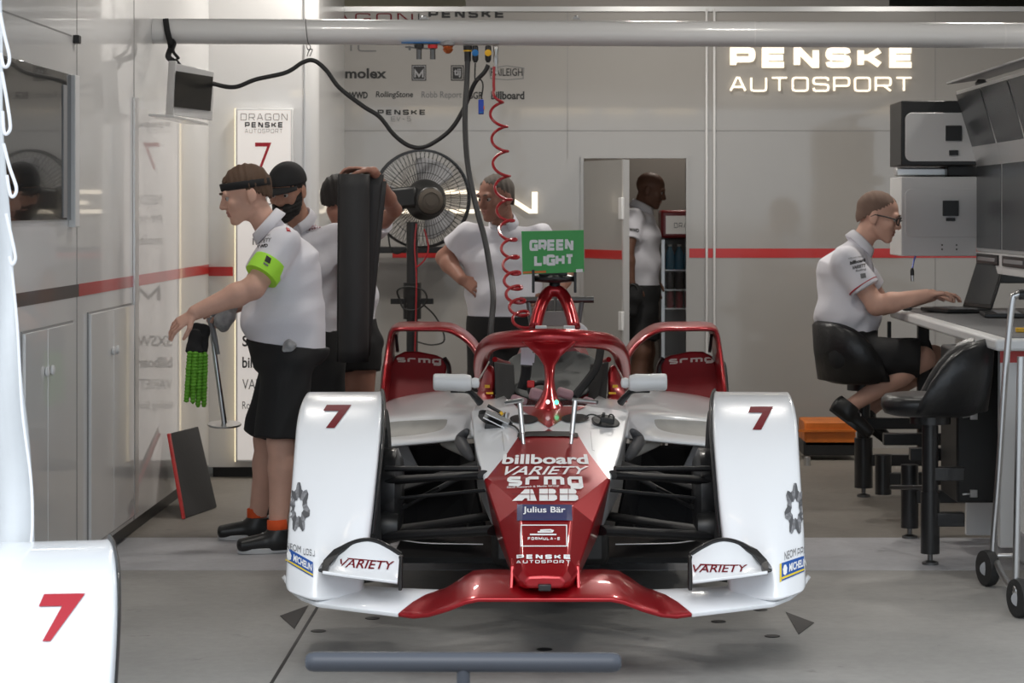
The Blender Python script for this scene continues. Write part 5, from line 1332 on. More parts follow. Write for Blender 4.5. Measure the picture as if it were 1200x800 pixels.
# ------------------------------------------------------------------ along the back wall
ob_ = thing('orange_tool_tray', (P(960, 0, 15.0).x, 15.0, .0), 'orange tray on a black box against the back wall by the seated man', 'tray')
b = MB(); b.box2(P(936, 528, 15.2), P(1003, 517, 14.9)); b.build('box', 'black', ob_, bevel=.006)
b = MB(); b.box2(P(936, 517, 15.25), P(1003, 494, 14.9)); b.build('tray_body', 'orange', ob_, bevel=.01)
b = MB(); b.box2(P(936, 506, 14.88), P(1003, 503, 14.9)); b.build('tray_rib', 'orange', ob_)
b = MB(); b.lathe(P(946, 521, 14.6) , (0, 0, 1), [(.02, 0), (.02, .05), (.014, .055), (0, .055)], 12); o_ = tag(b.build('metal_cup', 'steel', None, smooth=True), 'small shiny metal cup on the floor by the orange tray', 'cup')
o_.location.z = -P(946, 521, 14.6).z
b = MB(); b.box2(P(437, 296.5, 15.4), P(560, 288.5, 15.6)); tag(b.build('wall_rail', 'black_steel', None, bevel=.004), 'black rail on the back wall behind the pedestal fan', 'rail')
# large fan
YF = 14.6
fn = thing('pedestal_fan', (P(483, 0, YF).x, YF, 0), 'large black pedestal fan seen from behind, by the back wall', 'fan')
c = P(494, 233, YF); ax = Vector((-.25, 1, .05)).normalized()
Rc = 57 * YF / F_PX
e1 = Vector((0, 0, 1)); e1 = (e1 - ax * e1.dot(ax)).normalized(); e2 = ax.cross(e1)
def ring(b, rad, off, r, n=48): b.tube([c + ax * off + (e1 * math.cos(a) + e2 * math.sin(a)) * rad for a in [2 * math.pi * i / n for i in range(n)]], r, 6, closed=True)
b = MB(); ring(b, Rc, -.02, .008); ring(b, Rc, .03, .006); b.build('cage_rim', 'black_steel', fn, smooth=True)
b = MB()
for k in range(64):
    a = 2 * math.pi * k / 64; d = e1 * math.cos(a) + e2 * math.sin(a); d2 = e1 * math.cos(a + .12) + e2 * math.sin(a + .12)
    b.tube([c - ax * .10 + d * .09, c - ax * .10 + d2 * (Rc * .6), c - ax * .06 + d2 * (Rc * .9), c - ax * .02 + d2 * Rc], .0016, 4, caps=False)
for q in (.35, .55, .75): ring(b, Rc * q, -.10 if q < .7 else -.09, .0018, 40)
b.build('rear_grille', 'black_steel', fn)
b = MB()
for k in range(64):
    a = 2 * math.pi * k / 64; d = e1 * math.cos(a) + e2 * math.sin(a)
    b.tube([c + ax * .09 + d * .05, c + ax * .085 + d * (Rc * .7), c + ax * .03 + d * Rc], .0016, 4, caps=False)
b.build('front_grille', 'black_steel', fn)
for k in range(3):
    a0 = 2 * math.pi * k / 3 + .4; rows = []
    for rr_ in (.06, .13, .2, Rc * .88):
        rows.append([c + (e1 * math.cos(a0 + t * (.55 if rr_ > .1 else .3)) + e2 * math.sin(a0 + t * (.55 if rr_ > .1 else .3))) * rr_ + ax * (.02 - .05 * t) for t in (-1, -.3, .4, 1)])
    b = MB(); b.grid(rows); b.build('fan_blade', 'grey_plastic', fn, solid=.004, sub=1)
b = MB(); b.lathe(c + ax * -.30 , ax, [(0, 0), (.06, .0), (.085, .02), (.095, .08), (.12, .13), (.125, .19), (.09, .22), (0, .22)], 28); b.build('motor', 'black', fn, smooth=True)
b = MB(); b.lathe(c + ax * -.31, ax, [(0, 0), (.03, 0), (.03, .006), (.05, .008), (.052, .004), (.075, .012), (.078, .02), (0, .02)], 28); b.build('motor_cap', mat('bronze_cap', (.10, .085, .07), .5, metal=.4), fn, smooth=True)
b = MB(); b.box(P(470, 232, YF - .2), (.2, .12, .13), Matrix.Rotation(-.1, 3, 'Y')); b.build('gear_case', 'black', fn, bevel=.02)
pc = P(483, 260, YF - .1)
b = MB(); b.tube([Vector((pc.x, YF - .1, .05)), pc], .035, 16); b.build('post', 'black_steel', fn, smooth=True)
b = MB(); b.tube([Vector((pc.x, YF - .1, .9)), Vector((pc.x, YF - .1, 1.12))], .055, 16); b.build('clamp', 'black', fn, smooth=True)
b = MB(); b.box(Vector((pc.x, YF - .1, P(0, 352, YF).z)), (.26, .05, .035)); b.build('cross_bar', 'black', fn, bevel=.004)
b = MB(); b.lathe((pc.x, YF - .1, 0), (0, 0, 1), [(.26, 0), (.26, .03), (.06, .05), (.04, .07), (0, .07)], 28); b.build('base', 'black_steel', fn, smooth=True)
b = MB(); b.box(Vector((pc.x - .01, YF - .14, P(0, 362, YF).z)), (.04, .01, .09)); b.build('label_plate', 'alu', fn)
b = MB()
b.tube(smooth_path([P(468, 350, YF - .15), P(466, 340, YF - .17), P(478, 336, YF - .18), P(496, 340, YF - .17), P(500, 352, YF - .16), P(490, 362, YF - .16), P(474, 362, YF - .16)], 5, closed=True), .006, 6, closed=True)
b.build('power_cord', 'cable', fn, smooth=True); b = MB()
b.tube(smooth_path([P(455, 275, YF - .1), P(458, 292, YF - .1), P(466, 297, YF - .1), P(478, 290, YF - .1)], 5), .005, 6)
b.build('power_cord', 'cable', fn, smooth=True); b = MB()
b.tube(smooth_path([P(495, 356, YF - .15), P(508, 368, YF - .15), P(518, 385, YF - .15), P(520, 400, YF - .15), P(505, 404, YF - .12), P(488, 400, YF - .1)], 5), .005, 6)
b.build('power_cord', 'cable', fn, smooth=True)
for pts_ in ([(497, 268), (502, 290), (497, 305), (488, 313)], [(488, 262), (486, 290), (488, 330), (486, 420)]):
    b = MB(); b.tube(smooth_path([P(x, y, YF - .2) for x, y in pts_], 5), .005, 6); b.build('red_cord', 'red_rubber', fn, smooth=True)

# fridge and bottles in the back room
YR = 16.55
fg = thing('display_fridge', (P(793, 0, YR).x, YR, 0), 'glass front drinks fridge with a red header in the back room', 'fridge')
xa_, xb_ = P(775, 0, YR).x, P(838, 0, YR).x
zt_, zs = P(0, 246, YR).z, P(0, 279, YR).z
b = MB(); b.box2((xa_, YR + .4, 0), (xb_, YR + .5, zt_)); b.box2((xa_, YR, 0), (xa_ + .025, YR + .4, zs)); b.box2((xb_ - .025, YR, 0), (xb_, YR + .4, zs)); b.box2((xa_, YR, 0), (xb_, YR + .4, .12)); b.build('cabinet', 'grey_plastic', fg, bevel=.004)
b = MB(); b.box2((xa_ - .004, YR - .01, zs), (xb_, YR + .4, zt_)); hd = b.build('header', 'red_dull', fg, bevel=.02)
b = MB(); b.box2((xa_ + .03, YR - .016, zs + .03), (xb_ - .03, YR - .008, zt_ - .04)); hf = b.build('header_sign', mat('fridge_sign', (.6, .57, .53), .4, emit=(1, .95, .88), emit_s=.12), fg)
decal('lettering', quadmap(wide('DRAGON', .14), rect(790, 261, 822, 267)), 'ink_grey', hf, fg, lift=.002)
shelves = [P(0, y, YR).z for y in (316, 339, 361, 420)]
for z in shelves:
    b = MB(); b.box2((xa_ + .025, YR + .01, z - .008), (xb_ - .025, YR + .4, z)); b.build('shelf', 'alu', fg)
b = MB(); b.box2((xa_ + .02, YR - .012, .12), (xb_ - .02, YR - .006, zs - .01)); b.build('glass_door', 'glass', fg)
b = MB(); b.box2((xa_ + .0, YR - .02, .12), (xa_ + .022, YR - .004, zs - .01)); b.build('door_frame', 'alu', fg)
blue_b = mat('blue_bottle', (.03, .22, .38), .2, coat=.5); dark_c = mat('dark_can', (.10, .085, .09), .3, metal=.5); red_c = mat('red_can', (.26, .02, .03), .3, metal=.4)
def bottle(p, m, hgt, r, name, lab, cat, grp):
    t = thing(name, p, lab, cat, grp)
    if name == 'water_bottle':
        b = MB(); b.lathe(p, (0, 0, 1), [(r * .9, 0), (r, .01), (r, hgt * .55), (r * .85, hgt * .68), (r * .42, hgt * .85), (r * .4, hgt * .92), (0, hgt * .92)], 16); b.build('body', m, t, smooth=True)
        b = MB(); b.lathe(p, (0, 0, 1), [(r * .45, hgt * .92), (r * .45, hgt), (0, hgt)], 12); b.build('cap', 'ink_white', t, smooth=True)
    else:
        b = MB(); b.lathe(p, (0, 0, 1), [(r * .8, 0), (r, .008), (r, hgt * .9), (r * .85, hgt), (0, hgt)], 16); b.build('body', m, t, smooth=True)
        b = MB(); b.lathe(p, (0, 0, 1), [(r * .86, hgt), (r * .86, hgt + .003), (0, hgt + .002)], 16); b.build('lid', 'steel', t, smooth=True)
    return t
for (lvl, m, hgt, r, name, cat, lab, grp) in ((0, blue_b, .175, .033, 'water_bottle', 'bottle', 'blue water bottle on the top shelf of the fridge', 'bottles in the fridge'), (1, dark_c, .115, .027, 'drinks_can', 'can', 'dark drinks can on the middle shelf of the fridge', 'dark cans in the fridge'), (2, red_c, .115, .027, 'drinks_can', 'can', 'red drinks can on the lower shelf of the fridge', 'red cans in the fridge')):
    proto = None
    for i in range(5):
        x = xa_ + .062 + i * .064
        if proto is None: proto = bottle((x, YR + .06, shelves[lvl]), m, hgt, r, name, lab, cat, grp)
        else:
            c_ = copy_tree(proto); c_.location.x = x
# ------------------------------------------------------------------ people: smooth implicit bodies meshed as one surface
class Sdf:
    def __init__(s, h): s.h = h; s.ops = []
    def _add(s, fn, lo, hi, k, op='u'): s.ops.append((fn, np.array(lo), np.array(hi), k, op)); return s
    def cone(s, a, b, ra, rb, k=.02, op='u'):
        a = np.array(a, float); b = np.array(b, float); d = b - a; L2 = max(float(d @ d), 1e-9); m = max(ra, rb)
        def fn(X, Y, Z):
            px, py, pz = X - a[0], Y - a[1], Z - a[2]
            t = np.clip((px * d[0] + py * d[1] + pz * d[2]) / L2, 0, 1)
            return np.sqrt((px - t * d[0]) ** 2 + (py - t * d[1]) ** 2 + (pz - t * d[2]) ** 2) - (ra + (rb - ra) * t)
        return s._add(fn, np.minimum(a, b) - m, np.maximum(a, b) + m, k, op)
    def conecut(s, a, b, ra, rb, p, n, k=.04):
        s.cone(a, b, ra, rb, k); fn, lo, hi, k_, op = s.ops[-1]; p = np.array(p, float); n = nv(n)
        def f2(X, Y, Z): return np.maximum(fn(X, Y, Z), (X - p[0]) * n[0] + (Y - p[1]) * n[1] + (Z - p[2]) * n[2])
        s.ops[-1] = (f2, lo, hi, k_, op); return s
    def chain(s, pts, rs, k=.02):
        for i in range(len(pts) - 1): s.cone(pts[i], pts[i + 1], rs[i], rs[i + 1], k)
        return s
    def ell(s, c, r, R=None, k=.02, op='u'):
        c = np.array(c, float); r = np.array(r, float); Rm = np.array(R) if R is not None else np.eye(3); m = float(r.max())
        def fn(X, Y, Z):
            px, py, pz = X - c[0], Y - c[1], Z - c[2]
            q = [(px * Rm[0, i] + py * Rm[1, i] + pz * Rm[2, i]) / r[i] for i in range(3)]
            k0 = np.sqrt(q[0] ** 2 + q[1] ** 2 + q[2] ** 2)
            k1 = np.sqrt((q[0] / r[0]) ** 2 + (q[1] / r[1]) ** 2 + (q[2] / r[2]) ** 2) + 1e-6
            return k0 * (k0 - 1) / k1
        return s._add(fn, c - m, c + m, k, op)
    def ebone(s, a, b, ra, rb, side, k=.03, cap=None):
        """elliptic tapered segment; ra, rb = (half width along side, half depth across)"""
        a = np.array(a, float); b = np.array(b, float); d = b - a; L = float(np.linalg.norm(d)); d /= L
        e1 = np.array(side, float); e1 -= d * (e1 @ d); e1 /= np.linalg.norm(e1); e2 = np.cross(d, e1)
        m = max(*ra, *rb); cp = cap or .6 * min(*ra, *rb)
        def fn(X, Y, Z):
            px, py, pz = X - a[0], Y - a[1], Z - a[2]
            z = px * d[0] + py * d[1] + pz * d[2]; t = np.clip(z / L, 0, 1)
            x = px * e1[0] + py * e1[1] + pz * e1[2]; y = px * e2[0] + py * e2[1] + pz * e2[2]
            rx = ra[0] + (rb[0] - ra[0]) * t; ry = ra[1] + (rb[1] - ra[1]) * t; ex = z - t * L
            q0 = (x / rx) ** 2 + (y / ry) ** 2 + (ex / cp) ** 2
            k0 = np.sqrt(q0); k1 = np.sqrt((x / rx ** 2) ** 2 + (y / ry ** 2) ** 2 + (ex / cp ** 2) ** 2) + 1e-6
            return k0 * (k0 - 1) / k1
        return s._add(fn, np.minimum(a, b) - m - cp, np.maximum(a, b) + m + cp, k, 'u')
    def cut(s, p, n, lo=None, hi=None, k=.004):
        """remove what lies on the side the normal points to (inside the box lo..hi when given)"""
        p = np.array(p, float); n = np.array(n, float); n /= np.linalg.norm(n)
        def fn(X, Y, Z): return -((X - p[0]) * n[0] + (Y - p[1]) * n[1] + (Z - p[2]) * n[2])
        s.ops.append((fn, None if lo is None else np.array(lo, float), None if hi is None else np.array(hi, float), k, 'cut')); return s
    def noise(s, fn): s.ops.append((fn, None, None, 0, 'n')); return s
    def mesh(s, name, m, parent=None, mats=None, matfn=None):
        h = s.h
        los = [o[1] for o in s.ops if o[4] == 'u']; his = [o[2] for o in s.ops if o[4] == 'u']
        lo = np.min(los, 0) - 5 * h; hi = np.max(his, 0) + 5 * h
        n = np.ceil((hi - lo) / h).astype(int) + 1
        F = np.full(n, 1.0, np.float32)
        for fn, a, b, k, op in s.ops:
            if a is None: i0 = np.zeros(3, int); i1 = n.copy()
            else:
                pad = k + 4 * h if op != 'cut' else 0
                i0 = np.clip(np.floor((a - pad - lo) / h).astype(int), 0, n - 1); i1 = np.clip(np.ceil((b + pad - lo) / h).astype(int) + 1, 1, n)
            sl = tuple(slice(i0[q], i1[q]) for q in range(3))
            X = (lo[0] + h * np.arange(i0[0], i1[0], dtype=np.float32))[:, None, None]; Y = (lo[1] + h * np.arange(i0[1], i1[1], dtype=np.float32))[None, :, None]; Z = (lo[2] + h * np.arange(i0[2], i1[2], dtype=np.float32))[None, None, :]
            A = F[sl]
            if op == 'n': F[sl] = A + fn(X, Y, Z); continue
            D = np.broadcast_to(fn(X, Y, Z), A.shape).astype(np.float32)
            if op == 'u':
                q = np.maximum(k - np.abs(A - D), 0) / k; F[sl] = np.minimum(A, D) - q * q * k * .25
            elif op == 's':
                D = -D; q = np.maximum(k - np.abs(A - D), 0) / k; F[sl] = np.maximum(A, D) + q * q * k * .25
            elif op == 'cut': F[sl] = np.maximum(A, -D)
        neg = F < 0
        c = np.zeros(n - 1, np.int8)
        cs = [(i, j, k_) for i in (0, 1) for j in (0, 1) for k_ in (0, 1)]
        for i, j, k_ in cs: c += neg[i:n[0] - 1 + i, j:n[1] - 1 + j, k_:n[2] - 1 + k_]
        mask = (c > 0) & (c < 8)
        ids = np.argwhere(mask); idx = np.full(n - 1, -1, np.int64); idx[mask] = np.arange(len(ids))
        acc = np.zeros((len(ids), 3)); cnt = np.zeros(len(ids))
        for p in cs:
            for ax in range(3):
                if p[ax]: continue
                q = list(p); q[ax] = 1
                va = F[ids[:, 0] + p[0], ids[:, 1] + p[1], ids[:, 2] + p[2]]; vb = F[ids[:, 0] + q[0], ids[:, 1] + q[1], ids[:, 2] + q[2]]
                x = (va < 0) != (vb < 0); t = np.where(x, va / np.where(x, va - vb, 1), 0)
                pos = np.array(p, float)[None] + np.zeros((len(ids), 3)); pos[:, ax] += t
                acc += pos * x[:, None]; cnt += x
        V = (ids + acc / cnt[:, None]) * h + lo
        quads = []
        for ax in range(3):
            u, v = [(1, 2), (2, 0), (0, 1)][ax]
            sl0 = [slice(1, n[q] - 1) for q in range(3)]; sl0[ax] = slice(0, n[ax] - 1); sl1 = list(sl0); sl1[ax] = slice(1, n[ax])
            a, b = neg[tuple(sl0)], neg[tuple(sl1)]
            e = np.argwhere(a != b); base = e + np.array([0 if q == ax else 1 for q in range(3)])
            fl = a[e[:, 0], e[:, 1], e[:, 2]]
            def g(du, dv):
                w_ = base.copy(); w_[:, u] += du; w_[:, v] += dv; return idx[w_[:, 0], w_[:, 1], w_[:, 2]]
            Q = np.stack([g(-1, -1), g(0, -1), g(0, 0), g(-1, 0)], 1)
            Q[~fl] = Q[~fl][:, ::-1]; quads.append(Q)
        Q = np.concatenate(quads); Q = Q[(Q >= 0).all(1)]
        off = parent_base(parent) if parent else Vector((0, 0, 0))
        me = bpy.data.meshes.new(name); me.vertices.add(len(V)); me.loops.add(len(Q) * 4); me.polygons.add(len(Q))
        me.vertices.foreach_set('co', (V - np.array(off)).astype(np.float32).ravel())
        me.loops.foreach_set('vertex_index', Q.astype(np.int32).ravel())
        me.polygons.foreach_set('loop_start', np.arange(0, len(Q) * 4, 4, dtype=np.int32))
        try: me.polygons.foreach_set('loop_total', np.full(len(Q), 4, np.int32))
        except Exception: pass
        me.polygons.foreach_set('use_smooth', np.ones(len(Q), bool))
        for q in (mats or [m]): me.materials.append(M[q] if isinstance(q, str) else q)
        if matfn is not None:
            ctr = V[Q].mean(1); me.polygons.foreach_set('material_index', matfn(ctr).astype(np.int32))
        me.update(calc_edges=True); me.validate()
        o = bpy.data.objects.new(name, me); COL.objects.link(o)
        if parent: o.parent = parent
        return o

def nv(v): v = np.array(v, float); return v / np.linalg.norm(v)
def A3(p): return np.array(p, float)
def folds(amp, fx, seed):
    rs = np.random.RandomState(seed); ph = rs.rand(8) * 6.28; dr = rs.randn(5, 3)
    def fn(X, Y, Z):
        w1 = np.sin(9 * X * dr[0, 0] + 9 * Y * dr[0, 1] + 11 * Z + ph[0]); w2 = np.sin(14 * X + 10 * Y * dr[1, 1] - 9 * Z + ph[1])
        return amp * (np.sin(fx * (Z * .8 + X * .5 * dr[2, 0] + Y * .4) + 2.2 * w1 + ph[2]) * .6 + np.sin(fx * 1.6 * (X * .8 - Z * .5 + Y * dr[3, 1] * .4) + 1.8 * w2 + ph[3]) * .4)
    return fn

class Head:
    def __init__(s, c, f, up=(0, 0, 1), sc=1.0):
        s.c = A3(c); s.f = nv(f); u = A3(up); s.u = nv(u - s.f * (u @ s.f)); s.s = np.cross(s.u, s.f); s.sc = sc
        s.R = np.stack([s.f, s.s, s.u], 1)
    def p(s, f, l, u): return s.c + (s.f * f + s.s * l + s.u * u) * s.sc
    def loc(s, P_): d = (P_ - s.c) / s.sc; return d @ s.R
    def body(s, S_, wide_=1.0):
        k = s.sc; R = s.R
        S_.ell(s.p(-.012, 0, .035), A3((.100, .077, .088)) * k, R, .02)
        S_.ell(s.p(.022, 0, -.032), A3((.068, .060 * wide_, .074)) * k, R, .025)
        for g in (-1, 1): S_.cone(s.p(-.012, g * .052 * wide_, -.05), s.p(.062, g * .017, -.098), .018 * k, .015 * k, .02)
        S_.ell(s.p(.072, 0, -.098), A3((.018, .022, .016)) * k, R, .015)
        S_.cone(s.p(.084, 0, .018), s.p(.106, 0, -.026), .010 * k, .0135 * k, .014)
        S_.ell(s.p(.062, 0, -.060), A3((.030, .036, .036)) * k, R, .018)
        for g in (-1, 1):
            S_.ell(s.p(.094, g * .014, -.031), A3((.013, .010, .009)) * k, R, .008)
            S_.ell(s.p(.062, g * .042 * wide_, -.022), A3((.024, .022, .026)) * k, R, .02)
            S_.ell(s.p(-.016, g * .079, -.006), A3((.021, .007, .032)) * k, R, .006)
            S_.ell(s.p(-.006, g * .074, -.026), A3((.010, .010, .014)) * k, R, .006)
        S_.cone(s.p(.083, -.040, .026), s.p(.083, .040, .026), .012 * k, .012 * k, .015)
        for g in (-1, 1): S_.ell(s.p(.102, g * .032, .003), A3((.018, .019, .009)) * k, R, .010, 's')
        S_.ell(s.p(.087, 0, -.056), A3((.012, .024, .006)) * k, R, .006); S_.ell(s.p(.085, 0, -.067), A3((.012, .021, .007)) * k, R, .006)
        S_.ell(s.p(.105, 0, -.0615), A3((.012, .026, .0022)) * k, R, .004, 's')
    def lipmask(s, C):
        q = s.loc(C); return (q[:, 0] > .070) & (abs(q[:, 1]) < .024) & (abs(q[:, 2] + .0615) < .0125)
    def eyes(s, parent):
        for g in (-1, 1):
            c = Vector(s.p(.0765, g * .032, .003)); b = MB(); r = .0122 * s.sc
            b.lathe(c - Vector(s.f) * r, Vector(s.f), [(r * math.sin(math.pi * i / 10), r * (1 - math.cos(math.pi * i / 10))) for i in range(11)], 16, caps=False)
            e = b.build('eye', 'eye_white', parent, smooth='all')
            b = MB(); b.lathe(c + Vector(s.f) * r * .86 , Vector(s.f), [(r * .5, 0), (r * .4, r * .14), (0, r * .2)], 14, caps=False); b.build('iris', 'iris', e, smooth='all')
            # lids
            S_ = None
    def brows(s, parent, m):
        for g in (-1, 1):
            b = MB(); b.tube([Vector(s.p(.099, g * .016, .026)), Vector(s.p(.098, g * .03, .031)), Vector(s.p(.086, g * .047, .027))], [.0045, .0055, .003], 8, flat=(Vector(s.u), .7)); b.build('eyebrow', m, parent, smooth='all')
    def hair(s, name, m, parent, thick, slope=.62, base=.018, sides=True, rough=.0015, h=.004, top=0):
        S_ = Sdf(h); k = s.sc
        S_.ell(s.p(-.014, 0, .035 + top), (A3((.100, .077, .088)) + thick) * k, s.R, .01)
        S_.ell(s.p(-.03, 0, -.015), (A3((.078, .068, .06)) + thick * .7) * k, s.R, .02)
        n = nv(s.u - s.f * slope); c0 = s.c + s.u * base * k
        rs = np.random.RandomState(3); a = rs.randn(3) * 90; b_ = rs.randn(3) * 120
        S_.ops.append((lambda X, Y, Z: (X - c0[0]) * n[0] + (Y - c0[1]) * n[1] + (Z - c0[2]) * n[2] + .004 * np.sin(a[0] * X * 2 + a[1] * Y * 2 + 60 * Z) + .003 * np.sin(b_[0] * X * 2 + b_[1] * Y), None, None, .004, 'cut'))
        S_.noise(lambda X, Y, Z: rough * (np.sin(a[0] * X + a[1] * Y + a[2] * Z) + np.sin(b_[0] * X + b_[1] * Y + b_[2] * Z)))
        return S_.mesh(name, m, parent)

def hand(S_, wrist, d, palm, thumb, curl=(.3, .35, .3), spread=.05, sc=1.0):
    """palm = direction the palm faces, thumb = direction towards the thumb side"""
    w0 = A3(wrist); d = nv(d); pn = A3(palm); pn = nv(pn - d * (pn @ d)); t = np.cross(d, pn); t = t if t @ A3(thumb) > 0 else -t
    kn = w0 + d * .095 * sc
    S_.ebone(w0 + d * .012, w0 + d * .085 * sc, (.030 * sc, .017 * sc), (.042 * sc, .014 * sc), t, .015)
    for i, (o, L, r) in enumerate(((.033, .074, .0088), (.011, .082, .0090), (-.011, .076, .0086), (-.032, .060, .0078))):
        p = kn + t * o * sc - d * (.004 + .006 * (i == 3)) * sc; ang = 0.0
        fd = nv(d + t * o * spread * 30 * .1)
        for seg, c in zip((.46, .31, .23), curl):
            ang += c * (1 + .12 * i); q = fd * math.cos(ang) + pn * math.sin(ang); p2 = p + q * L * seg * sc
            S_.cone(p, p2, r * sc, r * .93 * sc, .004); p = p2; r *= .93
    p = w0 + d * .03 * sc + t * .026 * sc; q = nv(d * .65 + t * .65 + pn * .35); p2 = p + q * .042 * sc; S_.cone(p, p2, .0145 * sc, .0115 * sc, .010)
    q = nv(d * .85 + t * .25 + pn * .45); p3 = p2 + q * .032 * sc; S_.cone(p2, p3, .0108 * sc, .0098 * sc, .004); q = nv(d * .9 + pn * .5); S_.cone(p3, p3 + q * .024 * sc, .0098 * sc, .0082 * sc, .004)

def shoe(root, ankle, toe_dir, name, up=(0, 0, 1), L=.28, sole='shoe_sole', upper='black', laces=True, sole_z=None):
    """ankle joint to sole distance about 9 cm"""
    a = A3(ankle); u = nv(up); f = A3(toe_dir); f = nv(f - u * (f @ u)); sd = np.cross(u, f); g = a - u * .085
    S_ = Sdf(.004)
    S_.ebone(g - f * .062 + u * .048, g + f * .02 + u * .05, (.038, .052), (.043, .052), sd, .02)
    S_.ebone(g + f * .02 + u * .046, g + f * .166 + u * .036, (.043, .050), (.042, .032), sd, .04)
    S_.cone(a - u * .03 - f * .008, a + u * .03 - f * .012, .047, .048, .03)
    S_.cut(g + u * .012, -u); S_.cut(a + u * .020, u)
    o = S_.mesh(name, upper, root)
    b = MB(); rr = []
    for z, k in ((0, .96), (.01, 1.0), (.022, .99), (.024, .9)):
        ring = []
        for i in range(32):
            th = 2 * math.pi * i / 32; c, s_ = math.cos(th), math.sin(th)
            x = .058 + .132 * c; w_ = (.046 if c > 0 else .040) * (1 - .12 * abs(c))
            ring.append(Vector(g + f * (x - .005) * (1 if z == 0 else 1) * 1.0 * (k if k < 1 else 1) + sd * w_ * s_ * k * 1.05 + u * z))
        rr.append(ring)
    b.loft(rr); b.build('sole', sole, o, smooth=True)
    if laces:
        b = MB()
        for q in (.035, .06, .085):
            h_ = .104 - .40 * (q - .02)
            b.tube([Vector(g + f * q + sd * .026 + u * (h_ - .012)), Vector(g + f * (q + .008) + u * h_), Vector(g + f * (q + .016) - sd * .026 + u * (h_ - .012))], .004, 6)
        b.build('laces', 'shoe_sole', o)
    return o

def torso(S_, J, grow=0.0, sleeves=True):
    """pelvis - waist - chest - shoulders from joints; sizes in J['w'] = ((hip w,d),(waist w,d),(chest w,d))"""
    (hw, hd), (ww, wd), (cw, cd) = J['w']; g = grow; sd = A3(J['side'])
    S_.ebone(J['pelvis'], J['waist'], (hw + g, hd + g), (ww + g, wd + g), sd, .05, .09)
    S_.ebone(J['waist'], J['chest'], (ww + g, wd + g), (cw + g, cd + g), sd, .06, .08)
    top = A3(J['chest']) * .45 + A3(J['neck']) * .55
    S_.ebone(J['chest'], top, (cw + g, cd + g), (cw * .72 + g, cd * .72 + g), sd, .06, .06)
    for q in 'LR':
        S_.cone(top + (A3(J['sh' + q]) - top) * .2, J['sh' + q], .062 + g, .060 + g, .05)
    S_.cone(top, A3(J['neck']), .075 + g, .062 + g, .04)

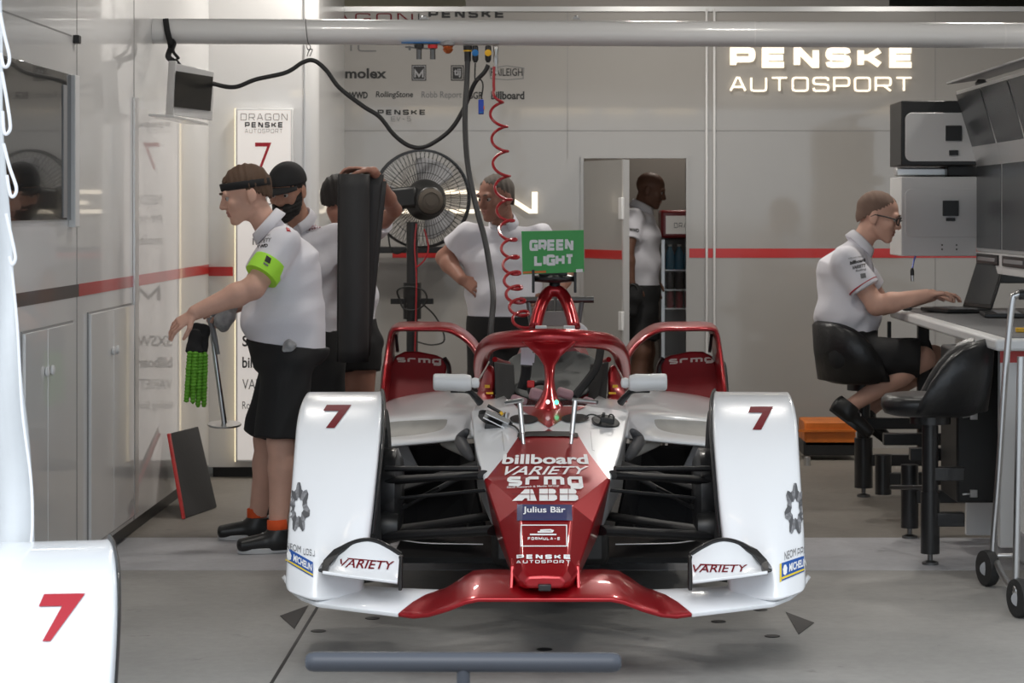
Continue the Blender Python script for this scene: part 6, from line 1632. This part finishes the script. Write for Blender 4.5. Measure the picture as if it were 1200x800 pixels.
def person(name, label, J, H, skin_m, shirt='polo', shirt_hem=None, shorts=True, seed=1, wide_=1.0, shoes=True, hands=True, arm_r=1.0, h=.004, shoe_kw=None, cat='person', sleeve=.62, legs=True, base=None):
    root = thing(name, base or (float(J['pelvis'][0]), float(J['pelvis'][1]), 0), label, cat)
    S_ = Sdf(h)
    torso(S_, J, -.012)
    S_.cone(A3(J['neck']) - A3(H.u) * .02, H.p(-.030, 0, -.062), .060, .052 * H.sc, .022)
    H.body(S_, wide_)
    for q in 'LR':
        sh, el, wr = A3(J['sh' + q]), A3(J['el' + q]), A3(J['wr' + q])
        S_.cone(sh, el, .052 * arm_r, .043 * arm_r, .03)
        mid = el + (wr - el) * .3
        S_.cone(el, mid, .043 * arm_r, .045 * arm_r, .02); S_.cone(mid, wr, .045 * arm_r, .029 * arm_r, .02)
        if hands:
            hd = J['hand' + q]; hand(S_, wr, *hd)
    for q in 'LR':
        hp, kn, an = A3(J['hip' + q]), A3(J['kn' + q]), A3(J['an' + q])
        S_.cone(hp, kn, .088, .060, .04)
        cf = kn + (an - kn) * .3
        bk = A3(J.get('back', (0, 0, 0)))
        S_.cone(kn, cf + bk * .012, .058, .061, .03); S_.cone(cf + bk * .012, an, .061, .038, .03)
        S_.cone(an, an + nv(J['toe' + q]) * .08 - A3(J.get('foot_up', (0, 0, 1))) * .04, .034, .024, .015)
    body = S_.mesh('body', skin_m, root, mats=[skin_m, 'lip'], matfn=lambda C: H.lipmask(C))
    H.eyes(root)
    # polo shirt
    S_ = Sdf(.005)
    torso(S_, J, .004)
    for q in 'LR':
        sh, el = A3(J['sh' + q]), A3(J['el' + q]); e2 = sh + (el - sh) * (sleeve + .1)
        e1 = sh + (el - sh) * sleeve; S_.conecut(sh, e2, .064 * arm_r, .070 * arm_r, e1, el - sh, .04)
    S_.noise(folds(.0065, 30, seed))
    hem = A3(J['hem']); S_.cut(hem, J.get('hem_n', (0, 0, -1)), None, None)
    nk = A3(J['neck']); ndir = nv(H.p(-.022, 0, -.075) - nk)
    S_.cut(nk + ndir * .022, ndir, nk - .12, nk + .12 + ndir * .1)
    sh_o = S_.mesh('polo_shirt', shirt, root)
    # collar: a turned band round the neck, open in front
    b = MB(); rows = []
    fwd = A3(H.f) - ndir * (A3(H.f) @ ndir); bf = A3(J['front']); fwd = nv(bf - ndir * (bf @ ndir)); sd = np.cross(ndir, fwd)
    for i in range(25):
        a = math.radians(24 + 312 * i / 24); drop = .012 * math.cos(a)
        col = []
        for rad, z in ((.064, .008), (.066, .040), (.071, .044), (.076, .036), (.088, -.004), (.083, -.008)):
            col.append(Vector(nk + (fwd * math.cos(a) * 1.08 + sd * math.sin(a)) * rad * J.get('nk', 1.0) + ndir * (z - drop * 1.2)))
        rows.append(col)
    b.loft(rows); b.build('collar', shirt, sh_o, smooth='all')
    if shorts:
        S_ = Sdf(.005)
        (hw, hdp), (ww, wdp), _ = J['w']
        S_.ebone(A3(J['pelvis']) , A3(J['waist']) , (hw + .014, hdp + .014), (ww + .004, wdp + .004), J['side'], .05, .09)
        for q in 'LR':
            hp, kn = A3(J['hip' + q]), A3(J['kn' + q]); e1 = hp + (kn - hp) * J.get('short_t', .92); S_.conecut(hp, kn + (kn - hp) * .15, .112, J.get('leg_r', .105), e1, kn - hp, .05)
        S_.noise(folds(.005, 26, seed + 7))
        hem = A3(J['hem']); hn = -A3(J.get('hem_n', (0, 0, -1))); S_.cut(hem + nv(hn) * .02, hn)
        sho = S_.mesh('shorts', 'shorts', root)
    else: sho = None
    if shoes:
        for q in 'LR': shoe(root, J['an' + q], J['toe' + q], 'shoe', up=J.get('foot_up', (0, 0, 1)), **(shoe_kw or {}))
    return dict(root=root, body=body, shirt=sh_o, shorts=sho, H=H, J=J)

def W(x, y, Y): return A3(P(x, y, Y))
def stand(x, Y, half, toe, z=.085): return A3((P(x, 0, Y).x, Y, z))

# --- man with headband and lime armband, holding the stand
H = Head(W(287.5, 228, 11.08), (-.94, -.24, -.26), sc=1.10)
J = dict(neck=W(316, 268, 11.1), chest=W(338, 312, 11.1), waist=W(330, 372, 11.1), pelvis=W(341, 418, 11.1), side=(.12, 1, 0), front=(-1, -.1, .1),
         w=((.175, .165), (.185, .182), (.185, .145)),
         shL=W(333, 285, 10.92), elL=W(297, 337, 10.80), wrL=W(229, 366, 10.74), shR=W(326, 284, 11.30), elR=W(292, 345, 11.36), wrR=W(270, 361, 11.31),
         handL=((-.78, -.1, -.52), (.25, .6, -.75), (-.5, -.8, .2), (.22, .3, .25)), handR=((-.55, 0, -.8), (-.5, -.5, -.3), (-.6, -.6, .5), (.9, 1.0, .7)),
         hipL=W(336, 430, 11.0), knL=W(329, 518, 10.95), anL=W(325, 614, 10.87), hipR=W(334, 430, 11.22), knR=W(313, 514, 11.25), anR=W(301, 600, 11.30),
         toeL=(-.95, -.3, 0), toeR=(-1, -.12, 0), hem=W(335, 407, 11.1), hem_n=(-.12, 0, -1), back=(1, 0, 0), leg_r=.125, short_t=.96, nk=1.08)
J['anL'][2] = J['anR'][2] = .088
hb_man = person('person', 'person in white polo, black headband and lime armband bending to the left beside the car', J, H, 'skin_fair', seed=2, arm_r=1.18)
root = hb_man['root']
H.brows(root, 'hair_brown')
H.hair('hair', 'hair_brown', root, .006, slope=.62, base=.022)
b = MB(); rows = []
for i in range(41):
    a = 2 * math.pi * i / 40; rows.append([Vector(H.p(-.012 + (.1035 + e) * math.cos(a), (.081 + e) * math.sin(a), .042 - .012 * math.cos(a) * -1 + z)) for e, z in ((.000, -.017), (.004, -.015), (.004, .013), (.0, .016), (-.004, 0))])
b.loft(rows[:-1] + [rows[0]]); b.build('headband', 'black_cloth', root, smooth='all')
sh, el = Vector(J['shL']), Vector(J['elL']); d = (el - sh).normalized()
b = MB(); b.lathe(sh + d * .115, d, [(.074, 0), (.0815, .003), (.0825, .04), (.081, .082), (.074, .085)], 32); ab = b.build('armband', 'hivis', root, smooth=True)
for a_ in ('L', 'R'):
    an = Vector(J['an' + a_]); b = MB(); b.tube([an + Vector((0, 0, -.01)), an + Vector((0, 0, .03)), an + Vector((-.002, 0, .062))], [.046, .047, .045], 16); b.build('sock', 'orange_sock', root, smooth='all')
sp = hb_man['shirt']
for tx, q, m in ((typed('VARIETY', shear=.2, fat=.02), [(298, 286), (318, 283), (318.5, 278.5), (298, 280.5)], 'ink_grey'), (typed('WWD', fat=.05), [(299, 292), (314, 289.5), (314, 285.5), (299, 287.5)], 'ink_black'), (typed('NEOM PMC'), [(298, 279), (317, 276.5), (317, 274.5), (298, 276.5)], 'ink_grey')):
    decal('print', quadmap(tx, q), m, sp, root, lift=.002, maxlen=2)
decal('print', polyshape([(312.5, 299), (318, 303), (316, 309), (310, 306)]), 'ink_black', [ab, sp], root, lift=.002, maxlen=2)
decal('print', polyshape([(309, 307), (314.5, 310.5), (313.8, 312.5), (308.5, 309.3)]), 'ink_grey', [ab, sp], root, lift=.002, maxlen=2)
decal('print', polyshape([(335, 266), (339, 268), (341, 272), (336, 271)]), 'ink_red', sp, root, lift=.002, maxlen=2)
S_ = Sdf(.004); c = W(340, 406, 10.90)
S_.ell(W(339, 403, 10.915), (.030, .022, .024), k=.02); S_.ell(W(337, 411, 10.915), (.022, .018, .035), k=.02); S_.noise(folds(.006, 90, 5)); gl = S_.mesh('tucked_glove', 'silver_cloth', root)
gl['label'] = 'grey glove tucked in the waistband'

# the round-footed pole he holds, his pale glove on it, and the pair of gloves hanging from his hand
pl = thing('round_base_stand', P(263, 497, 11.3), 'silver pole with round foot held by the man with the headband', 'stand')
b = MB(); b.tube([P(246.5, 378, 11.3), P(254, 432, 11.3), P(263, 496, 11.3)], [.010, .0115, .0125], 14); b.build('pole', 'steel', pl, smooth=True)
b = MB(); b.lathe(P(263, 497.5, 11.3), (.02, -.12, 1), [(0, -.003), (.078, -.003), (.080, .002), (.078, .006), (.02, .008), (0, .008)], 36); b.build('round_foot', 'steel', pl, smooth=True)
b = MB(); b.tube(smooth_path([P(249, 370, 11.25), P(254, 362, 11.24), P(260, 366, 11.24), P(258, 376, 11.26), P(250, 380, 11.28)], 5), .012, 8); b.tube([P(246, 372, 11.28), P(252, 398, 11.27), P(256, 415, 11.27)], [.016, .013, .008], 10); b.build('pole_clamp', 'grey_plastic', pl, smooth=True)
S_ = Sdf(.004); S_.chain([W(268, 361, 11.28), W(264, 372, 11.25), W(261, 382, 11.27)], [.040, .040, .030], .03); S_.ell(W(258, 377, 11.24), (.028, .03, .035), k=.02); S_.noise(folds(.004, 80, 9)); gg = S_.mesh('glove', 'silver_cloth', root); gg['label'] = 'pale grey glove'
wg = thing('work_gloves', P(231, 425, 11.15), 'pair of lime and black work gloves hanging from the headband man\'s hand', 'gloves')
S_ = Sdf(.004); S_.ebone(W(236, 382, 11.2), W(231, 410, 11.17), (.042, .024), (.050, .022), (1, .1, 0), .02); S_.ebone(W(229, 388, 11.15), W(227, 412, 11.13), (.026, .018), (.040, .018), (1, .1, 0), .02); S_.noise(folds(.003, 110, 4)); S_.mesh('cuffs', 'black_cloth', wg)
for i, (x0, y0, x1, y1, Yg) in enumerate(((223, 414, 218.5, 469, 11.12), (229, 415, 226, 470, 11.11), (234, 416, 232, 474, 11.13), (240, 416, 239, 474, 11.16), (226, 415, 223, 462, 11.18), (237, 416, 236, 466, 11.2))):
    S_ = Sdf(.003); pts_ = [W(x0 + (x1 - x0) * t, y0 + (y1 - y0) * t, Yg) for t in (0, .33, .66, 1)]
    S_.chain(pts_, [.015, .0145, .013, .012], .006); S_.noise(lambda X, Y, Z: .0018 * np.sin(Z * 420)); S_.mesh('glove_finger', 'lime', wg)

# --- bearded man with black cap behind him
H = Head(W(337, 224, 12.0), (-.36, -.88, -.30), sc=1.05)
J = dict(neck=W(353, 262, 12.08), chest=W(362, 315, 12.12), waist=W(362, 368, 12.12), pelvis=W(362, 415, 12.12), side=(.86, -.5, 0), front=(-.5, -.86, .1),
         w=((.170, .13), (.165, .12), (.190, .13)),
         shL=W(393, 278, 12.05), elL=W(412, 330, 11.98), wrL=W(418, 290, 11.96), shR=W(325, 280, 12.2), elR=W(318, 335, 12.2), wrR=W(322, 385, 12.1),
         handL=((.1, .0, 1), (0, -1, 0), (-1, 0, 0), (.3, .5, .4)), handR=((0, -.1, -1), (1, 0, 0), (0, -1, 0), (.3, .35, .3)),
         hipL=W(378, 425, 12.08), knL=W(380, 520, 12.05), anL=stand(382, 12.1, 0, 0), hipR=W(350, 425, 12.16), knR=W(346, 520, 12.15), anR=stand(344, 12.2, 0, 0),
         toeL=(-.4, -.9, 0), toeR=(-.6, -.8, 0), hem=W(362, 391, 12.12), back=(.5, .8, 0))
cap_man = person('person', 'bearded person in a black cap and white polo standing behind the headband man', J, H, 'skin_tan', seed=5, h=.004)
root = cap_man['root']; H.brows(root, 'hair_dark')
S_ = Sdf(.004); k = H.sc
S_.ell(H.p(.026, 0, -.050), A3((.076, .067, .078)) * k, H.R, .02); S_.ell(H.p(.068, 0, -.088), A3((.040, .044, .050)) * k, H.R, .025)
for g in (-1, 1): S_.cone(H.p(-.004, g * .058, -.01), H.p(.035, g * .045, -.08), .020 * k, .026 * k, .02); S_.cone(H.p(.096, g * .006, -.047), H.p(.084, g * .034, -.07), .009, .013, .01)
S_.cut(H.p(0, 0, -.006), H.u + H.f * .36); S_.ell(H.p(.110, 0, -.0615), A3((.03, .019, .006)) * k, H.R, .006, 's'); S_.cut(H.p(-.018, 0, 0), -H.f)
S_.ell(H.p(.11, 0, -.02), A3((.05, .032, .028)) * k, H.R, .01, 's')
rs = np.random.RandomState(8); aa = rs.randn(3) * 150
S_.noise(lambda X, Y, Z: .0016 * np.sin(aa[0] * X + aa[1] * Y + aa[2] * Z)); S_.mesh('beard', 'hair_dark', root)
H.hair('hair', 'hair_dark', root, .003, slope=.55, base=.01)
S_ = Sdf(.004); S_.ell(H.p(-.012, 0, .045), A3((.112, .088, .096)) * k, H.R, .01); S_.cut(H.p(0, 0, .038), -(H.u - H.f * .12)); cap = S_.mesh('cap', 'black_cloth', root)
b = MB(); rows = []
for i in range(13):
    a = math.radians(-62 + 124 * i / 12); c_, s_ = math.cos(a), math.sin(a)
    rows.append([Vector(H.p(-.012 + (.108 + .066 * t * max(c_, 0) ** .7) * c_, .088 * s_ * (1 + .1 * t), .046 + .0 - .016 * t * t - .010 * s_ * s_)) for t in (0, .35, .7, 1)])
b.grid(rows); b.build('cap_brim', 'black_cloth', cap, smooth='all', solid=.004)
b = MB(); b.lathe(Vector(H.p(-.012, 0, .139)), Vector(H.u), [(.008, 0), (.006, .003), (0, .004)], 12); b.build('cap_button', 'black_cloth', cap)
sp = cap_man['shirt']
for tx, q, m in ((wide('DRAGON', .14), [(363, 268), (377, 263.5), (377, 261), (363, 265.5)], 'ink_red'), (wide('PENSKE', .26), [(358.5, 271.5), (376, 267.5), (376, 265), (358.5, 269)], 'ink_maroon'), (wide('AUTOSPORT', .16), [(359, 273.5), (373, 270.5), (373, 269), (359, 272)], 'ink_grey')):
    decal('print', quadmap(tx, q), m, sp, root, lift=.003, maxlen=2)

# --- person hidden behind the upright roll, arms round it
H = Head(W(399, 233, 12.55), (.55, .80, -.05), sc=1.0)
J = dict(neck=W(408, 266, 12.6), chest=W(415, 305, 12.62), waist=W(417, 350, 12.62), pelvis=W(417, 395, 12.62), side=(1, -.1, 0), front=(-.1, -1, 0),
         w=((.10, .10), (.10, .10), (.11, .10)),
         shL=W(429, 282, 12.55), elL=W(462, 246, 12.2), wrL=W(438, 201, 11.80), shR=W(398, 282, 12.55), elR=W(398, 330, 12.45), wrR=W(412, 350, 12.2),
         handL=((-1, -.15, .12), (-.1, -.2, -.9), (-.2, -.9, .2), (.15, .3, .4)), handR=((.3, -.5, -.6), (0, -1, 0), (-1, 0, 0), (.3, .3, .3)),
         hipL=W(424, 405, 12.6), knL=W(424, 475, 12.55), anL=stand(425, 12.6, 0, 0), hipR=W(408, 405, 12.65), knR=W(408, 475, 12.6), anR=stand(408, 12.65, 0, 0),
         toeL=(-.1, -1, 0), toeR=(-.2, -1, 0), hem=W(417, 378, 12.6), back=(0, 1, 0), leg_r=.075, short_t=.42)
hid = person('person', 'dark haired person hidden behind the black upright roll with one elbow showing', J, H, 'skin_mid', seed=6, h=.005, arm_r=.85)
H.hair('hair', 'hair_dark', hid['root'], .010, slope=.6, base=.015)

rl = thing('foam_roll', (P(415, 0, 11.75).x, 11.75, P(0, 430, 11.75).z), 'tall black rolled up foam mat held upright beside the capped man', 'roll')
b = MB(); rows = []
prof = []
for i in range(90):
    a = -i / 89 * 4.6 * math.pi; r_ = .074 - .028 * i / 89; prof.append((r_ * math.cos(a + math.pi), r_ * math.sin(a + math.pi)))
flap = [(.118, .075), (.085, .068), (.045, .066), (.0, .072)]
for t in [i / 14 for i in range(15)]:
    c = P(415 - 1.5 * t, 204 + 220 * t, 11.75); r = []
    for x, y in [(.135 - .105 * t ** 1.0, .09), ] + [(fx * (1 - .55 * t) , fy) for fx, fy in flap] + prof:
        r.append(c + Vector((x, y, 0.0 if x < .1 else -.0)))
    rows.append(r)
b.grid(rows); b.build('rolled_sheet', 'black_matte', rl, smooth='all', solid=.009)
b = MB(); rows = []
for t in [i / 10 for i in range(11)]:
    c = P(430, 212 + 205 * t, 11.82); wd = (P(452 - 22 * t, 0, 11.82).x - P(425, 0, 11.82).x)
    rows.append([c + Vector((u * max(wd, .015) - .02, .03 * u, 0)) for u in (0, .3, .6, .85, 1)])
b.grid(rows); b.build('loose_flap', 'black_matte', rl, smooth='all', solid=.014)

# --- grey haired man behind the car, hand on hip
H = Head(W(581, 232, 13.35), (-.70, -.68, -.14), sc=1.08)
J = dict(neck=W(590, 264, 13.4), chest=W(592, 302, 13.42), waist=W(590, 345, 13.42), pelvis=W(590, 392, 13.42), side=(1, -.12, 0), front=(-.15, -1, .1),
         w=((.195, .15), (.205, .165), (.225, .15)),
         shR=W(549, 275, 13.4), elR=W(521, 302, 13.5), wrR=W(541, 327, 13.32), shL=W(634, 277, 13.4), elL=W(664, 318, 13.45), wrL=W(648, 350, 13.3),
         handR=((.8, -.2, -.5), (.3, .5, -.6), (.3, -.3, .8), (.3, .5, .4)), handL=((-.8, -.3, -.3), (0, .9, -.3), (0, -.3, .8), (.3, .5, .4)),
         hipR=W(572, 402, 13.42), knR=W(570, 490, 13.4), anR=stand(568, 13.42, 0, 0), hipL=W(610, 402, 13.42), knL=W(612, 490, 13.4), anL=stand(614, 13.42, 0, 0),
         toeL=(.2, -1, 0), toeR=(-.2, -1, 0), hem=W(590, 374, 13.4), back=(0, 1, 0), leg_r=.12)
grey = person('person', 'grey haired person in white polo with hand on hip behind the car', J, H, 'skin_mid', seed=11, arm_r=1.1, h=.0045, sleeve=.55)
root = grey['root']; H.brows(root, 'hair_grey'); H.hair('hair', 'hair_grey', root, .003, slope=.85, base=.030)
decal('print', quadmap(wide('PENSKE', .22), [(609, 256.5), (622, 259), (622, 257), (609, 254.5)]), 'ink_grey', grey['shirt'], root, lift=.003, maxlen=2)

# --- bald man in the doorway
H = Head(W(762.5, 223, 16.25), (.92, -.10, -.28), sc=.98)
J = dict(neck=W(752, 246, 16.25), chest=W(750, 275, 16.25), waist=W(751, 310, 16.25), pelvis=W(752, 340, 16.25), side=(.1, -1, 0), front=(1, 0, .1),
         w=((.16, .115), (.16, .115), (.18, .125)),
         shR=W(743, 256, 16.08), elR=W(735, 296, 16.0), wrR=W(739, 330, 15.98), shL=W(752, 256, 16.42), elL=W(754, 296, 16.5), wrL=W(762, 326, 16.45),
         handR=((.15, 0, -1), (.4, .8, 0), (1, -.2, 0), (.5, .7, .5)), handL=((.3, 0, -1), (0, -1, 0), (1, 0, 0), (.3, .3, .3)),
         hipR=W(752, 352, 16.16), knR=W(752, 412, 16.1), anR=stand(744, 16.12, 0, 0), hipL=W(752, 352, 16.34), knL=W(757, 412, 16.36), anL=stand(756, 16.38, 0, 0),
         toeL=(1, 0, 0), toeR=(1, -.1, 0), hem=W(751, 337, 16.25), back=(-1, 0, 0), leg_r=.10, short_t=.78)
bald = person('person', 'bald person in white polo standing in the back doorway facing right', J, H, 'skin_brown', seed=13, h=.005)
root = bald['root']
decal('print', quadmap(typed('WWD', fat=.05), [(737.5, 271), (748.5, 272.5), (748.5, 268), (737.5, 267)]), 'ink_black', bald['shirt'], root, lift=.003, maxlen=2)
hl = thing('helmet_bag', P(742, 352, 15.97), 'black soft bag carried low by the bald man in the doorway', 'bag')
S_ = Sdf(.005); S_.ell(W(742, 347, 15.96), (.07, .06, .085), k=.03); S_.ell(W(739, 362, 15.96), (.055, .05, .06), k=.03); S_.noise(folds(.006, 50, 3)); S_.mesh('bag_body', 'black_cloth', hl)
b = MB(); b.tube(smooth_path([P(735, 342, 15.92), P(738, 334, 15.92), P(744, 334, 15.92), P(748, 342, 15.92)], 5), .006, 8); b.build('bag_strap', 'black', hl, smooth=True)

# --- man with glasses on the bar stool at the laptop
H = Head(W(1029.5, 254, 13.0), (.94, -.20, -.24), sc=1.12)
J = dict(neck=W(1007, 289, 13.0), chest=W(991, 320, 13.0), waist=W(994, 368, 13.0), pelvis=W(990, 408, 13.0), side=(.08, -1, 0), front=(1, -.05, .1),
         w=((.175, .15), (.180, .165), (.195, .145)),
         shR=W(992, 306, 12.82), elR=W(1027, 358, 12.76), wrR=W(1086, 346, 12.72), shL=W(1000, 306, 13.20), elL=W(1034, 358, 13.28), wrL=W(1092, 346, 13.12),
         handR=((1, .1, .12), (0, .0, -1), (0, 1, 0), (.35, .4, .4)), handL=((1, -.1, .1), (0, 0, -1), (0, -1, 0), (.3, .4, .4)),
         hipR=W(992, 418, 12.88), knR=W(1082, 420, 12.84), anR=W(996, 476, 12.86), hipL=W(992, 418, 13.12), knL=W(1094, 418, 13.16), anL=W(1016, 482, 13.14),
         toeR=(.74, -.08, -.56), toeL=(.80, 0, -.5), foot_up=(.56, 0, .74), hem=W(992, 392, 13.0), hem_n=(.12, 0, -1), back=(-.6, 0, -.7), leg_r=.098, short_t=.95, nk=1.05)
sit = person('person', 'person with glasses and white polo sitting on a bar stool typing at the desk', J, H, 'skin_fair', seed=17, arm_r=1.18, shoe_kw=dict(sole='black', laces=True))
root = sit['root']; H.brows(root, 'hair_brown'); H.hair('hair', 'hair_buzz', root, .002, slope=.85, base=.034, rough=.0006)
gs_ = MB()
for g in (-1, 1):
    ring_ = [Vector(H.p(.106 - .012 * abs(math.cos(a)) * (1 if g * math.cos(a) > 0 else .1), g * .034 + .026 * math.cos(a), .002 + .019 * math.sin(a))) for a in [2 * math.pi * i / 20 for i in range(20)]]
    gs_.tube(ring_, .0035, 6, closed=True)
    gs_.tube([Vector(H.p(.094, g * .060, .008)), Vector(H.p(.04, g * .078, .010)), Vector(H.p(-.012, g * .084, .008)), Vector(H.p(-.03, g * .082, -.006))], .0036, 6)
gs_.tube([Vector(H.p(.110, -.010, .006)), Vector(H.p(.114, 0, .009)), Vector(H.p(.110, .010, .006))], .003, 6)
gs_.build('glasses', 'black', root, smooth=True)
sp = sit['shirt']
for tx, q, m in ((typed('NEOM PMC'), [(994, 304), (1012, 301.5), (1012, 299.5), (994, 302)], 'ink_grey'), (typed('billboard', fat=.05), [(996, 310.5), (1014, 306.5), (1013, 302.5), (996, 306)], 'ink_black'), (typed('VARIETY', fat=.04, shear=.2), [(999, 316), (1015, 312.5), (1014.5, 308.5), (999, 312)], 'ink_black'), (typed('Rolling', fat=.03), [(1003, 319.5), (1015, 317), (1014.5, 314), (1003, 316.5)], 'ink_grey')):
    decal('print', quadmap(tx, q), m, sp, root, lift=.003, maxlen=2)
decal('print', polyshape([(1008, 321), (1014, 320), (1015, 325.5), (1009, 326.5)]), 'ink_grey', sp, root, lift=.003, maxlen=2)
decal('print', polyshape([(972, 290), (976, 286), (979, 292), (975, 296)]), 'ink_red', sp, root, lift=.003, maxlen=2)
sh, el = Vector(J['shR']), Vector(J['elR']); d = (el - sh).normalized()
b = MB(); b.lathe(sh + (el - sh) * .62 - d * .022, d, [(.085, 0), (.088, .002), (.088, .006), (.085, .008)], 32); b.build('sleeve_stripe', 'ink_red', sp, smooth=True)
